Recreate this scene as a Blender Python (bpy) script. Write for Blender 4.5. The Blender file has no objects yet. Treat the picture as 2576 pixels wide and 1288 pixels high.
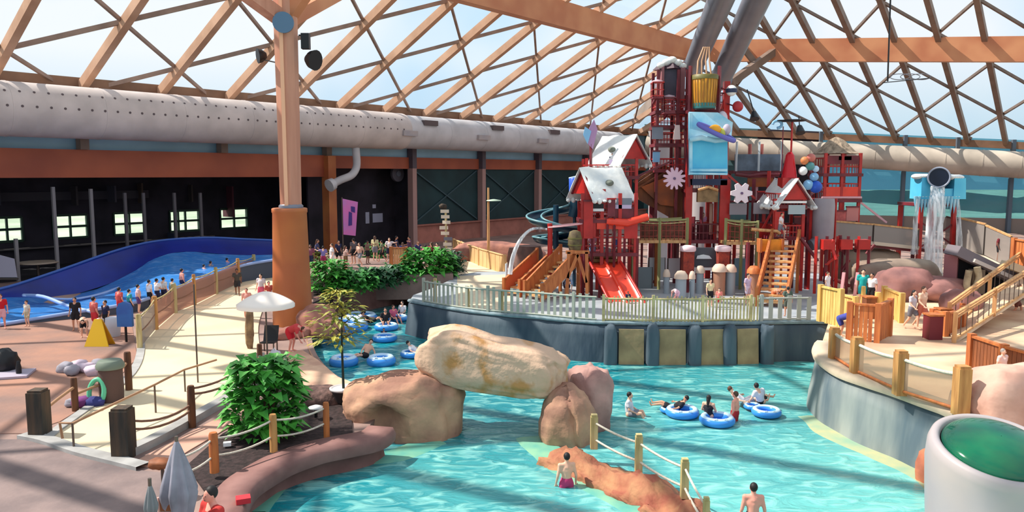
import bpy, math, random
from mathutils import Vector, Matrix, noise
random.seed(7)
PI = math.pi
SC = bpy.context.scene
COL = SC.collection

# ---------------------------------------------------------------- camera
F_PX = 1950.0
PITCH = math.atan(206 / 1950)
EYE = Vector((0, 0, 8.0))
cam_data = bpy.data.cameras.new('camera')
cam_data.sensor_width = 36.0
cam_data.lens = 36.0 * F_PX / 2576
cam_data.clip_end = 2000
cam = bpy.data.objects.new('camera', cam_data)
cam.location = EYE
cam.rotation_euler = (PI / 2 - PITCH, 0, 0)
COL.objects.link(cam)
SC.camera = cam

# ---------------------------------------------------------------- world, sun, exposure
SC.view_settings.view_transform = 'Standard'
SC.view_settings.look = 'None'
SC.view_settings.gamma = 1
SC.view_settings.use_curve_mapping = False
SC.view_settings.exposure = 0.0
SKY_STRENGTH = 1.04
world = bpy.data.worlds.new('world')
SC.world = world
world.use_nodes = True
wn = world.node_tree
wn.nodes.clear()
w_out = wn.nodes.new('ShaderNodeOutputWorld')
w_bg = wn.nodes.new('ShaderNodeBackground')
w_tc = wn.nodes.new('ShaderNodeTexCoord')
w_sep = wn.nodes.new('ShaderNodeSeparateXYZ')
w_ns = wn.nodes.new('ShaderNodeTexNoise')
w_ns.inputs['Scale'].default_value = 2.6
w_ns.inputs['Detail'].default_value = 4
w_r = wn.nodes.new('ShaderNodeValToRGB')           # blue to cloud white
w_r.color_ramp.elements[0].position = 0.36
w_r.color_ramp.elements[0].color = (0.52, 0.74, 0.93, 1)
w_r.color_ramp.elements[1].position = 0.56
w_r.color_ramp.elements[1].color = (0.84, 0.89, 0.94, 1)
w_h = wn.nodes.new('ShaderNodeValToRGB')           # horizon to zenith
w_h.color_ramp.elements[0].position = 0.0
w_h.color_ramp.elements[0].color = (0.42, 0.68, 0.80, 1)
w_h.color_ramp.elements[1].position = 0.14
w_h.color_ramp.elements[1].color = (1, 1, 1, 1)
w_m = wn.nodes.new('ShaderNodeMix')
w_m.data_type = 'RGBA'
w_m.blend_type = 'MULTIPLY'
w_m.inputs['Factor'].default_value = 1
wn.links.new(w_tc.outputs['Generated'], w_ns.inputs['Vector'])
wn.links.new(w_tc.outputs['Generated'], w_sep.inputs[0])
wn.links.new(w_ns.outputs['Fac'], w_r.inputs['Fac'])
wn.links.new(w_sep.outputs['Z'], w_h.inputs['Fac'])
wn.links.new(w_r.outputs['Color'], w_m.inputs[6])
wn.links.new(w_h.outputs['Color'], w_m.inputs[7])
wn.links.new(w_m.outputs[2], w_bg.inputs['Color'])
w_bg.inputs['Strength'].default_value = SKY_STRENGTH
wn.links.new(w_bg.outputs[0], w_out.inputs['Surface'])

sun_data = bpy.data.lights.new('sun', 'SUN')
sun_data.energy = 6.6
sun_data.angle = math.radians(0.6)
sun_data.color = (1.0, 0.93, 0.82)
sun = bpy.data.objects.new('sun', sun_data)
sun.rotation_euler = Vector((0.74, -0.10, -0.88)).to_track_quat('-Z', 'Y').to_euler()
COL.objects.link(sun)
SC.cycles.max_bounces = 8
SC.cycles.transparent_max_bounces = 12
SC.cycles.sample_clamp_indirect = 6

# ---------------------------------------------------------------- picture <-> place helpers
_F = Vector((0, math.cos(PITCH), -math.sin(PITCH)))
_U = Vector((0, math.sin(PITCH), math.cos(PITCH)))
def ray(x, y):
    d = _F * F_PX + Vector((x - 1288, 0, 0)) + _U * (644 - y)
    return d / d.y
def P(x, y, Y):                      # the point seen at x, y that stands Y metres ahead
    return EYE + ray(x, y) * Y
def G(x, y, z=0.6):                  # the point of the level z seen at x, y
    r = ray(x, y)
    return EYE + r * ((z - EYE.z) / r.z)
def scale_at(Y):                     # pixels per metre
    return F_PX / Y

# building axes: along the left wall (U), into the hall (V)
W0 = Vector((-4.116, 90.865, 0))
_a = math.atan2(2850 - 1288, 1961)
DU = Vector((math.sin(_a), math.cos(_a), 0))
DV = Vector((math.cos(_a), -math.sin(_a), 0))
def B(u, v, z):
    return W0 + DU * u + DV * v + Vector((0, 0, z))
def on_v(x, y, v):                   # the point of the plane parallel to the left wall seen at x, y
    r = ray(x, y)
    t = ((W0 + DV * v - EYE).dot(DV)) / r.dot(DV)
    return EYE + r * t

# ---------------------------------------------------------------- materials
def lin(c):
    c = c / 255
    return c / 12.92 if c <= 0.04045 else ((c + 0.055) / 1.055) ** 2.4
MATS = {}
def mat(name, rgb, rough=0.6, var=0.0, scale=3.0, bump=0.0, metal=0.0, rgb2=None, stretch=None, spec=0.4, detail=4, trans=0.0, emit=0.0, bscale=None, lo=0.35, hi=0.65):
    if name in MATS:
        return MATS[name]
    m = bpy.data.materials.new(name)
    m.use_nodes = True
    nt = m.node_tree
    b = nt.nodes['Principled BSDF']
    c1 = (lin(rgb[0]), lin(rgb[1]), lin(rgb[2]), 1)
    b.inputs['Base Color'].default_value = c1
    b.inputs['Roughness'].default_value = rough
    b.inputs['Metallic'].default_value = metal
    b.inputs['Specular IOR Level'].default_value = spec
    if trans:
        b.inputs['Transmission Weight'].default_value = trans
    if emit:
        b.inputs['Emission Color'].default_value = c1
        b.inputs['Emission Strength'].default_value = emit
    if rgb2 is not None or var > 0 or bump > 0:
        tc = nt.nodes.new('ShaderNodeTexCoord')
        mp = nt.nodes.new('ShaderNodeMapping')
        if stretch:
            mp.inputs['Scale'].default_value = stretch
        nt.links.new(tc.outputs['Object'], mp.inputs['Vector'])
        ns = nt.nodes.new('ShaderNodeTexNoise')
        ns.inputs['Scale'].default_value = scale
        ns.inputs['Detail'].default_value = detail
        nt.links.new(mp.outputs[0], ns.inputs['Vector'])
        if rgb2 is not None or var > 0:
            rp = nt.nodes.new('ShaderNodeValToRGB')
            rp.color_ramp.elements[0].position = lo
            rp.color_ramp.elements[1].position = hi
            if rgb2 is None:
                k = 1 - var
                rgb2 = (rgb[0] * k, rgb[1] * k, rgb[2] * k)
                c1 = (min(1, c1[0] * (1 + var * .6)), min(1, c1[1] * (1 + var * .6)), min(1, c1[2] * (1 + var * .6)), 1)
            rp.color_ramp.elements[0].color = (lin(rgb2[0]), lin(rgb2[1]), lin(rgb2[2]), 1)
            rp.color_ramp.elements[1].color = c1
            nt.links.new(ns.outputs['Fac'], rp.inputs['Fac'])
            nt.links.new(rp.outputs['Color'], b.inputs['Base Color'])
        if bump > 0:
            bp = nt.nodes.new('ShaderNodeBump')
            bp.inputs['Strength'].default_value = bump
            bp.inputs['Distance'].default_value = 0.1
            n2 = ns
            if bscale:
                n2 = nt.nodes.new('ShaderNodeTexNoise')
                n2.inputs['Scale'].default_value = bscale
                n2.inputs['Detail'].default_value = 3
                nt.links.new(mp.outputs[0], n2.inputs['Vector'])
            nt.links.new(n2.outputs['Fac'], bp.inputs['Height'])
            nt.links.new(bp.outputs['Normal'], b.inputs['Normal'])
    MATS[name] = m
    return m

# ---------------------------------------------------------------- mesh builder
class MB:
    def __init__(s):
        s.v = []; s.f = []; s.sm = []
    def add(s, vs, fs, smooth=False):
        o = len(s.v)
        s.v += [tuple(x) for x in vs]
        s.f += [tuple(i + o for i in f) for f in fs]
        s.sm += [smooth] * len(fs)
        return s
    def box(s, c, size, rot=0.0, tilt=None):
        hx, hy, hz = size[0] / 2, size[1] / 2, size[2] / 2
        M = Matrix.Rotation(rot, 3, 'Z')
        if tilt is not None: M = M @ tilt
        vs = [Vector(c) + M @ Vector((x * hx, y * hy, z * hz)) for z in (-1, 1) for y in (-1, 1) for x in (-1, 1)]
        return s.add(vs, [(0, 2, 3, 1), (4, 5, 7, 6), (0, 1, 5, 4), (2, 6, 7, 3), (0, 4, 6, 2), (1, 3, 7, 5)])
    def beam(s, a, b, w, h, up=Vector((0, 0, 1))):
        a = Vector(a); b = Vector(b)
        d = (b - a).normalized()
        x = d.cross(up)
        if x.length < 1e-4: x = d.cross(Vector((1, 0, 0)))
        x.normalize(); y = x.cross(d).normalized()
        vs = [p + x * i * w / 2 + y * j * h / 2 for p in (a, b) for i, j in ((-1, -1), (1, -1), (1, 1), (-1, 1))]
        return s.add(vs, [(0, 3, 2, 1), (4, 5, 6, 7), (0, 1, 5, 4), (1, 2, 6, 5), (2, 3, 7, 6), (3, 0, 4, 7)])
    def tube(s, pts, r, n=10, closed=False, caps=True, flat=1.0):
        pts = [Vector(p) for p in pts]
        rs = r if isinstance(r, (list, tuple)) else [r] * len(pts)
        N = len(pts); rings = []
        prev = None
        for i, p in enumerate(pts):
            if closed: d = (pts[(i + 1) % N] - pts[i - 1]).normalized()
            else: d = (pts[min(i + 1, N - 1)] - pts[max(i - 1, 0)]).normalized()
            if prev is None:
                x = d.cross(Vector((0, 0, 1)))
                if x.length < 0.05: x = d.cross(Vector((0, 1, 0)))
            else:
                x = prev - d * prev.dot(d)
            x.normalize(); prev = x; y = d.cross(x)
            rings.append([p + (x * math.cos(t) + y * math.sin(t) * flat) * rs[i] for t in [2 * PI * k / n for k in range(n)]])
        vs = [q for rg in rings for q in rg]
        fs = []
        for i in range(N if closed else N - 1):
            for k in range(n):
                a = i * n + k; b_ = i * n + (k + 1) % n; c = ((i + 1) % N) * n + (k + 1) % n; d_ = ((i + 1) % N) * n + k
                fs.append((a, b_, c, d_))
        s.add(vs, fs, True)
        if caps and not closed:
            s.add(rings[0], [tuple(range(n))[::-1]]); s.add(rings[-1], [tuple(range(n))])
        return s
    def cyl(s, a, b, r, r2=None, n=16):
        return s.tube([a, b], [r, r if r2 is None else r2], n)
    def lathe(s, prof, n=24, c=(0, 0, 0), smooth=True):
        c = Vector(c); vs = []; fs = []
        for (r, z) in prof:
            vs += [c + Vector((r * math.cos(2 * PI * k / n), r * math.sin(2 * PI * k / n), z)) for k in range(n)]
        for i in range(len(prof) - 1):
            for k in range(n):
                fs.append((i * n + k, i * n + (k + 1) % n, (i + 1) * n + (k + 1) % n, (i + 1) * n + k))
        s.add(vs, fs, smooth)
        if prof[0][0] > 1e-4: s.add(vs[:n], [tuple(range(n))[::-1]])
        if prof[-1][0] > 1e-4: s.add(vs[-n:], [tuple(range(n))])
        return s
    def ball(s, c, r, n=12, m=8):
        rr = r if isinstance(r, (tuple, list)) else (r, r, r)
        vs = []; fs = []
        for i in range(m + 1):
            t = PI * i / m
            for k in range(n):
                p = 2 * PI * k / n
                vs.append((c[0] + rr[0] * math.sin(t) * math.cos(p), c[1] + rr[1] * math.sin(t) * math.sin(p), c[2] + rr[2] * math.cos(t)))
        for i in range(m):
            for k in range(n):
                fs.append((i * n + k, (i + 1) * n + k, (i + 1) * n + (k + 1) % n, i * n + (k + 1) % n))
        return s.add(vs, fs, True)
    def prism(s, outline, z0, z1):            # outline: list of (x, y) counter-clockwise or not
        n = len(outline)
        A = sum(outline[i][0] * outline[(i + 1) % n][1] - outline[(i + 1) % n][0] * outline[i][1] for i in range(n))
        if A < 0: outline = outline[::-1]
        vs = [(p[0], p[1], z0) for p in outline] + [(p[0], p[1], z1) for p in outline]
        fs = [tuple(range(n))[::-1], tuple(range(n, 2 * n))] + [(i, (i + 1) % n, n + (i + 1) % n, n + i) for i in range(n)]
        return s.add(vs, fs)
    def slab(s, pts, thick):                  # any planar 3D polygon given a thickness along its normal
        pts = [Vector(p) for p in pts]; n = len(pts)
        nr = Vector((0, 0, 0))
        for i in range(n):
            nr += pts[i].cross(pts[(i + 1) % n])
        nr.normalize(); nr *= thick / 2
        vs = [p - nr for p in pts] + [p + nr for p in pts]
        return s.add(vs, [tuple(range(n))[::-1], tuple(range(n, 2 * n))] + [(i, (i + 1) % n, n + (i + 1) % n, n + i) for i in range(n)])
    def loft(s, rows, smooth=True, closed=False):
        m = len(rows[0]); vs = [Vector(p) for r in rows for p in r]; fs = []
        for i in range(len(rows) - 1):
            for k in range(m if closed else m - 1):
                fs.append((i * m + k, i * m + (k + 1) % m, (i + 1) * m + (k + 1) % m, (i + 1) * m + k))
        return s.add(vs, fs, smooth)
    def mesh(s, name):
        me = bpy.data.meshes.new(name)
        me.from_pydata(s.v, [], s.f)
        me.polygons.foreach_set('use_smooth', s.sm)
        me.update()
        return me
    def build(s, name, m, parent=None, label=None):
        me = s.mesh(name)
        if m: me.materials.append(m)
        o = bpy.data.objects.new(name, me)
        COL.objects.link(o)
        if parent is not None: o.parent = parent
        if label: o['label'] = label
        return o
def local(o, origin):                        # move a freshly built mesh's origin (vertices were given in place coordinates)
    origin = Vector(origin)
    for v in o.data.vertices: v.co -= origin
    o.location = origin
    return o
def centre(o):
    n = len(o.data.vertices)
    c = sum((v.co for v in o.data.vertices), Vector()) / n
    return local(o, c)
def tag(o, label, cat, group=None, kind=None):
    o['label'] = label; o['category'] = cat
    if group: o['group'] = group
    if kind: o['kind'] = kind
    return o
def struct(o):
    o['kind'] = 'structure'; return o
def thing(name, label, cat, loc=(0, 0, 0), rz=0.0, group=None):
    o = bpy.data.objects.new(name, None)
    o.empty_display_size = 0.2
    COL.objects.link(o); o.location = loc; o.rotation_euler = (0, 0, rz)
    return tag(o, label, cat, group)
KIDS = {}
def copy_tree(o, loc=None, rz=None, label=None, scale=None, parent=None):
    c = o.copy(); COL.objects.link(c)
    if parent is not None: c.parent = parent
    if loc is not None: c.location = loc
    if rz is not None: c.rotation_euler = (0, 0, rz)
    if scale is not None: c.scale = (scale,) * 3
    if label: c['label'] = label
    for ch in [x for x in SC.objects if x.parent == o]:
        copy_tree(ch, parent=c)
    return c
def at_empty(t, o):                          # parent a mesh whose vertices are in place coordinates under an unrotated empty
    for v in o.data.vertices: v.co -= t.location
    o.parent = t
    return o
def smoothline(pts, k=6):
    pts = [Vector(p) for p in pts]; out = []
    for i in range(len(pts) - 1):
        a = pts[max(i - 1, 0)]; b = pts[i]; c = pts[i + 1]; d = pts[min(i + 2, len(pts) - 1)]
        for j in range(k):
            t = j / k
            out.append(0.5 * ((2 * b) + (c - a) * t + (2 * a - 5 * b + 4 * c - d) * t * t + (3 * b - a - 3 * c + d) * t ** 3))
    out.append(pts[-1])
    return out
def rock(name, m, c, size, seed=0, rough=0.12, rz=0.0, sq=0.75, n=40, parent=None, ripple=1.0):
    """A boulder: a squarish ball of the given half sizes, its surface broken by noise."""
    mb = MB(); k = n; vs = []; fs = []
    R = Matrix.Rotation(rz, 3, 'Z')
    for i in range(k // 2 + 1):
        t = PI * i / (k // 2)
        for j in range(k):
            p = 2 * PI * j / k
            d = Vector((math.sin(t) * math.cos(p), math.sin(t) * math.sin(p), math.cos(t)))
            q = Vector([math.copysign(abs(x) ** sq, x) for x in d])
            nz = noise.fractal(d * 1.3 * ripple + Vector((seed * 3.1, seed, 0)), 1.0, 2.0, 4) * rough + noise.noise(d * 4 * ripple + Vector((seed, 5, 2))) * rough * .35
            q = q * (1 + nz)
            vs.append(R @ Vector((q.x * size[0], q.y * size[1], q.z * size[2])))
    for i in range(k // 2):
        for j in range(k):
            fs.append((i * k + j, (i + 1) * k + j, (i + 1) * k + (j + 1) % k, i * k + (j + 1) % k))
    mb.add(vs, fs, True)
    o = mb.build(name, m, parent)
    o.location = c
    return o
# ---------------------------------------------------------------- the materials of the place
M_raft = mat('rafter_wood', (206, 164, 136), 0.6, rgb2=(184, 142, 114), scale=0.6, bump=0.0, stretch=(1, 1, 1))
M_raft_dk = mat('rafter_wood_right', (134, 112, 100), 0.6, rgb2=(116, 96, 84), scale=0.6)  # far-slope copy of the rafter wood, darkened in colour as backlit timber
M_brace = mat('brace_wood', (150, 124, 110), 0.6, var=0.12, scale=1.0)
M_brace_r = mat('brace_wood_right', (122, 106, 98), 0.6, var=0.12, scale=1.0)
M_glulam = mat('glulam_orange', (208, 144, 104), 0.5, rgb2=(188, 118, 84), scale=0.35, detail=2)
M_fascia = mat('fascia_wood', (178, 92, 62), 0.55, rgb2=(154, 76, 54), scale=0.3, detail=2)
M_eave = mat('eave_wood', (132, 98, 76), 0.6, var=0.15, scale=0.5)
M_steel = mat('grey_steel', (128, 130, 142), 0.35, var=0.1, scale=0.4, metal=0.3)
M_duct = mat('duct_fabric', (206, 194, 190), 0.7, var=0.08, scale=0.5)
M_duct2 = mat('duct_metal', (196, 194, 198), 0.45, var=0.08, scale=0.5)
M_ductr = mat('duct_right', (190, 178, 164), 0.6, var=0.14, scale=0.3)
M_hole = mat('duct_holes', (96, 84, 86), 0.8)
M_column = mat('painted_column', (190, 114, 64), 0.5, rgb2=(172, 96, 58), scale=0.5, bump=0.05, detail=2)
M_mast = mat('mast_wood', (206, 150, 126), 0.5, rgb2=(186, 128, 106), scale=0.6, stretch=(3, 3, .3))
M_dark = mat('annex_dark', (50, 44, 54), 0.9, var=0.3, scale=0.4)  # annex shade put into the colour: dark surfaces make it look unlit
M_green = mat('green_panel', (30, 58, 62), 0.7, var=0.2, scale=0.3)
M_brickred = mat('knee_wall', (172, 110, 96), 0.8, var=0.12, scale=0.8)
M_bluestrip = mat('clerestory', (150, 188, 210), 0.35, var=0.1, scale=0.2)
M_ground = mat('stamped_concrete', (160, 132, 122), 0.75, rgb2=(128, 104, 98), scale=0.5, bump=0.15, bscale=6)
M_plaza = mat('plaza_concrete', (140, 120, 116), 0.75, rgb2=(106, 92, 92), scale=0.6, bump=0.15, bscale=5)
M_redpatio = mat('red_patio', (168, 122, 102), 0.75, rgb2=(130, 104, 96), scale=0.35, bump=0.15, bscale=5)
M_walk = mat('walkway_concrete', (226, 206, 172), 0.7, rgb2=(208, 190, 160), scale=0.5, bump=0.06, bscale=8)
M_kerb = mat('kerb_concrete', (168, 166, 164), 0.8, var=0.12, scale=1.5)
M_tan = mat('tan_rock', (226, 190, 146), 0.8, rgb2=(196, 156, 116), scale=0.9, bump=0.3)
M_deck = mat('splash_deck', (176, 180, 184), 0.5, rgb2=(150, 158, 166), scale=0.7)
M_deckr = mat('right_deck', (222, 196, 164), 0.7, rgb2=(190, 152, 124), scale=0.45, bump=0.1)
M_boulder = mat('boulder_rock', (196, 152, 122), 0.85, rgb2=(146, 106, 90), scale=0.9, bump=0.7, bscale=2.2)
M_lintel = mat('lintel_rock', (206, 172, 146), 0.85, rgb2=(186, 136, 84), scale=1.1, bump=0.8, bscale=2.6, lo=.36, hi=.48)
M_redrock = mat('red_rock', (150, 84, 66), 0.85, rgb2=(176, 128, 92), scale=1.5, bump=1.0, bscale=2.4)
M_curb = mat('pool_curb', (142, 104, 98), 0.8, rgb2=(116, 80, 76), scale=1.2, bump=0.3)
M_soil = mat('mulch', (56, 42, 42), 0.95, var=0.4, scale=6, bump=0.6)
M_soil2 = mat('brown_bark', (112, 86, 80), 0.95, var=0.3, scale=6, bump=0.6)
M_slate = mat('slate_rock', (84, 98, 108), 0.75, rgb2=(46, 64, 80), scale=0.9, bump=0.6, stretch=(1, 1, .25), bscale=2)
M_slate2 = mat('slate_rock_right', (150, 156, 152), 0.75, rgb2=(86, 102, 112), scale=0.9, bump=0.5, stretch=(1, 1, .2), bscale=2)  # lighter copy of the slate, the sun on this wall put into its colour
M_coping = mat('coping', (212, 190, 164), 0.75, var=0.1, scale=1.5)
M_ledge = mat('pale_ledge', (188, 182, 136), 0.6, rgb2=(140, 172, 146), scale=1.0)
M_post = mat('dark_post', (112, 72, 46), 0.8, rgb2=(70, 44, 32), scale=1.4, bump=0.3, stretch=(4, 4, .6))
M_post2 = mat('golden_post', (206, 154, 92), 0.7, rgb2=(168, 116, 66), scale=1.4, bump=0.3, stretch=(4, 4, .6))
M_post3 = mat('orange_post', (196, 118, 62), 0.7, rgb2=(160, 88, 48), scale=1.4, bump=0.3, stretch=(4, 4, .6))
M_post4 = mat('pale_post', (206, 190, 140), 0.7, rgb2=(160, 140, 90), scale=1.4, bump=0.3, stretch=(4, 4, .6))
M_blackpost = mat('weathered_post', (52, 50, 46), 0.85, rgb2=(86, 68, 54), scale=1.4, bump=0.3, stretch=(4, 4, .6))
M_rope = mat('rope', (206, 196, 180), 0.9, var=0.1, scale=20)
M_ropedk = mat('rope_brown', (138, 102, 84), 0.9, var=0.1, scale=20)
M_metal = mat('thin_metal', (104, 92, 86), 0.4, metal=0.6)
M_white = mat('white_paint', (236, 236, 236), 0.5)
M_snow = mat('snow_white', (240, 240, 236), 0.75, rgb2=(218, 222, 224), scale=2.0, bump=0.3)
M_red = mat('red_paint', (190, 44, 40), 0.35, var=0.12, scale=1.5)
M_redbright = mat('red_slide', (240, 72, 50), 0.25, var=0.06, scale=1.5)
M_maroon = mat('maroon_paint', (120, 42, 52), 0.45, var=0.2, scale=1.5)
M_pinkish = mat('pink_flake', (226, 186, 206), 0.5)
M_flake = mat('white_flake', (240, 222, 230), 0.5)
M_woodor = mat('orange_wood', (206, 126, 70), 0.6, rgb2=(170, 92, 52), scale=1.6, bump=0.2, stretch=(4, 4, .5))
M_woodtan = mat('tan_wood', (222, 172, 116), 0.65, rgb2=(190, 138, 92), scale=1.6, bump=0.2, stretch=(4, 4, .5))
M_woodyel = mat('yellow_wood', (236, 198, 120), 0.65, rgb2=(206, 160, 84), scale=1.6, bump=0.2, stretch=(4, 4, .5))
M_woodbr = mat('brown_wood', (150, 88, 52), 0.65, rgb2=(110, 66, 46), scale=1.2, bump=0.2, stretch=(2, 2, .5))
M_cyan = mat('cyan_panel', (98, 200, 232), 0.35, rgb2=(72, 178, 222), scale=0.7)
M_cyanlt = mat('icy_panel', (188, 226, 240), 0.35, rgb2=(120, 196, 226), scale=1.0)
M_bluedk = mat('deep_blue_vinyl', (10, 40, 138), 0.4, rgb2=(6, 26, 104), scale=0.3)
M_teal_slide = mat('teal_slide', (20, 62, 82), 0.3, rgb2=(14, 44, 66), scale=0.5)
M_teal_rim = mat('teal_rim', (104, 150, 160), 0.3)
M_blue = mat('bright_blue', (36, 84, 190), 0.4)
M_gold = mat('bucket_gold', (222, 158, 46), 0.45, rgb2=(176, 112, 36), scale=2.0, stretch=(4, 4, .4))
M_olive = mat('bucket_band', (112, 106, 58), 0.5)
M_greyt = mat('grey_tube', (168, 158, 166), 0.35, var=0.1, scale=0.6)
M_thatch = mat('thatch', (160, 140, 120), 0.95, var=0.25, scale=5, bump=0.6, stretch=(1, 1, .3))
M_leaf = mat('leaf_green', (70, 150, 60), 0.5, rgb2=(36, 104, 44), scale=1.2)
M_leafdk = mat('leaf_dark', (50, 100, 62), 0.5, rgb2=(28, 66, 44), scale=1.0)
M_leafyel = mat('leaf_yellow', (178, 160, 60), 0.5, rgb2=(96, 134, 60), scale=1.6)
M_leafbr = mat('leaf_bright', (86, 172, 62), 0.5, rgb2=(44, 116, 40), scale=2.0)
M_stem = mat('stem', (84, 62, 44), 0.8)
M_black = mat('black_plastic', (22, 22, 26), 0.4)
M_yellow = mat('yellow_plastic', (238, 190, 36), 0.4)
M_umb = mat('umbrella_white', (248, 236, 226), 0.8)
M_umbg = mat('umbrella_grey', (142, 140, 154), 0.8, var=0.2, scale=2)
M_domeg = mat('green_gloss', (0, 108, 68), 0.10, rgb2=(0, 62, 52), scale=0.9, spec=0.6)
M_domew = mat('shell_white', (176, 164, 162), 0.4, rgb2=(160, 154, 160), scale=0.8)
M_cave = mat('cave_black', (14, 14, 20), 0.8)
M_net = mat('green_net', (146, 146, 98), 0.8)
M_netred = mat('red_net', (150, 66, 56), 0.8)
M_ylw_picket = mat('picket', (216, 202, 146), 0.4, rgb2=(168, 150, 106), scale=2.0)
M_ring = mat('float_blue', (60, 140, 222), 0.25)
M_ringlt = mat('float_light', (190, 220, 244), 0.25)

def glass(name, rgb, alpha=0.5, rough=0.05):
    """Thin clear sheet: partly lets the view through, partly reflects."""
    m = bpy.data.materials.new(name); m.use_nodes = True
    nt = m.node_tree; nt.nodes.clear()
    o = nt.nodes.new('ShaderNodeOutputMaterial'); mx = nt.nodes.new('ShaderNodeMixShader')
    t = nt.nodes.new('ShaderNodeBsdfTransparent'); p = nt.nodes.new('ShaderNodeBsdfPrincipled')
    t.inputs[0].default_value = (lin(rgb[0]) ** .4, lin(rgb[1]) ** .4, lin(rgb[2]) ** .4, 1)
    p.inputs['Base Color'].default_value = (lin(rgb[0]), lin(rgb[1]), lin(rgb[2]), 1)
    p.inputs['Roughness'].default_value = rough
    mx.inputs[0].default_value = alpha
    nt.links.new(t.outputs[0], mx.inputs[1]); nt.links.new(p.outputs[0], mx.inputs[2]); nt.links.new(mx.outputs[0], o.inputs['Surface'])
    return m
M_glass = glass('clear_glass', (170, 200, 205), 0.25)
M_glassblue = glass('blue_glass', (112, 172, 190), 0.30)
M_mesh = glass('grey_mesh_panel', (176, 166, 160), 0.6, 0.5)
M_pane = glass('window_pane', (226, 240, 236), 0.08)
def spray(name, a0, a1):
    m = glass(name, (236, 240, 244), a1, 0.5); nt = m.node_tree
    tc = nt.nodes.new('ShaderNodeTexCoord'); mp = nt.nodes.new('ShaderNodeMapping'); mp.inputs['Scale'].default_value = (7, 7, 0.8)
    ns = nt.nodes.new('ShaderNodeTexNoise'); ns.inputs['Scale'].default_value = 1.0; ns.inputs['Detail'].default_value = 3
    mr = nt.nodes.new('ShaderNodeMapRange'); mr.inputs['From Min'].default_value = .38; mr.inputs['From Max'].default_value = .62; mr.inputs['To Min'].default_value = a0; mr.inputs['To Max'].default_value = a1
    nt.links.new(tc.outputs['Object'], mp.inputs[0]); nt.links.new(mp.outputs[0], ns.inputs['Vector']); nt.links.new(ns.outputs['Fac'], mr.inputs['Value'])
    mx = [n for n in nt.nodes if n.type == 'MIX_SHADER'][0]; nt.links.new(mr.outputs[0], mx.inputs[0])
    return m
M_spray = spray('falling_water', 0.12, 0.85)
M_spray2 = spray('thin_spray', 0.02, 0.5)

def etfe():
    m = bpy.data.materials.new('roof_film'); m.use_nodes = True
    nt = m.node_tree; nt.nodes.clear()
    o = nt.nodes.new('ShaderNodeOutputMaterial'); mx = nt.nodes.new('ShaderNodeMixShader')
    t = nt.nodes.new('ShaderNodeBsdfTransparent'); p = nt.nodes.new('ShaderNodeBsdfTranslucent')
    t.inputs[0].default_value = (0.98, 0.99, 1, 1); p.inputs[0].default_value = (0.9, 0.93, 0.95, 1)
    mx.inputs[0].default_value = 0.04
    nt.links.new(t.outputs[0], mx.inputs[1]); nt.links.new(p.outputs[0], mx.inputs[2]); nt.links.new(mx.outputs[0], o.inputs['Surface'])
    return m
M_film = etfe()

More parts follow.
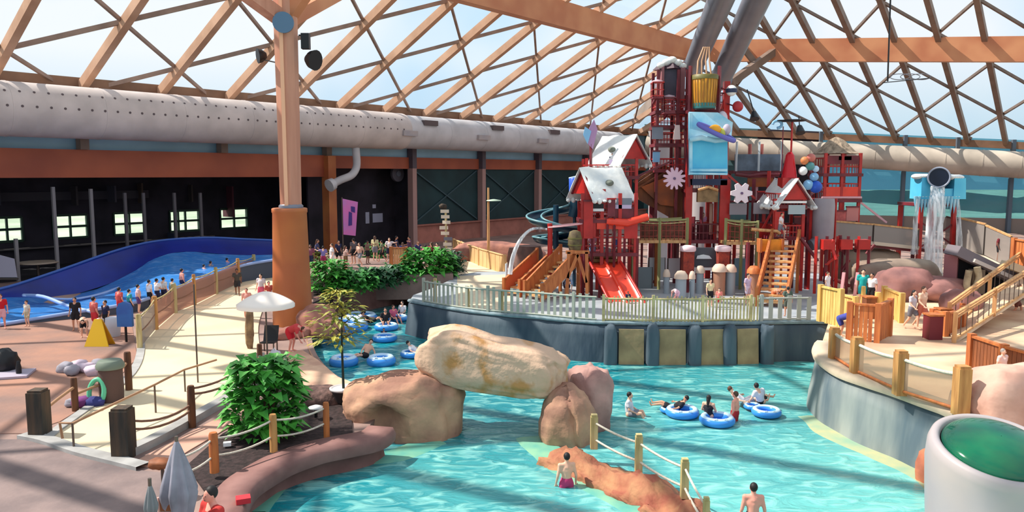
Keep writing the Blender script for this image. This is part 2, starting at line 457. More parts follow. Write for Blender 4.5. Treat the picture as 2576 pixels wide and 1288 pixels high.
def water(name, deep, shallow, pale, x0, x1, scale=0.22, bump=0.5, wscale=1.6):
    """Pool water: colour follows the depth of the basin (deep to shallow from x0 to x1 along the pool), rippled surface."""
    m = bpy.data.materials.new(name); m.use_nodes = True
    nt = m.node_tree; b = nt.nodes['Principled BSDF']
    tc = nt.nodes.new('ShaderNodeTexCoord'); sp = nt.nodes.new('ShaderNodeSeparateXYZ')
    nt.links.new(tc.outputs['Object'], sp.inputs[0])
    mr = nt.nodes.new('ShaderNodeMapRange')
    mr.inputs['From Min'].default_value = x0; mr.inputs['From Max'].default_value = x1
    ma = nt.nodes.new('ShaderNodeMath'); ma.operation = 'MULTIPLY_ADD'; ma.inputs[1].default_value = -0.8
    nt.links.new(sp.outputs['Y'], ma.inputs[0]); nt.links.new(sp.outputs['X'], ma.inputs[2])
    nt.links.new(ma.outputs[0], mr.inputs['Value'])
    n1 = nt.nodes.new('ShaderNodeTexNoise'); n1.inputs['Scale'].default_value = scale; n1.inputs['Detail'].default_value = 3
    n2 = nt.nodes.new('ShaderNodeTexNoise'); n2.inputs['Scale'].default_value = wscale; n2.inputs['Detail'].default_value = 4; n2.inputs['Distortion'].default_value = 1.2
    mpg = nt.nodes.new('ShaderNodeMapping'); mpg.inputs['Scale'].default_value = (0.7, 1.5, 1)
    nt.links.new(tc.outputs['Object'], mpg.inputs[0])
    nt.links.new(mpg.outputs[0], n1.inputs['Vector']); nt.links.new(mpg.outputs[0], n2.inputs['Vector'])
    ad = nt.nodes.new('ShaderNodeMath'); ad.operation = 'ADD'
    s1 = nt.nodes.new('ShaderNodeMath'); s1.operation = 'MULTIPLY_ADD'; s1.inputs[1].default_value = 0.9; s1.inputs[2].default_value = -0.45
    nt.links.new(n1.outputs['Fac'], s1.inputs[0]); nt.links.new(s1.outputs[0], ad.inputs[0]); nt.links.new(mr.outputs[0], ad.inputs[1])
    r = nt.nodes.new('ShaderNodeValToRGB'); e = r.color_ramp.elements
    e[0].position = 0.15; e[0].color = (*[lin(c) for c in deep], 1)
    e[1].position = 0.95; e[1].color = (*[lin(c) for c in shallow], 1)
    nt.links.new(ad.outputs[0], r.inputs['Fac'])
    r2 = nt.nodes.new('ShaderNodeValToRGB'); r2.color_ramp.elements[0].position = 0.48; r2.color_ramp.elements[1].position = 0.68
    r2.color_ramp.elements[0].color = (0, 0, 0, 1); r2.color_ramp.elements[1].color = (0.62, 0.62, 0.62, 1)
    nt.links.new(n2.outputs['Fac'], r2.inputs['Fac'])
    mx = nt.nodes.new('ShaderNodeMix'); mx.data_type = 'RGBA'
    nt.links.new(r2.outputs['Color'], mx.inputs['Factor']); nt.links.new(r.outputs['Color'], mx.inputs[6]); mx.inputs[7].default_value = (*[lin(c) for c in pale], 1)  # bright ripples and caustics painted into the base colour as pale streaks
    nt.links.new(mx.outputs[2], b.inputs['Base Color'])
    b.inputs['Roughness'].default_value = 0.12; b.inputs['IOR'].default_value = 1.33
    bp = nt.nodes.new('ShaderNodeBump'); bp.inputs['Strength'].default_value = bump; bp.inputs['Distance'].default_value = 0.12
    nt.links.new(n2.outputs['Fac'], bp.inputs['Height']); nt.links.new(bp.outputs['Normal'], b.inputs['Normal'])
    return m
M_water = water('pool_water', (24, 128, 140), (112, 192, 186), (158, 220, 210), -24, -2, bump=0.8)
M_flow = water('flow_water', (24, 84, 178), (60, 130, 205), (120, 168, 224), -60, -20, bump=0.3)
# ---------------------------------------------------------------- roof
Z_EAVE = 14.6
SL = 0.523
DZ = Vector((0, 0, 1))
def L(u, v, off=0.0):                       # a point of the left roof slope, off metres below it
    return B(u, v, Z_EAVE + SL * v - off)
NODE = Vector((23.43, 95.13, 24.48))
_e = math.radians(-38.54)
RE = Vector((math.cos(_e), math.sin(_e), 0))
RM = Vector((math.sin(_e), -math.cos(_e), 0))
SR = 0.45
def R_(e, m, off=0.0):                      # a point of the far roof slope
    return NODE + RE * e + RM * m + Vector((0, 0, SR * m - off))
def drift(e): return -0.16 * (e - 3.4)
EAVE_M = -23.0
def hip_v(u): return 18.9 + (20.5 - u) / 1.162
V_MAX = 41.0
ORD = ['first', 'second', 'third', 'fourth', 'fifth', 'sixth', 'seventh', 'eighth', 'ninth', 'tenth', 'eleventh', 'twelfth', 'thirteenth', 'fourteenth', 'fifteenth', 'sixteenth']

# roof film, one sheet for each slope
mb = MB(); mb.add([L(-80, 0), L(42.4, 0), L(hip_v(0) * 0 + 20.5, 18.9), L(20.5 - 1.162 * (V_MAX - 18.9), V_MAX), L(-80, V_MAX)], [(0, 1, 2, 3, 4)])
struct(mb.build('ceiling_left', M_film))
mb = MB(); mb.add([R_(-18.5, EAVE_M + 3.3), R_(70, EAVE_M + drift(70)), R_(70, 24), R_(0 - 1.162 * 22, 22 * 1.16), R_(0, 0)], [(0, 1, 2, 3, 4)])
struct(mb.build('ceiling_far', M_film))

n_vis = 0
for i in range(-5, 17):
    u = -49.2 + 5.75 * i
    top = min(V_MAX, hip_v(u))
    if u > 42 or top < 2: continue
    mb = MB().beam(L(u, -0.4, 0.55), L(u, top, 0.55), 0.50, 0.66, DV.cross(DU) * 0 + Vector((0, 0, 1)))
    o = centre(mb.build('roof_rafter', M_raft))
    if i < 0: w = 'pale rafter of the left roof slope, %s one out beyond the left edge' % ORD[-i - 1]
    elif i < 4: w = 'pale timber rafter on the left roof slope, %s from the left edge' % ORD[i]
    elif i == 4: w = 'pale timber rafter on the left roof slope landing behind the big column'
    else: w = 'pale timber rafter on the left roof slope, %s past the big column' % ORD[i - 5]
    tag(o, w, 'roof beam', 'sloping rafters of the left roof')
def vnode(i, k): return (3.0 if i % 2 == 0 else 7.0) + 8.0 * k
def ORD2(n): return ORD[n - 1] if n <= 16 else ['seventeenth', 'eighteenth', 'nineteenth', 'twentieth', 'twenty first', 'twenty second', 'twenty third', 'twenty fourth', 'twenty fifth', 'twenty sixth', 'twenty seventh', 'twenty eighth'][n - 17]
# diagonals: every second row of nodes lies on every second rafter; rows rise (or fall) 4 m of slope per rafter
for sgn in (1, -1):
    nb_ = 0
    for start in range(-22, 28):
        # line v = 3 + 4*(sgn*(i-start))..., through nodes with matching parity
        pts = []
        for i10 in range(-50, 170):
            i = i10 / 10
            v = 3.0 + 4.0 * sgn * (i - 2 * start)
            u = -49.2 + 5.75 * i
            if 0 <= v <= min(V_MAX, hip_v(u)) and u < 42: pts.append((u, v))
        if len(pts) < 12: continue
        a, b = pts[0], pts[-1]
        mb = MB().beam(L(a[0], a[1], 0.25), L(b[0], b[1], 0.25), 0.26, 0.30) if sgn > 0 else MB().beam(L(a[0], a[1], 0.25), L(b[0], b[1], 0.25), 0.20, 0.24)
        o = centre(mb.build('roof_brace', M_brace))
        nb_ += 1
        tag(o, ('thin brace climbing rightward over the left roof slope, %s of its row' if sgn > 0 else 'thin dark brace dropping rightward over the left roof slope, %s of its row') % ORD2(nb_), 'roof brace',
            'rising braces of the left roof' if sgn > 0 else 'falling braces of the left roof')
# far slope
for k in range(-4, 11):
    e = 3.45 + 4.12 * k
    lo = EAVE_M + drift(e); hi = min(16, max(-e / 1.0 * 1.0, -30) if e < 0 else 16)
    if e < 0: hi = -(-e) / 1.16 * 1.0
    if hi - lo < 2: continue
    mb = MB().beam(R_(e, lo - .4, .5), R_(e, hi, .5), 0.52, 0.7)
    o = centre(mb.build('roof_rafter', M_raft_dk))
    if k < 0: w = 'brown rafter of the far roof slope, %s left of the steel pipes' % ORD[-k - 1]
    else: w = 'brown rafter of the far roof slope, %s right of the steel pipes' % ORD[k]
    tag(o, w, 'roof beam', 'sloping rafters of the far roof')
for sgn in (1, -1):
    nb_ = 0
    for start in range(-12, 16):
        pts = []
        for j in range(-40, 120):
            k = j / 10
            e = 3.45 + 4.12 * k
            m = -5.8 - 5.45 * sgn * (k - 2 * start) * -1 + drift(e)
            if e < -15 or e > 47: continue
            if (EAVE_M + drift(e)) <= m <= (16 if e >= 0 else e / 1.16): pts.append((e, m))
        if len(pts) < 8: continue
        a, b = pts[0], pts[-1]
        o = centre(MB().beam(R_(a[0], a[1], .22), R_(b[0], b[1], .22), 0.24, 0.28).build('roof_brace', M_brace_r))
        nb_ += 1
        tag(o, ('thin brown brace climbing rightward over the far roof slope, %s of its row' if sgn > 0 else 'thin brown brace dropping rightward over the far roof slope, %s of its row') % ORD2(nb_), 'roof brace',
            'rising braces of the far roof' if sgn > 0 else 'falling braces of the far roof')
# large beams
vb = 18.2
o = centre(MB().beam(B(-62, vb, Z_EAVE + SL * vb - 1.7), B(20.3, vb, Z_EAVE + SL * vb - 1.7), 0.9, 2.3).build('ridge_beam', M_glulam))
tag(o, 'deep orange laminated beam running from the top edge down to the grey pipes', 'roof beam')
a = R_(0.3, -1.2 + drift(0.3), 1.4); b = R_(60, -1.2 + drift(60), 1.4)
o = centre(MB().beam(a, b, 0.9, 2.5).build('ridge_beam', M_glulam))
tag(o, 'deep orange laminated beam crossing the far roof slope to the right edge', 'roof beam')
sa, sb = P(1838, 208, 86), P(1950, 128, 92)
o = centre(MB().beam(sa, sb, .7, .8).build('roof_strut', M_raft_dk)); tag(o, 'thick short brown strut under the far roof right of the bucket', 'strut')
sa, sb = P(1868, 118, 90), P(1908, 170, 90)
o = centre(MB().beam(sa, sb, .5, .6).build('roof_strut', M_raft_dk)); tag(o, 'short brown strut crossing the thick one right of the steel pipes', 'strut')
o = centre(MB().beam(R_(-18.5, -18.5 / 1.16 , 1.0), NODE - DZ * 1.0, 0.8, 1.4).build('hip_beam', M_raft_dk))
tag(o, 'timber hip beam dropping to the far corner behind the bucket tower', 'roof beam')
# eaves
o = MB().beam(B(-80, 0.1, Z_EAVE - .15), B(42, 0.1, Z_EAVE - .15), 0.7, 0.85).build('trim_1', M_eave); struct(o)
o = MB().beam(B(-80, 0.6, Z_EAVE - .62), B(42, 0.6, Z_EAVE - .62), 0.3, 0.22).build('trim_2', M_woodbr); struct(o)
ea = R_(-18.5, EAVE_M + drift(-18.5), .7); eb = R_(62, EAVE_M + drift(62), .7)
struct(MB().beam(ea, eb, 0.7, 0.9).build('trim_3', M_eave))
struct(MB().beam(ea + RM * .6 - DZ * .9, eb + RM * .6 - DZ * .9, 0.4, 0.3).build('trim_4', M_woodtan))

# ---------------------------------------------------------------- ducts
dc = on_v(700, 313, 2.6); ZD = dc.z
def duct(u0, u1, r, name, m, label, holes=False):
    t = thing(name, label, 'duct', B(u0, 2.6, ZD))
    body = MB().tube([B(u0 + (u1 - u0) * k / 12, 2.6, ZD) for k in range(13)], r, 32)
    at_empty(t, body.build('duct_shell', m, None))
    sm_ = MB()
    if holes:
        for row, ang in ((0, 0.62), (1, 0.05)):
            u = u0 + 2
            while u < u1 - 1:
                c = B(u, 2.6, ZD) + DV * math.cos(ang) * r * 1.0 + DZ * math.sin(ang) * r
                nr = (DV * math.cos(ang) + DZ * math.sin(ang))
                sm_.tube([c - nr * .02, c + nr * .02], 0.085, 8)
                u += 0.85
        at_empty(t, sm_.build('vent_holes', M_hole, None))['kind'] = 'stuff'
    rg = MB()
    for k in range(1, int((u1 - u0) / 5.75)):
        u = u0 + 5.75 * k
        rg.tube([B(u - .06, 2.6, ZD), B(u + .06, 2.6, ZD)], r * 1.012, 32)
    if rg.v: at_empty(t, rg.build('seam_bands', m, None))['kind'] = 'stuff'
    return t
duct(-78, -14.5, 1.78, 'air_duct', M_duct, 'huge pale fabric duct with dotted vent holes under the left eave', True)
d2 = duct(-14.4, 27, 1.66, 'air_duct', M_duct2, 'smooth grey metal duct with square grilles ending behind the snowy cabins')
for x, y in ((1083, 311), (1252, 326), (1395, 338), (1027, 330), (1213, 345), (1362, 356)):
    hi_ = y < 330 or x == 1395 or x == 1252
    p = on_v(x, y, 2.6 + 1.55); u = (p - W0).dot(DU); ang = 0.55 if (x, y) in ((1083, 311), (1252, 326), (1395, 338)) else -0.15
    c = B(u, 2.6, ZD) + (DV * math.cos(ang) + DZ * math.sin(ang)) * 1.72
    g = MB().beam(c - DU * .95, c + DU * .95, 0.5, 0.5, DZ).build('duct_grille', M_hole if ang > 0 else M_domew)
    at_empty(d2, g)
# the duct along the far wall
da = P(2165, 396, 1); db = P(2576, 417, 1)
def rwall(e, m_in=0.0, z=0.0):
    q = R_(e, EAVE_M + drift(e) + m_in); q = Vector((q.x, q.y, z)); return q
pa = []
for e in (-17, 0, 12, 24, 36, 48, 60):
    q = rwall(e, 2.6)
    zt = R_(e, EAVE_M + drift(e)).z - 3.1
    pa.append(Vector((q.x, q.y, zt)))
t = thing('air_duct', 'long beige duct under the far eave behind the water tower', 'duct', pa[0])
at_empty(t, MB().tube(smoothline(pa, 4), 1.62, 28).build('duct_shell', M_ductr))
rg = MB()
for e in range(-14, 58, 4):
    q = rwall(e, 2.6); zt = R_(e, EAVE_M + drift(e)).z - 3.1
    q1 = rwall(e + .15, 2.6); z1 = R_(e + .15, EAVE_M + drift(e + .15)).z - 3.1
    rg.tube([Vector((q.x, q.y, zt)), Vector((q1.x, q1.y, z1))], 1.66, 28)
at_empty(t, rg.build('seam_bands', M_ductr))['kind'] = 'stuff'
# elbow duct hanging from the large one
p0 = on_v(893, 350, 2.6); p1 = on_v(897, 418, 2.6); p2 = on_v(885, 440, 2.6); p3 = on_v(858, 452, 2.6); p4 = on_v(838, 462, 2.6)
t = thing('elbow_duct', 'white elbow duct dropping from the metal duct and bending left', 'duct', p4)
at_empty(t, MB().tube(smoothline([p0, on_v(896, 385, 2.6), p1, p2, p3, p4], 4), 0.36, 16, caps=False).build('duct_pipe', M_duct2))
at_empty(t, MB().tube([p4, p4 + (p4 - p3).normalized() * .5], [0.55, 0.6], 16).build('duct_mouth', M_duct2))

# ---------------------------------------------------------------- left wall
U_OPEN = -10.8
Z_F0, Z_F1 = 7.75, 9.75
struct(MB().beam(B(-80, 0.3, (Z_F0 + Z_F1) / 2), B(-22.0, 0.3, (Z_F0 + Z_F1) / 2), 0.5, Z_F1 - Z_F0).build('trim_5', M_fascia))
struct(MB().beam(B(-21.6, 0.0, 9.15), B(42, 0.0, 9.15), 0.5, 1.2).build('trim_6', M_fascia))
struct(MB().beam(B(-80, -0.2, 12.2), B(42, -0.2, 12.2), 0.3, 4.9).build('wall_left_upper', M_bluestrip))
struct(MB().beam(B(-80, 0.15, 11.1), B(42, 0.15, 11.1), 0.2, 0.16).build('trim_7', M_eave))
post_names = []
for k, u in enumerate([-54.7, -43.7, -32.7]):
    o = centre(MB().beam(B(u, 0.55, Z_F1), B(u, 0.55, 12.0), 0.75, 0.6, DU).build('wall_stud', M_raft_dk))
    tag(o, ['short brown post over the long fascia beam beyond the left edge', 'short brown post over the long fascia beam near the left edge', 'short brown post over the long fascia beam left of the big column'][k], 'post', 'short posts over the fascia')
o = centre(MB().beam(B(-21.9, 0.7, 0.6), B(-21.9, 0.7, 9.7), 1.0, 0.9, DU).build('wall_column', M_column))
tag(o, 'square orange column standing just right of the big column at the annex', 'column')
o = centre(MB().beam(B(-21.9, 0.5, 9.7), B(-21.9, 0.5, 12), 0.7, 0.6, DU).build('wall_stud', M_raft_dk))
tag(o, 'short brown post over the square orange column', 'post', 'short posts over the fascia')
for k, (u, w) in enumerate([(-10.8, 'left of the dark green panels'), (0.4, 'between the first and second dark green panels'), (11.4, 'with a dark upper half behind the teal slide'), (22.6, 'behind the snowy cabin tower'), (33.6, 'near the far corner')]):
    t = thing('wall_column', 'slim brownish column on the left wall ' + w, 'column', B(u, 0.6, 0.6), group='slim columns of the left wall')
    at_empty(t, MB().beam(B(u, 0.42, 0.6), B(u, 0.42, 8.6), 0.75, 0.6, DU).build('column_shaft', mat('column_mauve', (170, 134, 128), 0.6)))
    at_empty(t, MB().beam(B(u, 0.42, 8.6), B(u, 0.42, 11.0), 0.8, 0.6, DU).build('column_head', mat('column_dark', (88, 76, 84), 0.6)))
for k, u in enumerate([-10.8, 0.4, 11.4, 22.6, 33.6]):
    u1 = u + 11.1
    if u1 > 43: u1 = 42
    struct(MB().beam(B(u - .1, -0.1, 5.6), B(u1 + .1, -0.1, 5.6), 0.2, 6.2).build('wall_left_panel', M_green))
    if u < 30:
        o = MB().beam(B(u + .5, .1, 2.8), B(u1 - .5, .1, 8.4), .14, .14).beam(B(u + .5, .15, 8.4), B(u1 - .5, .15, 2.8), .14, .14).build('trim_%d' % (10 + k), mat('brace_dark', (52, 76, 84), 0.6)); struct(o)
struct(MB().beam(B(U_OPEN, 0.1, 1.55), B(42, 0.1, 1.55), 0.6, 1.9).build('wall_left_low', M_brickred))
struct(MB().beam(B(U_OPEN, 0.25, 2.55), B(42, 0.25, 2.55), 0.9, 0.12).build('trim_8', M_brickred))

# annex behind the opening
VA = -10.0
def uz(x, y): q = on_v(x, y, VA); return (q - W0).dot(DU), q.z
wins = [(-25, 53, 545, 608), (130, 217, 543, 600), (284, 361, 537, 590), (425, 499, 532, 584), (552, 620, 527, 578)]
zs = [uz(w[0], w[3])[1] for w in wins]; zh = [uz(w[0], w[2])[1] for w in wins]
ZS = sum(zs) / 5; ZH = sum(zh) / 5
spans = [(uz(w[0], 570)[0], uz(w[1], 570)[0]) for w in wins]
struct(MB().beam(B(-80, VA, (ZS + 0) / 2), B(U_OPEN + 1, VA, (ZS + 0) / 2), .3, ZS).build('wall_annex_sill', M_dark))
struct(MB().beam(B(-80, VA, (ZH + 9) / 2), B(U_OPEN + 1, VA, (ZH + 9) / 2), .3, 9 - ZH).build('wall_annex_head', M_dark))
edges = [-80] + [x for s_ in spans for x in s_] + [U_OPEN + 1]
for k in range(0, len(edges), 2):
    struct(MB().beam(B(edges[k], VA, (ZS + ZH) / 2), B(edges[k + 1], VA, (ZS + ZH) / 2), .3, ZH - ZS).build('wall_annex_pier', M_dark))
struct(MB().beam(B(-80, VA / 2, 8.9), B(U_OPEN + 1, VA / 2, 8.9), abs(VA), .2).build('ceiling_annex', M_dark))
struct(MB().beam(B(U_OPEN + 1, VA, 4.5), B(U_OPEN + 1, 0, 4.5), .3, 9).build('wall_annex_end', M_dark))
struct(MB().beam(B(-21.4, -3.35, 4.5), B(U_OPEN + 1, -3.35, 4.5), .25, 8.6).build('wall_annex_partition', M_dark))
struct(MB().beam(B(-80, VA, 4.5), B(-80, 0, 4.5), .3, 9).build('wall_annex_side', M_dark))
for k, (u0, u1) in enumerate(spans):
    cx = (u0 + u1) / 2
    t = bpy.data.objects.new('window_%d' % (k + 1), None); COL.objects.link(t); t.location = B(cx, VA, ZS); struct(t)
    fr = MB()
    for z in (ZS, (ZS + ZH) / 2, ZH): fr.beam(B(u0, VA + .2, z), B(u1, VA + .2, z), .14, .2)
    us = [u0, cx, u1] if k != 3 else [u0, u0 + (u1 - u0) * .28, u0 + (u1 - u0) * .52, u1]
    for u in us: fr.beam(B(u, VA + .2, ZS), B(u, VA + .2, ZH), .22, .14, DU)
    f_ = at_empty(t, fr.build('window_frame', mat('frame_green', (20, 52, 36), 0.5))); f_['kind'] = 'structure'
    pn = at_empty(t, MB().slab([B(u0, VA, ZS), B(u1, VA, ZS), B(u1, VA, ZH), B(u0, VA, ZH)], .03).build('window_pane', M_pane)); pn['kind'] = 'structure'
# lighter bars put in to brighten the dark annex, standing for reflections
struct(MB().beam(B(-80, VA + .6, ZS - .6), B(-28, VA + .6, ZS - .6), .6, .12).build('trim_21', mat('annex_pale_bar', (92, 84, 84), .8)))
struct(MB().beam(B(-46, VA + .25, 6.2), B(-34, VA + .25, 6.2), .2, .7).build('trim_22', mat('annex_band', (64, 58, 66), .8)))

# ---------------------------------------------------------------- far wall
RWZ = lambda e: R_(e, EAVE_M + drift(e)).z
def rpanel(name, e0, e1, z0, z1f, m, th=.15, inset=0.0):
    a = rwall(e0, inset); b = rwall(e1, inset)
    za = z1f(e0) if callable(z1f) else z1f; zb = z1f(e1) if callable(z1f) else z1f
    return struct(MB().slab([(a.x, a.y, z0), (b.x, b.y, z0), (b.x, b.y, zb), (a.x, a.y, za)], th).build(name, m))
rpanel('wall_far_solid', -19, -2.0, 0.2, RWZ, mat('far_wall', (74, 110, 116), .7, var=.15, scale=.3))
rpanel('wall_far_dark', -2.0, 6.6, 0.2, RWZ, M_dark)
rpanel('window_6', 6.6, 17, 2.4, RWZ, M_glassblue)
rpanel('window_7', 17, 29, 2.4, RWZ, M_glassblue)
rpanel('window_8', 29, 62, 2.4, RWZ, M_glassblue)
rpanel('wall_far_low', 6.6, 62, 0.2, 2.4, mat('far_low', (140, 126, 118), .8), .3)
for k, e in enumerate((6.6, 17, 23, 29, 40)):
    q = rwall(e, .3)
    struct(MB().beam((q.x, q.y, .3), (q.x, q.y, RWZ(e)), .45, .45).build('trim_%d' % (30 + k), mat('mullion', (92, 104, 118), .5)))
q0 = rwall(6.6, .2); q1 = rwall(60, .2)
struct(MB().beam((q0.x, q0.y, 9.3), (q1.x, q1.y, 8.0), .2, .25).build('trim_36', mat('mullion', (92, 104, 118))))

# ---------------------------------------------------------------- outdoors beyond the glass
struct(MB().prism([(-400, -50), (500, -50), (500, 500), (-400, 500)], -2.2, -2.0).build('ground_outside', mat('grass_field', (206, 216, 186), .9, var=.15, scale=.05)))
prof = [(1650, 560), (1900, 540), (2100, 530), (2210, 520), (2260, 495), (2300, 484), (2360, 490), (2420, 484), (2455, 488), (2500, 508), (2545, 528), (2600, 536), (2800, 520), (3100, 470), (3600, 470)]
pr = smoothline([P(x, y, 260) for x, y in prof], 5)
rows = []
for k, (dy, f) in enumerate(((-60, 0.0), (-45, .35), (-20, .8), (0, 1.0), (60, .9))):
    rows.append([Vector((p.x, p.y + dy + 6 * noise.noise(Vector((i * .4, k, 0))), -2 + (p.z + 2) * f * (1 + .05 * noise.noise(Vector((i * .3, k, 7)))))) for i, p in enumerate(pr)])
struct(MB().loft(rows).build('ground_hills', mat('wooded_hill', (34, 64, 52), .9, rgb2=(20, 44, 40), scale=.06)))
# ---------------------------------------------------------------- water and land
ZG, ZP, ZR = 0.6, 1.65, 1.8
def px_poly(pts, z): return [tuple(G(x, y, z))[:2] for x, y in pts]
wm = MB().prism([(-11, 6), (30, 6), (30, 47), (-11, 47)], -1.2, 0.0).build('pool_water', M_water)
tag(wm, 'rippling turquoise water of the pool and the lazy river', 'water', kind='stuff')
bank = [(470, 1420), (520, 1330), (560, 1268), (610, 1222), (690, 1172), (780, 1142), (865, 1125), (895, 1112), (930, 1070), (975, 1020), (1020, 985), (1030, 966), (1010, 956), (980, 958), (900, 964), (850, 946), (806, 905), (786, 862), (784, 815), (800, 783), (850, 764), (920, 752), (985, 738), (1022, 727), (1050, 735)]
bk = px_poly(bank, ZG)
bk = [tuple(p)[:2] for p in smoothline([(x, y, 0) for x, y in bk[:-1]], 4)] + [bk[-1]]
far = [G(1120, 735, ZG), G(2000, 735, ZG), Vector((60, 48, 0)), Vector((95, 48, 0)), Vector((95, 130, 0)), B(42, -.2, 0), B(-80, -.2, 0), Vector((-62, 5, 0)), Vector((-40, 4, 0))]
outline = bk + [tuple(p)[:2] for p in far] + [(-9, 4)]
struct(MB().prism(outline, -1.1, ZG).build('floor_main', M_ground))
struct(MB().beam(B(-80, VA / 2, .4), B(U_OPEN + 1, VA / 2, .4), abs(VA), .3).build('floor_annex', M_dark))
# the play deck
pd_front = [(1030, 757), (1100, 771), (1200, 786), (1350, 799), (1500, 812), (1700, 815), (1900, 813), (2000, 811), (2092, 812)]
pdf = [tuple(p)[:2] for p in smoothline([G(x, y, ZP) for x, y in pd_front], 4)]
pdb = px_poly([(2120, 690), (1700, 676), (1200, 684), (1150, 692), (1125, 708), (1080, 728), (1040, 742)], ZP)
struct(MB().prism(pdf + pdb, -1.0, ZP).build('floor_play_deck', M_deck))
# the right deck
rd = [(2066, 868), (2060, 892), (2078, 915), (2110, 937), (2170, 962), (2270, 995), (2400, 1042), (2440, 1075), (2520, 1180), (2700, 1400)]
rdf = [tuple(p)[:2] for p in smoothline([G(x, y, ZR) for x, y in rd], 4)]
struct(MB().prism(rdf + [(60, 14), (70, 60), tuple(G(2700, 640, ZR))[:2], tuple(G(2105, 700, ZR))[:2], tuple(G(2084, 812, ZR))[:2]], -1.0, ZR).build('floor_right_deck', M_deckr))

def face_wall(name, pts, z0, z1, m, bulge=.35, amp=.10, seed=0, lip=0.0, n=7):
    """A rock face following a bank line; pts are (x, y) from left to right as seen, the face looks towards the camera side."""
    ps = smoothline([Vector((p[0], p[1], 0)) for p in pts], 5)
    rows = []
    for k in range(n + 1):
        f = k / n; row = []
        for i, p in enumerate(ps):
            d = (ps[min(i + 1, len(ps) - 1)] - ps[max(i - 1, 0)]).normalized(); nr = Vector((d.y, -d.x, 0))
            off = bulge * (1 - f) + amp * noise.noise(Vector((p.x * .8, p.y * .8, f * 2 + seed))) + .05
            if k == n: off = lip - .25
            row.append(Vector((p.x, p.y, z0 + (z1 - z0) * min(1, f * 1.08))) + nr * off)
        rows.append(row)
    return MB().loft(rows).build(name, m)
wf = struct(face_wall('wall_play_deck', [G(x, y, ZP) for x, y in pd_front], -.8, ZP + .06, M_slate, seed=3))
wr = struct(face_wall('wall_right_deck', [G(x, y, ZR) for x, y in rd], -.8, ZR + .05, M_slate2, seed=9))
def coping(name, pts, z, w, h, m, inset=0.0, amp=.04):
    ps = smoothline([Vector((p[0], p[1], z)) for p in pts], 5); rows = []
    for i, p in enumerate(ps):
        d = (ps[min(i + 1, len(ps) - 1)] - ps[max(i - 1, 0)]).normalized(); nr = Vector((d.y, -d.x, 0))
        a = p + nr * (w / 2 - inset); b = p - nr * (w / 2 + inset); j = amp * noise.noise(p * .9)
        rows.append([a + DZ * (-h + j), a + nr * .04 + DZ * j * .5, a + DZ * (h * .8 + j) - nr * .06, b + DZ * (h * .8 + j) + nr * .06, b + DZ * (-h)])
    return MB().loft(rows).build(name, m)
struct(coping('trim_41', [G(x, y, ZR) for x, y in rd], ZR + .06, .6, .14, M_coping, .1))
struct(coping('trim_42', [G(x, y, ZP) for x, y in pd_front], ZP + .04, .4, .08, mat('slate_top', (130, 150, 158), .7, var=.15), .1))
# pale ledges just under the water line
def strip(name, pts, w, z, m):
    ps = smoothline([Vector((p[0], p[1], z)) for p in pts], 5); rows = []
    for i, p in enumerate(ps):
        d = (ps[min(i + 1, len(ps) - 1)] - ps[max(i - 1, 0)]).normalized(); nr = Vector((d.y, -d.x, 0))
        ww = w * (1 + .25 * noise.noise(p * .8))
        rows.append([p - nr * .6, p + nr * ww * .5 + DZ * .01, p + nr * ww - DZ * .06])
    return MB().loft(rows).build(name, m)
struct(strip('trim_43', [Vector((p.x, p.y, 0)) for p in [G(x, y, ZR) for x, y in rd[2:]]], 1.1, .03, M_ledge))

# left kerb of the pool: a low curving wall
kp = [(540, 1345), (575, 1262), (622, 1218), (695, 1174), (785, 1143), (865, 1127), (925, 1112), (950, 1095)]
struct(coping('trim_44', [G(x, y, ZG) for x, y in kp], ZG + .1, .85, .22, M_curb, -.1))
struct(face_wall('wall_pool_left', [G(x, y, ZG) for x, y in kp], -.6, ZG, M_curb, .3, .05, 4))
struct(strip('trim_45', [G(x, y, 0) for x, y in ((640, 1290), (690, 1225), (760, 1185), (860, 1160), (1000, 1150), (1100, 1110))], .5, .02, mat('pale_shelf', (132, 182, 150), .5, rgb2=(80, 160, 150), scale=1)))
# river banks
struct(face_wall('wall_river_bank', [G(x, y, ZG) for x, y in bank[15:24][::1]][::1], -.5, ZG + .02, M_boulder, -.3, .05, 5))
# planter wall along the far bank
pb = [(792, 772), (850, 752), (920, 740), (985, 727), (1022, 716)]
o = struct(face_wall('wall_planter', [G(x, y, ZG) for x, y in ((800, 788), (850, 768), (920, 755), (985, 741), (1025, 729))], -.1, 1.45, M_curb, .1, .04, 6))
bed = px_poly([(786, 800), (850, 768), (920, 755), (985, 741), (1030, 729), (1150, 690), (1160, 660), (1000, 650), (820, 660), (790, 700)], 0.6)
struct(MB().prism([(x, y + .2) for x, y in bed], .4, 1.38).build('floor_planter_bed', M_soil))

# the walkway: a pale concrete ramp with kerbs
wl = [(118, 1108), (160, 1075), (250, 1010), (330, 945), (355, 880), (350, 800), (395, 755), (470, 715), (560, 680), (640, 660)]
wrt = [(300, 1158), (400, 1110), (505, 1050), (590, 1000), (640, 960), (655, 900), (650, 820), (668, 760), (690, 715), (720, 690)]
ZW = ZG + .06
wa = smoothline([G(x, y, ZW) for x, y in wl], 5); wb = smoothline([G(x, y, ZW) for x, y in wrt], 5)
struct(MB().prism([tuple(p)[:2] for p in wa] + [tuple(p)[:2] for p in wb[::-1]], ZG - .1, ZW).build('floor_walkway', M_walk))
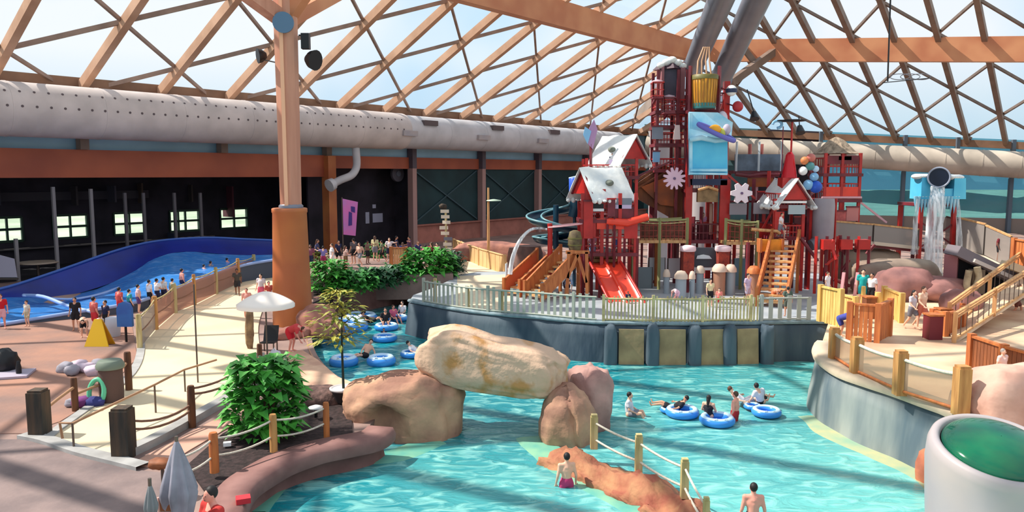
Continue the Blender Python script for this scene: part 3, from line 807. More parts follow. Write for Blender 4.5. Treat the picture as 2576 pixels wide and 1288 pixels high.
# walkway right shoulder: pale strip between fence and planter
def ribbon(name, pts, w, h, m, z):
    ps = smoothline([Vector((p[0], p[1], z)) for p in pts], 5); mb = MB(); rows = []
    for i, p in enumerate(ps):
        d = (ps[min(i + 1, len(ps) - 1)] - ps[max(i - 1, 0)]).normalized(); nr = Vector((d.y, -d.x, 0)) * w / 2
        rows.append([p - nr, p - nr + DZ * h, p + nr + DZ * h, p + nr])
    mb.loft(rows, False)
    return mb.build(name, m)
struct(ribbon('trim_46', [G(x, y, ZG) for x, y in wrt[:6]], .35, .22, M_kerb, ZG))
struct(ribbon('trim_47', [G(x, y, ZG) for x, y in [(60, 1100), (118, 1112), (200, 1140), (300, 1165), (360, 1180)]], .4, .12, M_kerb, ZG))
struct(ribbon('trim_48', [G(x, y, ZG) for x, y in wl[:6]], .3, .1, M_kerb, ZG))
# plaza bottom left, reddish patio mid left
struct(MB().prism(px_poly([(-120, 1105), (60, 1105), (200, 1145), (330, 1180), (420, 1190), (440, 1420), (-300, 1420)], ZG + .02), ZG - .2, ZG + .02).build('floor_plaza', M_plaza))
struct(MB().prism(px_poly([(-200, 800), (330, 800), (345, 900), (250, 1000), (150, 1060), (60, 1090), (-200, 1090)], ZG + .02), ZG - .2, ZG + .02).build('floor_patio', M_redpatio))
struct(MB().prism(px_poly([(330, 1165), (520, 1065), (640, 1010), (700, 985), (730, 1000), (600, 1060), (480, 1130), (400, 1180)], ZG + .03), ZG - .2, ZG + .03).build('floor_path', mat('rosy_path', (206, 158, 138), .75, var=.12, scale=.8)))
# bank of tan rock between the bed and the river
struct(MB().prism(px_poly([(640, 905), (760, 880), (800, 905), (850, 948), (905, 968), (990, 958), (1050, 952), (960, 990), (880, 1000), (780, 985), (700, 960), (640, 960)], ZG + .04), ZG - .2, ZG + .04).build('floor_rock_shelf', mat('rock_shelf', (226, 186, 156), .8, rgb2=(196, 152, 130), scale=1.2, bump=.4)))
# soil bed with plant, bark mound
struct(MB().prism(px_poly([(470, 1170), (560, 1090), (640, 1045), (720, 1000), (790, 985), (880, 1010), (890, 1110), (780, 1135), (690, 1162), (600, 1208), (520, 1240)], ZG + .06), ZG - .2, ZG + .06).build('floor_soil_bed', M_soil))
# tan floor beyond the river, left of the play structure
struct(MB().prism(px_poly([(1120, 690), (1290, 700), (1290, 640), (1120, 620)], ZG + .02), ZG - .2, ZG + .02).build('floor_landing', mat('landing', (226, 206, 176), .75, var=.1, scale=.5)))
struct(MB().prism(px_poly([(1150, 770), (1290, 782), (1290, 690), (1150, 694)], ZP + .01), ZP - .2, ZP + .012).build('floor_deck_corner', mat('landing', (226, 206, 176))))
# ---------------------------------------------------------------- rock arch
def dent(o, c, r, depth, direction):
    c = Vector(c) - Vector(o.location); direction = Vector(direction).normalized()
    for v in o.data.vertices:
        d = (v.co - c).length
        if d < r: v.co += direction * depth * (1 - (d / r) ** 2) ** .6
YB = 24.3
o = rock('boulder', M_boulder, P(1012, 1062, 23.75), (1.84, 1.3, 1.55), 2, .12, .0, .60, 72)
tag(o, 'big brown boulder with a dark hollow holding up the left end of the rock slab', 'rock')
dent(o, P(965, 1065, 23.75 - 1.2), .55, .8, (.1, 1, .15))
for v in o.data.vertices:                    # the flat foot runs out to the left and a shoulder climbs to the right
    if v.co.x < -.8 and v.co.z < -.4: v.co.x -= .25; v.co.y -= .1
    if v.co.x > .6 and v.co.z > .2: v.co.z += .12
o2 = rock('boulder', M_boulder, P(1425, 1085, 22.9), (.84, .85, 1.36), 11, .13, -.2, .8, 60)
tag(o2, 'tall rounded brown boulder with a crack under the right end of the rock slab', 'rock')
for v in o2.data.vertices:
    if v.co.z < 0: v.co.x *= 1 + v.co.z * .12; v.co.x += .12 * -v.co.z
    if abs(v.co.x - .22 + .2 * v.co.z) < .06 and v.co.y < 0: v.co.y += .12
o3 = rock('boulder', mat('pinkgrey_rock', (186, 146, 136), .85, rgb2=(150, 112, 106), scale=.9, bump=.6, bscale=2.2), P(1482, 1010, 24.3), (.68, .9, 1.15), 17, .18, .3, .75, 48)
tag(o3, 'pinkish grey boulder standing behind the cracked one at the arch', 'rock')
# the slab
ls = P(1078, 905, 23.9); le = P(1408, 930, 23.4)
c = (ls + le) / 2
o = rock('rock_slab', M_lintel, c, (2.33, .95, .80), 23, .10, math.atan2(le.y - ls.y, le.x - ls.x), .55, 80, ripple=1.2)
for v in o.data.vertices:
    v.co.z += -v.co.x * .11
    if v.co.x < 0 and v.co.z > 0: v.co.z += .22 * math.exp(-((v.co.x + 1.1) / .8) ** 2)
    if v.co.x > 1.9: v.co.z -= .05
    if v.co.z > 0.35: v.co.z += .05 * math.sin(v.co.y * 6 + v.co.x)
tag(o, 'long pale rock slab lying across two boulders as an arch over the water', 'rock')
# golden streaks are part of the slab's own stone


# red rock tongue with the rope fence in the pool
tp = smoothline([G(x, y, .25) for x, y in ((1395, 1135), (1450, 1160), (1525, 1185), (1600, 1222), (1680, 1262), (1745, 1310), (1790, 1370), (1830, 1440))], 6)
rows = []
for i, p in enumerate(tp):
    d = (tp[min(i + 1, len(tp) - 1)] - tp[max(i - 1, 0)]).normalized(); nr = Vector((-d.y, d.x, 0)); row = []
    for k in range(13):
        a = PI * k / 12
        j = 1 + .45 * noise.noise(p * 1.6 + Vector((k * .6, 0, 0))) + .25 * noise.noise(p * 4 + Vector((k * 1.1, 3, 0)))
        row.append(Vector((p.x, p.y, -.15)) + nr * math.cos(a) * .62 * j * (1 + .35 * (k < 6)) + DZ * math.sin(a) ** .6 * (.48 + .30 * noise.noise(p * 1.1 + Vector((0, 0, k * .25)))) * j)
    rows.append(row)
o = centre(MB().loft(rows).build('rock_ledge', M_redrock))
tag(o, 'low red brown rock ledge carrying the pale rope posts between the two pools', 'rock')
struct(strip('trim_49', [G(x, y, 0) for x, y in ((1330, 1100), (1390, 1160), (1480, 1215), (1580, 1268), (1650, 1330), (1700, 1420))][::-1][::-1], .55, .02, mat('pale_shelf', (150, 190, 160))))
# rocks by the column base and the right edge
c0 = G(737, 838, ZG)
for k, (dx, dy, s_, sd) in enumerate(((.9, .3, (.9, .8, .75), 31), (1.5, -.7, (.8, .6, .5), 32), (.2, -1.35, (.9, .45, .3), 33))):
    o = rock('boulder', mat('rosy_rock', (176, 120, 102), .85, rgb2=(132, 88, 80), scale=1.2, bump=.6), (c0.x + dx + .1, c0.y + dy + .4, ZG + s_[2] * .55), s_, sd, .2, .3 * k, .8, 28)
    tag(o, ['rosy rock hugging the right foot of the big orange column', 'rosy rock at the water edge right of the big column', 'flat rosy rock in front of the big column'][k], 'rock')
o = rock('boulder', mat('rosy_pale', (222, 178, 158), .85, rgb2=(190, 146, 130), scale=1.0, bump=.6, bscale=2), P(2545, 1020, 19.5), (1.35, 1.1, 1.0), 41, .14, .2, .8, 48)
o.location.z = ZR + .35
tag(o, 'smooth rosy boulder behind the green topped post at the right edge', 'rock')
o = rock('boulder', mat('orange_rock', (200, 120, 86), .85, rgb2=(160, 92, 72), scale=1.4, bump=.6), G(2352, 1205, .2) + Vector((0.1, 0.3, 0)), (.35, .4, .75), 43, .2, 0, .8, 28)
tag(o, 'small orange rock at the water line left of the green topped post', 'rock')
for k, (x, y, s_) in enumerate(((2270, 752, (1.5, 1.1, .95)), (2360, 752, (1.5, 1.2, .7)), (2415, 800, (.9, .8, .8)), (2180, 735, (1.0, .8, .7)))):
    q = G(x, y, ZR)
    o = rock('boulder', mat('mauve_rock', (168, 116, 108), .85, rgb2=(128, 90, 88), scale=.8, bump=.6), (q.x, q.y, ZR + s_[2] * .6), s_, 50 + k, .18, .4 * k, .8, 30)
    tag(o, ['mauve boulder at the left foot of the water tower', 'mauve boulder under the falling water', 'mauve rock right of the falling water by the orange box fence', 'low mauve rock behind the yellow plank gate'][k], 'rock')
o = rock('boulder', mat('dusk_rock', (112, 106, 110), .85, rgb2=(84, 84, 92), scale=.9, bump=.6), G(2035, 862, .2) + Vector((0, .5, 0)), (1.35, .9, 1.45), 58, .12, .1, .8, 36); tag(o, 'dusky grey rock bulging from the right end of the play deck wall', 'rock')
# the play deck wall: dark buttresses with tan panels between
fw = smoothline([G(x, y, ZP) for x, y in pd_front], 20)
def on_front(x):
    best = min(fw, key=lambda p: abs((p.x / p.y) - (x - 1288) / (1961 + 0)))
    i = fw.index(best); d = (fw[min(i + 1, len(fw) - 1)] - fw[max(i - 1, 0)]).normalized()
    return best, Vector((d.y, -d.x, 0)), math.atan2(d.y, d.x)
for k, (x0, x1) in enumerate(((1548, 1616), (1650, 1720), (1750, 1816), (1846, 1906))):
    a, n1, _1 = on_front(x0 + 10); b, n2, _2 = on_front(x1 + 10)
    t = MB().slab([a + n1 * .50 - DZ * (ZP + .35), b + n2 * .50 - DZ * (ZP + .35), b + n2 * .30 + DZ * -.18, a + n1 * .30 + DZ * -.18], .12).build('stone_panel', mat('tan_panel', (176, 152, 112), .85, rgb2=(140, 118, 88), scale=1.0, bump=.5))
    tag(centre(t), '%s tan stone panel set in the slate wall below the picket fence' % ['leftmost', 'second from left', 'third from left', 'rightmost'][k], 'panel', 'tan panels of the slate wall')
for k, x in enumerate((1535, 1634, 1736, 1832, 1922)):
    a, n1, r1 = on_front(x + 10)
    o = rock('wall_buttress', M_slate, (a + n1 * .42).to_tuple()[:2] + (.62,), (.28, .30, 1.05), 60 + k, .12, r1, .5, 24)
    tag(o, 'dark slate buttress on the pool wall, %s from the left' % ORD[k], 'buttress', 'slate buttresses of the play deck wall')

# ---------------------------------------------------------------- the big column
cb = G(737, 815, ZG)
yc = cb.y
t = thing('support_column', 'massive round orange column carrying a pale timber mast up to the roof', 'column', cb)
zt = P(737, 523, yc).z
r0 = (P(787, 800, yc).x - P(690, 800, yc).x) / 2; r1 = (P(767, 540, yc).x - P(683, 540, yc).x) / 2
body = MB().lathe([(r0 * 1.0, 0), (r0 * .985, 1.0), ((r0 + r1) / 2, (zt - ZG) * .5), (r1, zt - ZG - .25), (r1 * 1.04, zt - ZG - .2), (r1 * 1.04, zt - ZG - .03), (r1 * .97, zt - ZG)], 36).build('column_base', M_column, t)
zm = P(735, 60, yc).z
mw = (P(758, 500, yc).x - P(705, 500, yc).x) / 2
mx = P(731.5, 500, yc).x - cb.x
mst = MB().tube([(mx, 0, zt - ZG - .05), (mx, 0, zm - ZG + 4)], [mw * 1.02, mw * 1.16], 10)
mst.sm = [False] * len(mst.sm)
mst.build('mast', M_mast, t)
MB().beam((mx - mw * .12, -mw * .98, zt - ZG), (mx - mw * .12, -mw * 1.12, zm - ZG + 4), mw * .34, mw * .2, Vector((0, 1, 0))).build('lit_stripe', mat('lit_stripe_wood', (236, 182, 148), .5), t)  # pale strip added to stand for the lit stripe down the mast
MB().lathe([(mw * 1.12, 0), (mw * 1.15, .12), (mw * 1.0, .2)], 28, (mx, 0, zt - ZG - .02)).build('mast_collar', M_steel, t)
top = Vector((cb.x + mx, cb.y, zm))
def rel(p): return Vector(p) - cb
for nm, tgt, w in (('left', P(470, -130, 33), .62), ('right', P(985, -90, 47), .62), ('back', P(830, -110, 37), .55)):
    MB().beam(rel(top + DZ * .1 + (tgt - top).normalized() * .3), rel(tgt), w, w, DZ).build('roof_strut', M_glulam if nm != 'left' else M_mast, t)
MB().cyl(rel(P(712, 56, yc - .75)) + Vector((0, .1, 0)), rel(P(712, 56, yc - .95)), .48, n=24).build('bolt_plate', mat('plate_blue', (92, 118, 146), .35, metal=.4), t)
# lamps and camera clamped on the mast
def floodlight(pos, target, label, s=1.0):
    t = thing('floodlight', label, 'light', pos)
    d = (Vector(target) - Vector(pos)); d.normalize()
    MB().tube([d * -.18 * s, d * .02, d * .22 * s], [.14 * s, .30 * s, .36 * s], 16).build('lamp_housing', M_black, t)
    MB().beam(Vector((0, 0, -.25 * s)), Vector((0, 0, .1)), .08, .08).build('bracket', M_black, t)
    return t
fl = P(660, 140, yc - .2); lt_ = floodlight(fl, fl + Vector((-1, -.6, -.15)), 'small black floodlight clamped to the left side of the timber mast')
at_empty(lt_, MB().beam(P(662, 150, yc - .2), P(706, 160, yc - .2), .06, .06).build('lamp_arm', M_metal))
fr_ = P(782, 150, yc - .3); floodlight(fr_, fr_ + Vector((1, -.5, -.2)), 'wide black floodlight with a pale cap on the right side of the timber mast', 1.35)
sp = P(769, 104, yc - .3)
t = thing('loudspeaker', 'upright black loudspeaker hung on the right of the timber mast', 'speaker', sp)
MB().box((0, 0, 0), (.38, .34, .72)).build('speaker_box', M_black, t)
MB().beam((-.35, .1, .3), (0, .1, .3), .06, .06).build('bracket', M_black, t)

# ---------------------------------------------------------------- grey steel pipes down to the pier behind the tower
def pipe(a, b, r0, r1, label):
    t = thing('steel_pipe', label, 'pipe', a)
    d = b - a
    MB().tube([Vector(), d * .5, d], [r0, (r0 + r1) / 2, r1], 28).build('pipe_shaft', M_steel, t)
    MB().tube([d * 0 + d.normalized() * .0, d.normalized() * .35], r0 * 1.12, 28).build('pipe_flange', M_steel, t)
b0 = P(1742, 172, 54); b1 = P(1813, 0, 40); pipe(b0, b0 + (b1 - b0) * 1.7, .66, .66, 'left one of the two fat grey steel pipes rising behind the bucket tower')
b2 = P(1812, 200, 54); b3 = P(1903, 0, 41); pipe(b2, b2 + (b3 - b2) * 1.7, .70, .70, 'right one of the two fat grey steel pipes rising behind the bucket tower')
q = P(1775, 210, 54.5)
t = thing('concrete_pier', 'round concrete pier hidden behind the bucket tower under the steel pipes', 'column', (q.x, q.y, ZG))
MB().lathe([(1.0, 0), (.9, q.z - ZG - 1), (1.2, q.z - ZG - .2), (1.2, q.z - ZG)], 24).build('pier_shaft', mat('pier_grey', (190, 184, 186), .7), t)
q = P(1663, 330, 52)
t = thing('concrete_pier', 'pale grey round pier showing left of the tower under its side cabins', 'column', (q.x, q.y, ZG))
MB().lathe([(.75, 0), (.72, q.z - ZG - .4), (.85, q.z - ZG)], 24).build('pier_shaft', mat('pier_grey', (190, 184, 186)), t)
# ---------------------------------------------------------------- posts and ropes
def sag(a, b, s, n=8):
    return [a.lerp(b, k / n) - DZ * s * 4 * (k / n) * (1 - k / n) for k in range(n + 1)]
def wood_post(px, ytop, ybot, z, wpx, m, label, group, square=True, rings=()):
    f = G(px, ybot, z)
    top = P(px, ytop, f.y).z
    w = wpx / scale_at(f.y) * .9
    t = thing('fence_post', label, 'post', f, group=group)
    h = top - z
    if square:
        ps_ = MB().box((0, 0, h / 2), (w, w, h)).build('post_shaft', m, t)
        MB().box((0, 0, h + .03), (w * .86, w * .86, .07)).build('post_cap', m, ps_)
    else:
        MB().lathe([(w * .5, 0), (w * .52, h * .5), (w * .48, h - .05), (w * .40, h)], 14).build('post_shaft', m, t)
    for r in rings:
        MB().lathe([(w * .56, h * r - .04), (w * .6, h * r), (w * .56, h * r + .04)], 14).build('rope_wrap', M_rope, t)
    return f, h, w
def rope(a, b, m, label, group, s=.12, r=.03, name='rope'):
    o = centre(MB().tube(sag(Vector(a), Vector(b), s), r, 6).build(name, m))
    return tag(o, label, 'rope', group)
# left walkway, dark weathered posts
LP = [(102, 985, 1098, 44, M_blackpost, 'thick blackened fence post at the left corner of the walkway'),
      (313, 1030, 1152, 50, M_blackpost, 'thick weathered post at the near right corner of the walkway'),
      (190, 950, 1035, 18, M_post, 'slim dark post behind the blackened corner post'),
      (276, 940, 1010, 22, M_post, 'dark post beside the round bin'),
      (325, 885, 985, 19, M_post, 'slim brown post between the bin and the pale walkway'),
      (484, 970, 1075, 21, M_post, 'brown post on the right kerb, nearest the thick weathered one'),
      (611, 908, 1000, 19, M_post, 'brown post on the right kerb, behind the leafy plant'),
      (655, 865, 945, 15, M_post, 'brown post on the right kerb just below the white parasol')]
lf = [wood_post(x, a, b, ZG, w, m, l, 'dark posts of the walkway', x in (102, 313)) for x, a, b, w, m, l in LP]
def rp(i, f): p, h, w = lf[i]; return Vector((p.x, p.y, p.z + h * f))
for k, (i, j, f, g, s_) in enumerate(((1, 5, .80, .55, .22), (1, 5, .62, .42, .22), (5, 6, .93, .8, .12), (5, 6, .8, .6, .14), (6, 7, .8, .6, .1))):
    rope(rp(i, f), rp(j, g), M_ropedk, ['upper rope between the thick weathered post and the next post', 'lower rope between the thick weathered post and the next post', 'upper rope behind the leafy plant', 'lower rope behind the leafy plant', 'short rope below the white parasol'][k], 'ropes of the walkway right side', s_, .035)
for k, (i, j, f, g) in enumerate(((0, 2, .5, .72), (2, 3, .5, .7), (3, 4, .6, .75))):
    a = rp(i, f); b = rp(j, g)
    o = centre(MB().tube([a, a.lerp(b, .5) + DZ * .02, b], .045, 8).build('hand_rail', mat('rail_tan', (170, 128, 96), .7)))
    tag(o, ['wooden hand rail starting at the blackened corner post', 'wooden hand rail crossing in front of the green hoop', 'wooden hand rail ending at the slim post by the walkway'][k], 'rail', 'hand rails left of the walkway')
# middle hand rail on thin metal posts
mr = [(160, 1040, 1120), (188, 1075, 1130), (392, 968, 1040), (466, 925, 985), (498, 690, 965)]
hs = []
for k, (x, a, b) in enumerate(((186, 1065, 1128), (392, 968, 1038), (466, 930, 985))):
    f = G(x, b, ZW); zt_ = P(x, a, f.y).z; hs.append(Vector((f.x, f.y, zt_)))
    o = MB().cyl((0, 0, 0), (0, 0, zt_ - ZW), .03, n=8).build('rail_stanchion', M_metal); o.location = f
    tag(o, ['thin metal stanchion at the low end of the walkway hand rail', 'thin metal stanchion in the middle of the walkway hand rail', 'thin metal stanchion at the top of the walkway hand rail'][k], 'stanchion', 'stanchions of the walkway')
o = centre(MB().tube([hs[0] + Vector((-.35, .1, -.45)), hs[0] + Vector((-.4, .1, -.02)), hs[0], hs[1], hs[2], G(545, 905, ZW + .9)], .035, 8).build('hand_rail', mat('rail_tan', (170, 128, 96))))
tag(o, 'thin curved hand rail on metal stanchions down the middle of the walkway', 'rail')
f = G(498, 962, ZW); o = MB().cyl((0, 0, 0), (0, 0, P(498, 715, f.y).z - ZW), .03, n=8).build('tall_pole', M_metal); o.location = f
tag(o, 'tall thin metal pole standing in the middle of the pale walkway', 'pole')
# left side fence of the walkway, further up (golden sunlit posts)
UP = [(352, 790, 880), (392, 745, 832), (440, 715, 790), (490, 690, 770), (545, 672, 742), (600, 650, 715), (640, 640, 700)]
uf = []
for k, (x, a, b) in enumerate(UP):
    uf.append(wood_post(x, a, b, ZG, 15 if k < 3 else 10, M_post4 if k % 2 == 0 else M_post2, 'sunlit post on the far left side of the walkway, %s from the near end' % ORD[k], 'sunlit posts of the walkway', False))
for k in range(len(uf) - 1):
    for f_ in (.9, .5):
        a = uf[k][0] + DZ * uf[k][1] * f_; b = uf[k + 1][0] + DZ * uf[k + 1][1] * f_
        rope(a, b, M_post4 if f_ > .6 else M_ropedk, '%s rope run of the sunlit walkway fence, %s bay from the near end' % ('upper' if f_ > .6 else 'lower', ORD[k]), 'ropes of the sunlit walkway fence', .1, .035)
    a = uf[k][0]; b = uf[k + 1][0]; h1 = uf[k][1] * .8; h2 = uf[k + 1][1] * .8
    o = centre(MB().slab([a + DZ * .1, b + DZ * .1, b + DZ * h2, a + DZ * h1], .02).build('mesh_panel', M_mesh if k < 1 else glass('rosy_mesh_%d' % k, (196, 156, 142), .45, .6)))
    tag(o, 'see through rosy mesh panel in the %s bay of the sunlit walkway fence' % ORD[k], 'panel', 'mesh panels of the sunlit walkway fence')
# rope fence along the pool kerb, orange posts
KP = [(540, 1088, 1188, 26, M_post3, 'reddish post at the folded parasol'), (689, 1042, 1136, 22, M_post2, 'golden post in the middle of the soil bed kerb'), (822, 1012, 1100, 18, M_post3, 'leaning orange post beside the left boulder')]
kf = [wood_post(x, a, b, ZG + .2, w, m, l, 'posts of the soil bed rope fence', False) for x, a, b, w, m, l in KP]
k0 = G(440, 1235, ZG + .2)
for i, (pa_, pb_) in enumerate(((None, 0), (0, 1), (1, 2))):
    for f_ in (.85, .42):
        b = kf[pb_][0] + DZ * kf[pb_][1] * f_
        a = (kf[pa_][0] + DZ * kf[pa_][1] * f_) if pa_ is not None else k0 + DZ * .9 * f_
        rope(a, b, M_rope, '%s pale rope %s' % ('upper' if f_ > .6 else 'lower', ['between the folded parasol and the reddish post', 'between the reddish and the golden post', 'between the golden and the leaning post'][i]), 'pale ropes of the soil bed fence', .10, .028)
# rope fence on the red ledge
TP_ = [(1494, 1048, 1128, 20, 'pale square post at the foot of the right boulder'), (1606, 1098, 1186, 20, 'second pale square post out on the red ledge'), (1721, 1160, 1252, 21, 'third pale square post on the red ledge, split at its foot'), (1775, 1258, 1345, 17, 'fourth pale square post cut by the bottom edge')]
tf = [wood_post(x, a, b, .42, w, M_post4, l, 'pale posts of the red ledge', True) for x, a, b, w, l in TP_]
for i in range(3):
    for f_ in (.82, .3):
        rope(tf[i][0] + DZ * tf[i][1] * f_, tf[i + 1][0] + DZ * tf[i + 1][1] * f_, M_rope, '%s white rope in the %s bay of the red ledge fence' % ('upper' if f_ > .5 else 'lower', ORD[i]), 'white ropes of the red ledge', .05, .03)
# right deck fence: broad golden posts, top rope, mesh
RP = [(2097, 828, 905, 24, 'golden square post at the far end of the curved wall'), (2153, 853, 942, 28, 'golden square post, second from the far end of the curved wall'), (2262, 887, 993, 30, 'golden square post in the middle of the curved wall'), (2415, 926, 1043, 36, 'golden square post nearest the green topped post')]
rf = [wood_post(x, a, b, ZR + .12, w, M_post2, l, 'golden posts of the curved wall', True) for x, a, b, w, l in RP]
for i in range(3):
    a, b = rf[i], rf[i + 1]
    rope(a[0] + DZ * a[1] * .86, b[0] + DZ * b[1] * .86, M_rope, 'thick pale top rope in the %s bay of the curved wall fence' % ORD[i], 'top ropes of the curved wall', .06, .05)
    rope(a[0] + DZ * .12, b[0] + DZ * .12, M_post3, 'low brown rail in the %s bay of the curved wall fence' % ORD[i], 'low rails of the curved wall', 0, .05, 'low_rail')
    o = centre(MB().slab([a[0] + DZ * .15, b[0] + DZ * .15, b[0] + DZ * b[1] * .84, a[0] + DZ * a[1] * .84], .02).build('mesh_panel', glass('netting_%d' % i, (196, 180, 160), .28, .5)))
    tag(o, 'thin see through netting in the %s bay of the curved wall fence' % ORD[i], 'panel', 'netting of the curved wall')
# plank fences and boxes on the right deck
def plank_fence(pts, z, h, m, label, name='plank_fence', pw=.14, gap=.02, mrail=None, posts=True, cat='fence'):
    t = thing(name, label, cat, pts[0])
    mrail = mrail or m
    for i in range(len(pts) - 1):
        a = Vector(pts[i]); b = Vector(pts[i + 1]); L_ = (b - a).length; d = (b - a) / L_; n = max(1, int(L_ / (pw + gap)))
        pl = MB(); ang = math.atan2(d.y, d.x)
        for k in range(n):
            p = a + d * (pw + gap) * (k + .5) - Vector(pts[0])
            pl.box((p.x, p.y, p.z + h / 2 + .02 * math.sin(k * 2.1)), (pw, .04, h), ang)
        pl.build('plank_panel', m, t)
        rl = MB().beam(a - Vector(pts[0]) + DZ * (h + .04), b - Vector(pts[0]) + DZ * (h + .04), .16, .07)
        rl.build('top_rail', mrail, t)
        if posts:
            for p in ((a, b) if i == 0 else (b,)):
                q_ = p - Vector(pts[0]); MB().box((q_.x, q_.y, q_.z + h / 2 + .06), (.2, .2, h + .12), ang).build('post', mrail, t)
    return t
def gp(x, y, z=ZR): return G(x, y, z)
plank_fence([gp(2062, 808), gp(2112, 822)], ZR, 1.45, M_woodyel, 'pale yellow plank fence closing the play deck at its right end')
plank_fence([gp(2112, 800), gp(2150, 812)], ZR, 1.0, M_woodyel, 'short pale yellow plank gate beside the orange box fence')
plank_fence([gp(2134, 856), gp(2205, 862), gp(2236, 845)], ZR, 1.35, M_woodor, 'tall orange plank screen at the far end of the curved wall')
plank_fence([gp(2222, 790), gp(2266, 812)], ZR, 1.15, M_woodyel, 'sunlit yellow plank fence leading back from the orange screen')
plank_fence([gp(2345, 838), gp(2376, 846), gp(2420, 836), gp(2418, 822)], ZR, .85, M_woodor, 'orange plank box fence in front of the dark cave')
plank_fence([gp(2440, 930), gp(2520, 962), gp(2640, 1000)], ZR, 1.05, M_woodbr, 'red brown plank fence at the right edge behind the rosy boulder', mrail=M_post3)
for k, (x, a, b, w) in enumerate(((2206, 735, 800, 18), (2170, 720, 775, 12))):
    wood_post(x, a, b, ZR, w, M_woodyel, ['thick sunlit yellow post behind the orange screen', 'slimmer yellow post behind the orange screen'][k], 'yellow posts of the right deck', False)
# long wooden ramp railings at the right
def rail_run(a, b, h, label, m=M_woodtan, nb=14):
    t = thing('ramp_railing', label, 'railing', a)
    d = Vector(b) - Vector(a)
    for f_ in (h, h * .86): MB().beam(DZ * f_, d + DZ * f_, .1, .07).build('rail', m, t)
    MB().beam(DZ * .12, d + DZ * .12, .08, .08).build('bottom_rail', m, t)
    bl = MB()
    for k in range(nb + 1):
        p = d * k / nb; bl.beam(p + DZ * .1, p + DZ * h * .86, .03, .03, DU)
    o = bl.build('baluster_row', M_metal, t); o['kind'] = 'stuff'
    for k in (0, .5, 1): MB().beam(d * k, d * k + DZ * (h + .05), .14, .14, DU).build('post', m, t)
    return t
ra = G(2400, 862, ZR); rb = Vector((P(2600, 790, 33).x, 33.5, ZR + 1.0))
rail_run(ra, rb, 1.1, 'sloping pale wood railing on the near side of the ramp at the right edge')
ra2 = G(2385, 835, ZR); rb2 = Vector((P(2600, 745, 37).x, 38, ZR + 1.3))
rail_run(ra2, rb2, 1.15, 'sloping wood railing on the far side of the ramp at the right edge')
struct(MB().slab([ra, rb, rb2, ra2], .12).build('floor_ramp', M_deckr))
# picket railing along the front of the play deck
def picket_run(x0, x1, n, m, name, label, h=1.15, step=.16, rail=None, base=None):
    ps = [p for p in fw if x0 <= 1288 + 1961 * p.x / p.y <= x1]
    a = ps[0]; t = thing(name, label, 'fence', (a.x, a.y, ZP))
    acc = 0; pk = MB(); last = ps[0]; posts = []
    tot = 0
    for i in range(1, len(ps)):
        seg = (ps[i] - ps[i - 1]).length; d = (ps[i] - ps[i - 1]).normalized(); ang = math.atan2(d.y, d.x)
        while acc < seg:
            q_ = ps[i - 1] + d * acc; tot += 1
            hh = h * (1 + .05 * math.sin(tot * 1.7))
            pk.box((q_.x - a.x, q_.y - a.y, hh / 2 + .05), (step * .45, .03, hh), ang)
            if tot % 14 == 1: posts.append((q_, ang))
            acc += step
        acc -= seg
    o = pk.build('picket_row', m, t); o['kind'] = 'stuff'
    r1 = [Vector((p.x - a.x, p.y - a.y, h * .97)) for p in ps[::4]]; r2 = [Vector((p.x - a.x, p.y - a.y, .16)) for p in ps[::4]]
    MB().tube(r1, .045, 6).build('top_rail', rail or m, t); MB().tube(r2, .04, 6).build('bottom_rail', rail or m, t)
    for q_, ang in posts: MB().box((q_.x - a.x, q_.y - a.y, h * .55), (.12, .12, h * 1.15), ang).build('post', rail or m, t)
    return t
picket_run(1515, 1925, 0, M_ylw_picket, 'picket_fence', 'dense yellowish picket fence on the play deck edge above the tan panels', 1.1, .15)
picket_run(1925, 2060, 0, mat('grey_picket', (170, 172, 166), .5), 'picket_fence', 'sparse grey picket fence at the right end of the play deck edge', 1.1, .42)
picket_run(1060, 1513, 0, mat('grey_green_picket', (168, 172, 158), .5), 'picket_fence', 'sparse grey green railing along the left part of the play deck edge', 1.15, .30)
# wooden posts standing along the left part of that edge
for k, (x, a, b) in enumerate(((1177, 720, 780), (1262, 728, 790), (1095, 700, 765))):
    wood_post(x, a, b, ZP, 11, M_post4, 'pale fence post at the play deck edge, %s' % ['middle of three left of the stairs', 'nearest the stairs', 'above the left corner by the river'][k], 'pale posts of the play deck edge', False)
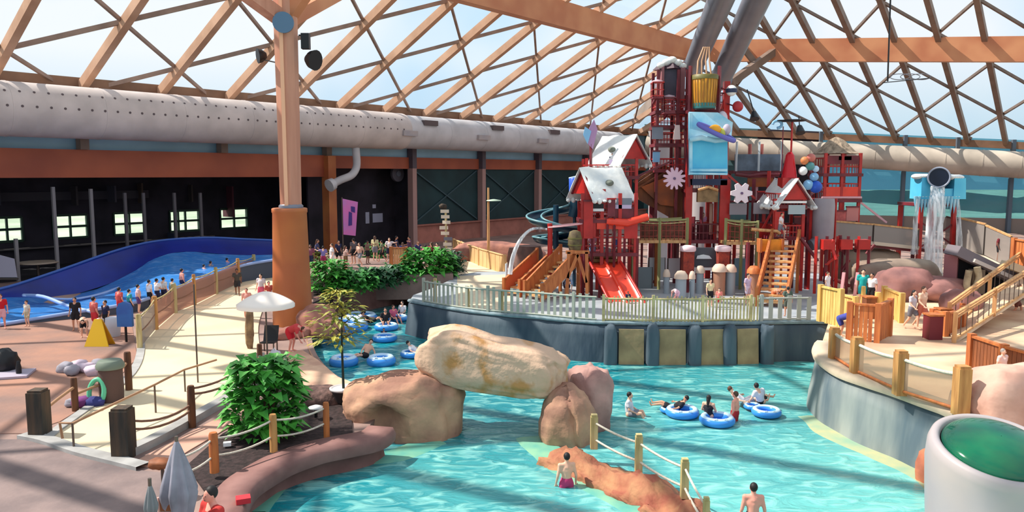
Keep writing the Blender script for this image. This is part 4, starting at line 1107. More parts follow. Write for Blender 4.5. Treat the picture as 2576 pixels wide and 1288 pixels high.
# ---------------------------------------------------------------- the play structure
def zat(y, Y): return EYE.z + ray(1288, y).z * Y
def xat(x, Y, y=500): return P(x, y, Y).x
def railing(mb, a, b, h, n=8, r=.03):
    a = Vector(a); b = Vector(b)
    mb.beam(a + DZ * h, b + DZ * h, .07, .07); mb.beam(a + DZ * h * .5, b + DZ * h * .5, .05, .05); mb.beam(a + DZ * .08, b + DZ * .08, .05, .05)
    for k in range(n + 1):
        p = a.lerp(b, k / n); mb.beam(p, p + DZ * h, r, r, Vector((0, 1, 0)))
def tower(name, label, x0, x1, Y, dY, base, topz, levels, mpost, mplat, mrail, pw=.2, extra_x=(), rail_h=1.0, cat='play tower', rails=True):
    """Posts at the four corners, a platform with railings on each level."""
    X0, X1 = xat(x0, Y), xat(x1, Y); cx = (X0 + X1) / 2; cy = Y + dY / 2
    t = thing(name, label, cat, (cx, cy, base))
    hx = (X1 - X0) / 2; hy = dY / 2
    xs = [-hx, hx] + [xat(e, Y) - cx for e in extra_x]
    for x in xs:
        for y in (-hy, hy):
            MB().beam((x, y, 0), (x, y, topz - base), pw, pw, Vector((0, 1, 0))).build('post', mpost, t)
    for lz in levels:
        z = lz - base
        MB().box((0, 0, z), (2 * hx + .3, dY + .3, .18)).build('platform', mplat, t)
        if rails:
            rm = MB(); railing(rm, (-hx, -hy, z), (hx, -hy, z), rail_h, 9); railing(rm, (-hx, -hy, z), (-hx, hy, z), rail_h, 6)
            railing(rm, (hx, -hy, z), (hx, hy, z), rail_h, 6); railing(rm, (-hx, hy, z), (hx, hy, z), rail_h, 9)
            rm.build('railing', mrail, t)
    return t
def gable(t, c, w, d, rise, rz, over=.25, snow=M_snow, board=M_red, holes=True, base_z=0.0):
    """A steep gabled roof deep in snow; c is the middle of the eaves, in the coordinates of t; the ridge runs along local y."""
    R = Matrix.Rotation(rz, 3, 'Z'); c = Vector(c)
    def q(x, y, z): return c + R @ Vector((x, y, z))
    hw = w / 2 + over; hd = d / 2 + over; r = rise * (hw / (w / 2))
    for s in (-1, 1):
        rows = []; nx = 8; ny = 10
        for face in (0, 1):
            for i in range(nx + 1):
                f = i / nx
                row = []
                for j in range(ny + 1):
                    y = -hd + 2 * hd * j / ny
                    th = .17 if face else .05
                    edge = 1.0 if 0 < i < nx and 0 < j < ny else .5
                    wob = .07 * noise.noise(Vector((f * 4 + s * 3, y * 1.6, rz))) if face else 0
                    drip = -.12 * abs(noise.noise(Vector((y * 2.2, s, 1)))) if i == nx else 0
                    row.append(q(s * hw * f, y, r * (1 - f) - (hw - w / 2) * rise / (w / 2) * 1 + th * edge + wob + drip))
                rows.append(row)
        n1 = nx + 1
        m = MB().loft(rows[:n1]).loft(rows[n1:])
        for a_, b_ in ((0, 0), (nx, nx)): m.loft([rows[a_], rows[n1 + b_]], False)
        m.loft([[rows[i][0] for i in range(n1)], [rows[n1 + i][0] for i in range(n1)]], False)
        m.loft([[rows[i][-1] for i in range(n1)], [rows[n1 + i][-1] for i in range(n1)]], False)
        sr_ = m.build('snow_roof', snow, t)
        for j in range(9):
            lb = MB().ball(q(s * hw * 1.0, -hd + 2 * hd * (j + .5) / 9, -(hw - w / 2) * rise / (w / 2) - .02), (.13, .2, .12 + .05 * math.sin(j * 2.3)), 10, 6); lb.build('snow_lump', snow, sr_)
        if holes:                                # a dark skylight-like hollow in the snow
            cy = .1 * s
            hb = MB().ball(q(s * hw * .52, cy, r * .48 - (hw - w / 2) * rise / (w / 2) + .12), (.24, .46, .17), 12, 8)
            hb.build('roof_opening', mat('grey_hollow', (110, 116, 106), .8), sr_)
    for y in (-d / 2, d / 2):
        MB().slab([q(-w / 2, y, 0), q(w / 2, y, 0), q(0, y, rise)], .08).build('gable_board', board, t)
        MB().beam(q(-w / 2, y - .05, 0), q(0, y - .05, rise), .12, .14).beam(q(w / 2, y - .05, 0), q(0, y - .05, rise), .12, .14).build('barge_board', M_maroon if board is M_red else board, t)

# --- left cabin tower
YA = 40.5
t = tower('play_cabin', 'red cabin on posts under a snowy gable roof, lower and nearer of two', 1466, 1600, YA, 2.0, ZP, zat(486, YA), [zat(640, YA), zat(556, YA)], M_red, M_maroon, M_red, .18, (1515, 1560), .9)
gable(t, (-.35, 0, zat(488, YA) - ZP), 1.9, 2.3, 1.30, -1.05)
w_, h_ = 2.6, .8
MB().box((-.75, -1.02, zat(500, YA) - ZP), (1.1, .06, 1.0)).build('front_panel', M_red, t)
MB().box((-.62, -1.08, zat(519, YA) - ZP), (.62, .05, .28)).build('window_slot', M_black, t)
MB().box((-.62, -1.09, zat(528, YA) - ZP), (.66, .06, .14)).build('white_sill', M_white, t)
MB().box((.72, -1.05, zat(520, YA) - ZP), (.85, .08, .20)).build('white_board', mat('lilac_board', (196, 176, 206), .5), t)
MB().box((.62, -1.02, zat(508, YA) - ZP), (1.1, .06, .4)).build('grey_board', M_steel, t)
MB().box((.75, -1.0, zat(535, YA) - ZP), (1.1, .06, .6)).build('dark_panel', M_maroon, t)
MB().tube([(-.15, -1.15, zat(556, YA) - ZP), (.9, -1.2, zat(560, YA) - ZP), (2.0, -1.1, zat(545, YA) - ZP)], .20, 12).build('red_tube', M_redbright, t)
MB().box((.2, -1.05, zat(563, YA) - ZP), (1.7, .1, .55)).build('red_valance', M_redbright, t)
MB().box((-1.1, -1.05, zat(575, YA) - ZP), (.8, .1, .9)).build('red_valance', M_red, t)
YB2 = 43.2
t = tower('play_cabin', 'red cabin under a snowy gable roof, upper and farther of two', 1475, 1600, YB2, 2.2, ZP, zat(398, YB2), [zat(447, YB2), zat(545, YB2)], M_red, M_maroon, M_red, .16, (1558,), .7)
gable(t, (.55, 0, zat(400, YB2) - ZP), 1.75, 2.6, 1.25, .55)
MB().box((.1, -1.1, zat(412, YB2) - ZP), (.5, .06, .45)).build('grey_board', mat('lilac_board', (196, 176, 206)), t)
MB().ball((.35, -1.2, zat(412, YB2) - ZP), .2).build('dark_ball', M_black, t)
# mauve and blue fin piled behind the upper cabin roof
q = P(1487, 335, 43.6)
t = thing('water_sprayer', 'mauve and blue finned sprayer sticking up left of the upper snowy roof', 'sprayer', q)
MB().slab([(-.25, 0, -.5), (.1, 0, -.9), (.35, 0, .2), (.15, 0, .75), (-.1, 0, .3)], .15).build('fin', mat('mauve', (170, 130, 170), .5), t)
MB().slab([(-.45, -.1, -.1), (-.2, -.1, -.6), (.0, -.1, .1), (-.35, -.1, .35)], .12).build('blue_fin', mat('soft_blue', (130, 180, 220), .4), t)
MB().beam((0, 0, -2.4), (0, 0, -.6), .12, .12, DU).build('stem', M_maroon, t)

# --- brown boarded ramp to the bucket tower
YC = 45.5
t = thing('covered_ramp', 'brown boarded ramp climbing from the snowy cabins to the bucket tower', 'ramp', P(1640, 540, YC))
o_ = t.location
def rl(x, y, Y): return P(x, y, Y) - o_
MB().slab([rl(1600, 462, YC), rl(1672, 416, YC), rl(1728, 440, YC), rl(1728, 560, YC), rl(1690, 550, YC), rl(1606, 502, YC)], .25).build('side_boards', M_woodbr, t)
MB().slab([rl(1612, 470, YC - .3), rl(1690, 440, YC - .3), rl(1700, 520, YC - .3), rl(1660, 515, YC - .3)], .12).build('rust_panel', mat('rust', (176, 92, 44), .6, rgb2=(130, 74, 46), scale=1.2), t)
MB().beam(rl(1594, 458, YC - .1), rl(1672, 413, YC - .1), .16, .14).beam(rl(1600, 475, YC - .3), rl(1675, 432, YC - .3), .1, .1).build('top_rail', M_woodbr, t)
MB().beam(rl(1640, 520, YC), P(1640, 700, YC) - o_, .2, .2, DU).beam(rl(1700, 535, YC), P(1700, 705, YC) - o_, .2, .2, DU).build('post', M_maroon, t)

# --- bucket tower
YT = 44.0
t = tower('bucket_tower', 'tall red play tower carrying the golden tipping bucket', 1733, 1820, YT, 3.2, ZP, zat(205, YT), [zat(608, YT), zat(480, YT), zat(280, YT)], M_red, M_maroon, M_maroon, .32, (), 1.0)
MB().box((-1.05, -1.75, zat(500, YT) - ZP), (.34, .2, 4.6)).build('red_pilaster', M_red, t)
MB().box((1.0, -1.75, zat(540, YT) - ZP), (.55, .2, 3.9)).build('red_pilaster', M_red, t)
MB().box((0, -1.7, zat(458, YT) - ZP), (2.2, .3, .35)).build('dark_band', mat('navy_band', (44, 52, 84), .5), t)
MB().box((.02, -1.75, zat(492, YT) - ZP), (1.15, .3, .72)).build('tan_drum', mat('tan_drum', (150, 120, 84), .7, var=.2), t)
MB().tube([(-.55, -1.95, zat(478, YT) - ZP), (0, -2.05, zat(470, YT) - ZP), (.55, -1.95, zat(478, YT) - ZP)], .08, 8).build('tan_arch', M_woodtan, t)
# left stack of small balconies
YL = 45.0
t = tower('side_tower', 'dark red stack of small balconies on the left of the bucket tower', 1650, 1722, YL, 1.6, ZP, zat(175, YL), [zat(430, YL), zat(365, YL), zat(320, YL), zat(282, YL)], M_maroon, M_maroon, M_red, .16, (1700,), .7)
MB().box((0.02, 0, zat(205, YL) - ZP), (.95, .9, 2.0)).build('lookout_box', mat('slate_box', (84, 80, 96), .6, var=.2, scale=1), t)
MB().box((-.52, -.1, zat(205, YL) - ZP), (.14, 1.0, 2.0)).build('corner_board', mat('mauve_board', (150, 96, 100), .6), t)
MB().box((.62, -.1, zat(205, YL) - ZP), (.26, 1.0, 2.2)).build('corner_board', mat('mauve_board', (150, 96, 100)), t)
MB().lathe([(1.05, 0), (.75, .28), (.15, .62), (0, .68)], 4, (0.02, 0, zat(172, YL) - ZP), False).build('lookout_roof', mat('dark_eave', (74, 48, 62), .6), t)
sn = MB()
for k, (dx, dz, r) in enumerate(((-.62, .22, .24), (-.3, .38, .27), (0, .50, .30), (.32, .36, .28), (.62, .2, .24))): sn.ball((dx, -.45, zat(172, YL) - ZP + dz), (r, r, r * .75))
sn.build('snow_cap', M_snow, t)
for k, (x0, x1, ya, yb) in enumerate(((1640, 1666, 210, 246), (1668, 1696, 248, 284))):
    q = P((x0 + x1) / 2, yb, 43.9)
    t = thing('balcony', ['small red barred balcony hanging left of the dark lookout box', 'small dark red balcony under the dark lookout box'][k], 'balcony', q)
    w = (x1 - x0) * 43.9 / F_PX; h = (yb - ya) * 43.9 / F_PX
    MB().box((0, 0, 0), (w, .8, .12)).build('floor_plate', M_maroon, t)
    rm = MB(); railing(rm, (-w / 2, -.4, 0), (w / 2, -.4, 0), h, 5); railing(rm, (-w / 2, -.4, 0), (-w / 2, .4, 0), h, 3); railing(rm, (w / 2, -.4, 0), (w / 2, .4, 0), h, 3); rm.build('railing', M_red if k == 0 else M_maroon, t)
    MB().lathe([(w * .6, h), (w * .5, h + .12), (0, h + .2)], 12, (0, 0, 0)).build('canopy', mat('pale_canopy', (190, 160, 170), .6), t)
    MB().beam((0, .4, 0), (0, 1.2, -.2), .12, .12).build('support_arm', M_maroon, t)
q = P(1703, 335, 44.0)
t = thing('hanging_banner', 'pale pennant hanging on the dark red side tower', 'banner', q)
MB().slab([(-.12, 0, .45), (.14, 0, .45), (.2, 0, -.35), (-.22, 0, -.35)], .05).build('pennant', mat('pale_pennant', (232, 200, 196), .7), t)
# bucket
YK = 43.2
q = P(1771, 272, YK)
t = thing('tipping_bucket', 'golden slatted water bucket banded in green at the top of the tower', 'bucket', q)
h = (272 - 192) * YK / F_PX; r = 32 * YK / F_PX
MB().lathe([(r * .82, 0), (r * .9, h * .3), (r * .97, h * .7), (r, h), (r * .9, h), (r * .8, .15), (0, .12)], 28).build('bucket_body', M_gold, t)
MB().lathe([(r * 1.03, h * .86), (r * 1.04, h * .99), (r * .98, h * 1.0)], 28).build('top_band', M_olive, t)
MB().lathe([(r * .85, -.02), (r * .90, h * .14)], 28).build('bottom_band', mat('teal_band', (56, 120, 120), .5), t)
st = MB()
for k in range(24):
    a = 2 * PI * k / 24; st.beam((r * .87 * math.cos(a), r * .87 * math.sin(a), h * .05), (r * .995 * math.cos(a), r * .995 * math.sin(a), h * .88), .035, .03)
st.build('slat_pattern', mat('gold_dark', (140, 96, 40), .6), t)
for sx in (-1, 1): MB().beam((sx * r * 1.12, 0, -.3), (sx * r * 1.12, 0, h + .5), .14, .2, DU).build('yoke_arm', M_maroon, t)
for k, dx in enumerate((-.4, -.15, .12, .38)): MB().tube([(dx, .1, h), (dx * .8, .3, h + .8), (dx * .4 + .2, .6, h + 1.6)], .05, 6).build('feed_pipe', mat('pipe_tan', (196, 150, 116), .5), t)
# the sky-blue splash board
YS = 42.4
q = P(1782, 440, YS)
t = thing('splash_board', 'tall light blue slanted board below the bucket with a sledding toy on it', 'board', q)
def rs(x, y, dY=0): return P(x, y, YS + dY) - q
MB().slab([rs(1735, 440), rs(1829, 440), rs(1829, 345, .15), rs(1735, 345, .15)], .25).build('lower_panel', M_cyan, t)
MB().slab([rs(1732, 350, .0), rs(1838, 352, .0), rs(1842, 310, .2), rs(1805, 285, .4), rs(1732, 283, .4)], .25).build('upper_panel', M_cyanlt, t)
MB().slab([rs(1733, 440, -.05), rs(1741, 440, -.05), rs(1741, 285, .2), rs(1733, 285, .2)], .22).build('ice_edge', M_cyanlt, t)
MB().beam(rs(1736, 428, -.22), rs(1829, 428, -.22), .12, .14).beam(rs(1736, 436, -.25), rs(1829, 438, -.25), .14, .1).build('bottom_ridge', M_cyanlt, t)
MB().tube([rs(1735, 352, -.2), rs(1765, 346, -.3), rs(1800, 354, -.3), rs(1842, 352, -.2)], [.12, .16, .14, .08], 10).build('snow_ridge', M_cyanlt, t)
q = P(1802, 333, YS - .55)
t = thing('sled_toy', 'purple sled with an orange and green bundle riding the top of the blue board', 'toy', q)
rg = [Vector((.95 * math.cos(a), .35 * math.sin(a), -.42 * math.cos(a) + .14 * math.sin(a))) for a in [2 * PI * k / 24 for k in range(24)]]
MB().tube(rg, .13, 10, True).build('sled_ring', mat('purple_rubber', (104, 104, 190), .4), t)
MB().ball((-.1, -.1, .15), (.34, .25, .26)).build('orange_bundle', mat('orange_vinyl', (236, 164, 40), .4), t)
MB().ball((.28, 0, -.02), (.22, .2, .25)).build('lime_bundle', mat('lime_vinyl', (196, 200, 90), .4), t)
MB().ball((.55, 0, .15), (.22, .2, .3)).build('lilac_bundle', mat('lilac_vinyl', (186, 176, 196), .4), t)
# ornaments to the right of the bucket
for x, y, s_, m_, lab in ((1840, 228, .30, M_white, 'white striped lantern ball right of the bucket'), (1856, 268, .30, mat('crimson', (176, 44, 52), .35), 'dark red ball right of the bucket'), (1817, 300, .30, mat('pearl', (214, 200, 214), .3), 'pearl white teardrop under the bucket')):
    q = P(x, y, 43.0); t = thing('ornament', lab, 'ornament', q)
    MB().ball((0, 0, 0), (s_, s_, s_ * (1.0 if y != 300 else 1.5))).build('ornament_ball', m_, t)
    if y == 228: MB().lathe([(s_ * 1.02, -.12), (s_ * 1.04, 0), (s_ * 1.0, .1)], 20).build('dark_stripe', mat('navy_band', (44, 52, 84)), t)
    MB().beam((0, .2, 0), (-.5, 1.0, .3), .07, .07).build('arm', M_maroon, t)
t = thing('ladder_brace', 'red slanting struts right of the bucket', 'strut', P(1815, 275, 44))
MB().beam((0, 0, 0), P(1832, 215, 44) - t.location, .12, .12).build('strut_bar', M_red, t)
MB().beam((0, 0, 0), P(1842, 330, 44) - t.location, .10, .10).build('strut_bar', mat('mauve_board', (150, 96, 100)), t)
# snowflakes
def flake(x, y, rpx, Y, n, m, label, inner=.55):
    q = P(x, y, Y); r = rpx * Y / F_PX; t = thing('snowflake_sign', label, 'snowflake', q)
    b = MB(); pts = []
    for k in range(n):
        a = 2 * PI * (k + .5) / n; w = PI / n * .55
        for rr, aa in ((inner, a - PI / n), (1, a - w * .6), (1, a + w * .6)): pts.append((rr * r * math.sin(aa), rr * r * math.cos(aa)))
    nn = len(pts)
    vs = [(x_, -.08, z_) for x_, z_ in pts] + [(x_, .08, z_) for x_, z_ in pts] + [(0, -.08, 0), (0, .08, 0)]
    fs = []
    for i in range(nn):
        j = (i + 1) % nn; fs += [(2 * nn, i, j), (2 * nn + 1, nn + j, nn + i), (i, nn + i, nn + j, j)]
    b.add(vs, fs); b.build('flake_plate', m, t)
    MB().tube([(0, -.14, 0), (0, -.07, 0)], r * .12, 12).build('hub', mat('hub_mauve', (110, 84, 120), .5), t)
    MB().beam((0, .1, 0), (0, 2.6, 0), .1, .1).build('bracket', M_maroon, t)
    return t
flake(1696, 449, 28, 43.2, 12, M_pinkish, 'lilac many-pointed snowflake wheel left of the blue board', .6)
flake(1865, 486, 27, 42.8, 6, M_flake, 'white six-lobed snowflake right of the red pilaster', .62)

# --- rope bridge and deck level
YD = 42.5
def net_bridge(x0, x1, Y, ytop, ybot, label, rail=M_net, dy0=0, dy1=0):
    a = P(x0, ybot + dy0, Y); b = P(x1, ybot + dy1, Y); t = thing('rope_bridge', label, 'bridge', a); d = b - a; h = (ybot - ytop) * Y / F_PX
    MB().box(d / 2 + Vector((0, .7, 0)), (d.x, 1.5, .16)).build('bridge_deck', M_woodtan, t)
    for nm, y in (('top_rope', 0), ('back_rope', 1.4)): MB().tube(sag(Vector((0, y, h)), d + Vector((0, y, h)), .06), .06, 8).build(nm, rail, t)
    MB().tube(sag(Vector((0, 0, h * .9)), d + Vector((0, 0, h * .9)), .1), .035, 6).build('top_rope', M_post4, t)
    nt_ = MB(); n = int(abs(d.x) / .22)
    for k in range(n + 1):
        p = d * (k / n)
        nt_.beam(p, p + DZ * h, .035, .03, DU)
    for f in (.25, .5, .75): nt_.beam(DZ * h * f, d + DZ * h * f, .03, .03)
    o = nt_.build('net_pattern', M_netred, t); o['kind'] = 'stuff'
    for k in range(3): p = d * (k / 2); MB().beam(p - DZ * (a.z - ZP), p + DZ * (h + .1), .13, .13, DU).build('post', M_net, t)
    return t
net_bridge(1590, 1728, YD, 552, 608, 'rope bridge with green top line between the snowy cabins and the bucket tower')
net_bridge(1825, 1905, YD, 556, 612, 'rope bridge with green top line right of the bucket tower', dy0=-3, dy1=3)
rb_ = thing('handrail', 'thick pale beam over the right rope bridge', 'rail', P(1890, 577, 41.8))
MB().tube([Vector(), P(1955, 582, 41.8) - rb_.location, P(1962, 588, 41.8) - rb_.location], .09, 8).build('rail_pole', M_woodtan, rb_)
# brick pillars with snow caps and the mantel
YM = 41.5
for k, x in enumerate((1729, 1817)):
    q = P(x, 690, YM); t = thing('brick_pillar', '%s red brick pillar with a snow cap under the bucket tower' % ['left', 'right'][k], 'pillar', (q.x, q.y, ZP))
    zt_ = zat(632, YM) - ZP
    MB().box((0, 0, zt_ / 2 + .35), (.58, .58, zt_ - .7)).build('pillar_shaft', mat('brick_red', (170, 66, 48), .8, rgb2=(120, 50, 44), scale=5), t)
    MB().lathe([(.18, 0), (.14, .4), (.3, .75)], 10).build('pillar_foot', M_maroon, t)
    MB().lathe([(.40, 0), (.44, .08), (.42, .26), (.2, .32), (0, .33)], 16, (0, 0, zt_)).build('snow_cap', mat('pink_snow', (240, 206, 210), .7), t)
t = thing('mantel', 'dark hearth panel with a white shelf between the brick pillars', 'panel', P(1773, 676, YM + .3))
MB().box((0, 0, 0), (1.35, .3, .14)).build('white_shelf', M_white, t)
MB().box((0, .1, .62), (1.25, .2, 1.05)).build('dark_panel', mat('hearth', (70, 72, 80), .5), t)
MB().slab([(-.5, -.08, .55), (.35, -.08, .55), (.2, -.08, .72), (-.1, -.08, .78), (-.45, -.08, .72)], .05).build('silver_vent', mat('silver', (214, 222, 226), .3), t)
for sx in (-.6, .6): MB().beam((sx, .1, 0), (sx, .1, -t.location.z + ZP), .1, .1, DU).build('leg', M_maroon, t)
# spray bollards and small things on the deck
def bollard(x, ybot, h, r, m, dome, label, name='spray_bollard'):
    q = G(x, ybot, ZP); t = thing(name, label, 'bollard', q)
    MB().lathe([(r * 1.1, 0), (r, .1), (r, h - .25)], 16).build('bollard_post', m, t)
    MB().lathe([(r * 1.25, h - .3), (r * 1.2, h - .12), (r * .7, h + .08), (0, h + .12)], 16).build('dome_top', dome, t)
GB = mat('bollard_grey', (150, 160, 168), .5); TD = mat('dome_tan', (214, 190, 170), .6)
for x, yb, h, r, lab in ((1676, 738, 1.2, .16, 'tall grey spray bollard by the red slide'), (1712, 752, 1.35, .28, 'wide bollard with a tan dome left of the brick pillars'), (1740, 750, 1.3, .14, 'slim dark bollard under the left brick pillar'),
        (1808, 742, 1.55, .32, 'largest tan domed bollard between the pillars'), (1836, 740, 1.5, .26, 'tan domed bollard right of the right brick pillar'), (1760, 738, 1.4, .2, 'pale domed bollard under the white shelf'), (1895, 745, 1.5, .3, 'orange topped bollard at the foot of the wooden stairs')):
    bollard(x, yb, h, r, GB if x not in (1895, 1808) else mat('bollard_brown', (168, 120, 96), .6), TD if x != 1895 else M_woodor, lab)
for k, (x, yb, yt, m_) in enumerate(((1650, 720, 600, M_post3), (1878, 742, 610, M_maroon), (1600, 735, 600, M_maroon), (1690, 700, 605, M_maroon), (1845, 700, 612, M_red), (1925, 712, 590, M_steel))):
    q = G(x, yb, ZP); o = MB().cyl((0, 0, 0), (0, 0, zat(yt, q.y) - ZP), .11, n=10).build('support_pole', m_); o.location = q
    tag(o, ['orange pole under the left rope bridge', 'maroon pole under the right rope bridge', 'maroon pole right of the red slide top', 'maroon pole left of the brick pillars', 'red pole right of the brick pillars', 'grey pole beside the wooden stairs'][k], 'pole')
# grey climbing nets and panels in the shade of the bridge
for k, (x0, x1, y0, y1, Y, m_) in enumerate(((1632, 1672, 648, 705, 44, mat('pale_sheet', (196, 200, 204), .5)), (1680, 1712, 650, 700, 44.5, mat('pale_sheet2', (226, 214, 214), .5)), (1845, 1885, 650, 720, 44, mat('soft_blue2', (130, 170, 190), .5)), (1600, 1640, 672, 735, 43, mat('grey_net', (120, 130, 136), .6)))):
    a = P(x0, y1, Y); b = P(x1, y0, Y); c = (a + b) / 2
    t = thing('water_screen', ['pale grey water panel standing under the left rope bridge', 'pinkish white water panel left of the brick pillars', 'pale blue water panel right of the brick pillars', 'dark grey climbing net right of the red slide'][k], 'panel', (c.x, c.y, ZP))
    h = b.z - ZP; MB().box((0, 0, (a.z + b.z) / 2 - ZP), (b.x - a.x, .1, b.z - a.z)).build('panel_sheet', m_, t)
    for s in (-1, 1): MB().beam((s * (b.x - a.x) / 2, 0, 0), (s * (b.x - a.x) / 2, 0, h), .08, .08, DU).build('leg', M_metal, t)

# --- red double slide
t = thing('double_slide', 'bright red two lane slide coming down onto the play deck', 'slide', G(1575, 768, ZP))
o_ = t.location
ys = [(668, 40.4), (672, 40.0), (700, 39.3), (735, 38.5), (762, None), (770, None)]
L0 = [(1480, 660), (1484, 668), (1500, 700), (1518, 736), (1532, 764), (1538, 772)]; R0 = [(1556, 660), (1562, 668), (1582, 700), (1603, 735), (1618, 760), (1624, 768)]
Ys = [40.9, 40.3, 39.6, 38.8, 38.2, 37.9]
rows = []
for (a, b, Y) in zip(L0, R0, Ys):
    A_ = P(a[0], a[1], Y) - o_; B_ = P(b[0], b[1], Y) - o_; B_.z = A_.z
    rows.append((A_, B_))
def lane(f0, f1):
    out = []
    for A_, B_ in rows:
        r_ = []
        for k in range(9):
            f = k / 8; p = A_.lerp(B_, f0 + (f1 - f0) * f); r_.append(p + DZ * (.16 * (2 * f - 1) ** 4 - .02))
        out.append(r_)
    return out
for k, (f0, f1) in enumerate(((0.02, .5), (.5, .98))): MB().loft(lane(f0, f1)).build('slide_lane', M_redbright, t)
for f in (0, .5, 1): MB().tube([A_.lerp(B_, f) + DZ * .16 for A_, B_ in rows], .075, 8).build('slide_rim', M_redbright if f == .5 else M_red, t)
for i in (0, 2):
    for f in (.1, .9):
        p = rows[i][0].lerp(rows[i][1], f); MB().beam(p - DZ * (p.z), p, .1, .1, DU).build('leg', M_maroon, t)
t = thing('slide_platform', 'tan stepped platform at the top of the red slide', 'platform', P(1517, 664, 41.2))
for k in range(3): MB().box((0, .25 * k, .18 * k), (1.5, .5, .16)).build('step', M_woodtan, t)
for s in (-1, 1): MB().beam((s * .65, .3, 0), (s * .65, .3, -t.location.z + ZP), .14, .14, DU).build('leg', M_woodor, t)

# --- wooden stairs with side boards
def stair(name, label, bot, top_, w, n, m_side, m_step, side_h=1.0):
    """bot and top_ are the middles of the first and last tread edges."""
    bot = Vector(bot); top_ = Vector(top_); d = top_ - bot; hd = Vector((d.x, d.y, 0)); L_ = hd.length; hd.normalize(); nr = Vector((-hd.y, hd.x, 0))
    t = thing(name, label, 'stairs', bot)
    for k in range(n):
        p = hd * L_ * (k + .5) / n + DZ * d.z * (k + 1) / n
        MB().box(p, (L_ / n + .06, w, .09), math.atan2(hd.y, hd.x)).build('tread', m_step, t)
    for s in (-1, 1):
        a = nr * s * (w / 2 + .06); up = DZ * side_h
        MB().slab([a + DZ * .0 - hd * .1, a + d, a + d + up, a + up - hd * .1], .07).build('side_board', m_side, t)
        MB().beam(a + up, a + d + up, .12, .12).build('hand_rail', M_post3, t)
        for q_ in (a - hd * .1, a + d): MB().beam(q_ - DZ * (q_.z), q_ + up + DZ * .1, .14, .14, DU).build('newel_post', M_post3, t)
    return t
stair('wooden_stairs', 'steep wooden stairs between orange boards climbing at the right of the play deck', G(1940, 772, ZP), P(1975, 618, 41.5), 1.25, 11, M_woodor, M_woodtan, .8)
stair('wooden_stairs', 'nearer flight of orange boarded stairs left of the red slide', G(1345, 755, ZP), P(1432, 662, 40.2), 1.3, 8, M_woodor, M_woodtan, .85)
stair('wooden_stairs', 'farther flight of orange boarded stairs at the far left of the play structure', G(1290, 745, ZP), P(1370, 668, 42.5), .9, 7, mat('orange_shade', (188, 96, 60), .6), M_woodtan, .85)
t = thing('timber_trestle', 'orange A-shaped timber trestle at the head of the left stairs', 'frame', G(1452, 752, ZP))
hf = zat(634, t.location.y) - ZP
for a, b in (((-.55, 0, 0), (-.45, 0, hf)), ((.5, 0, 0), (.45, 0, hf)), ((-.5, 0, hf * .45), (0, 0, hf * .95)), ((.45, 0, hf * .35), (0, 0, hf * .95)), ((-.6, 0, hf), (.6, 0, hf))): MB().beam(a, b, .16, .14, Vector((0, 1, 0))).build('timber', M_woodor, t)
t = thing('barrel_planter', 'greenish brown barrel on top of the orange timber frame', 'barrel', P(1446, 632, t.location.y + .3))
MB().lathe([(.28, 0), (.36, .35), (.36, .65), (.28, 1.0), (.1, 1.08), (0, 1.08)], 18).build('barrel_body', mat('barrel_olive', (112, 100, 66), .8, rgb2=(80, 64, 50), scale=3), t)
MB().lathe([(.37, .3), (.38, .36)], 18).lathe([(.37, .64), (.375, .7)], 18).build('barrel_hoop', M_olive, t)
q = P(1937, 617, 41.2); t = thing('sign_box', 'blank yellow wooden box panel at the head of the right stairs', 'sign', q)
MB().box((0, 0, 0), (1.12, .5, .62)).build('box_body', mat('amber', (232, 150, 48), .6, var=.1), t)
for s in (-1, 1): MB().box((s * .58, -.05, 0), (.12, .6, .72)).build('end_board', M_woodor, t)
MB().beam((-.6, -.1, -.3), (-.6, -.1, -t.location.z + ZP), .1, .1, DU).beam((.6, -.1, -.3), (.6, -.1, -t.location.z + ZP), .1, .1, DU).build('leg', M_woodor, t)

# --- spiral slide on the left, dark teal
YQ = 44.0
q = P(1405, 560, YQ)
t = thing('spiral_slide', 'dark teal open spiral slide curling left of the red cabins', 'slide', (q.x, q.y, ZP))
def spiral(pts, w, m1, m2, nm):
    rows = []; ps = smoothline(pts, 5); lr = []; rr = []
    for i, p in enumerate(ps):
        d = (ps[min(i + 1, len(ps) - 1)] - ps[max(i - 1, 0)]); d.z = 0; d.normalize(); nr = Vector((-d.y, d.x, 0)); r_ = []
        for k in range(9):
            a = PI * k / 8; r_.append(p + nr * math.cos(a) * w + DZ * (-math.sin(a) * w * .9))
        rows.append(r_); lr.append(r_[0]); rr.append(r_[-1])
    MB().loft(rows).build(nm, m1, t); MB().tube(lr, .06, 8).tube(rr, .06, 8).build('slide_rim', m2, t)
cz = q.z - ZP
pts = []
for k in range(17):
    a = -.2 + 2 * PI * k / 11.5; pts.append(Vector((-.15 + 1.25 * math.cos(a), 1.2 * math.sin(a), cz + 1.15 - .13 * k)))
spiral([Vector((1.75, .4, cz + 1.35))] + pts + [Vector((1.6, .9, cz - 1.3)), Vector((3.0, 1.0, cz - 1.6))], .42, M_teal_slide, M_teal_rim, 'slide_trough')
MB().cyl((-.15, 0, 0), (-.15, 0, cz + 1.0), .16, n=12).build('centre_post', M_teal_slide, t)
q = P(1447, 470, 43.5); t = thing('slide_tube', 'blue ribbed tube hood standing left of the lower snowy cabin', 'slide', q)
MB().lathe([(.34, -.5), (.36, .45), (.30, .5)], 16).build('tube_body', M_blue, t)
MB().tube([(-.34, 0, .48), (0, -.3, .56), (.34, 0, .5)], .05, 8).build('tube_rim', M_ringlt, t)
MB().tube([(0, 0, -.5), (.05, 0, -1.1), (-.1, 0, -1.7)], [.33, .34, .3], 14).build('lower_bend', M_teal_slide, t)
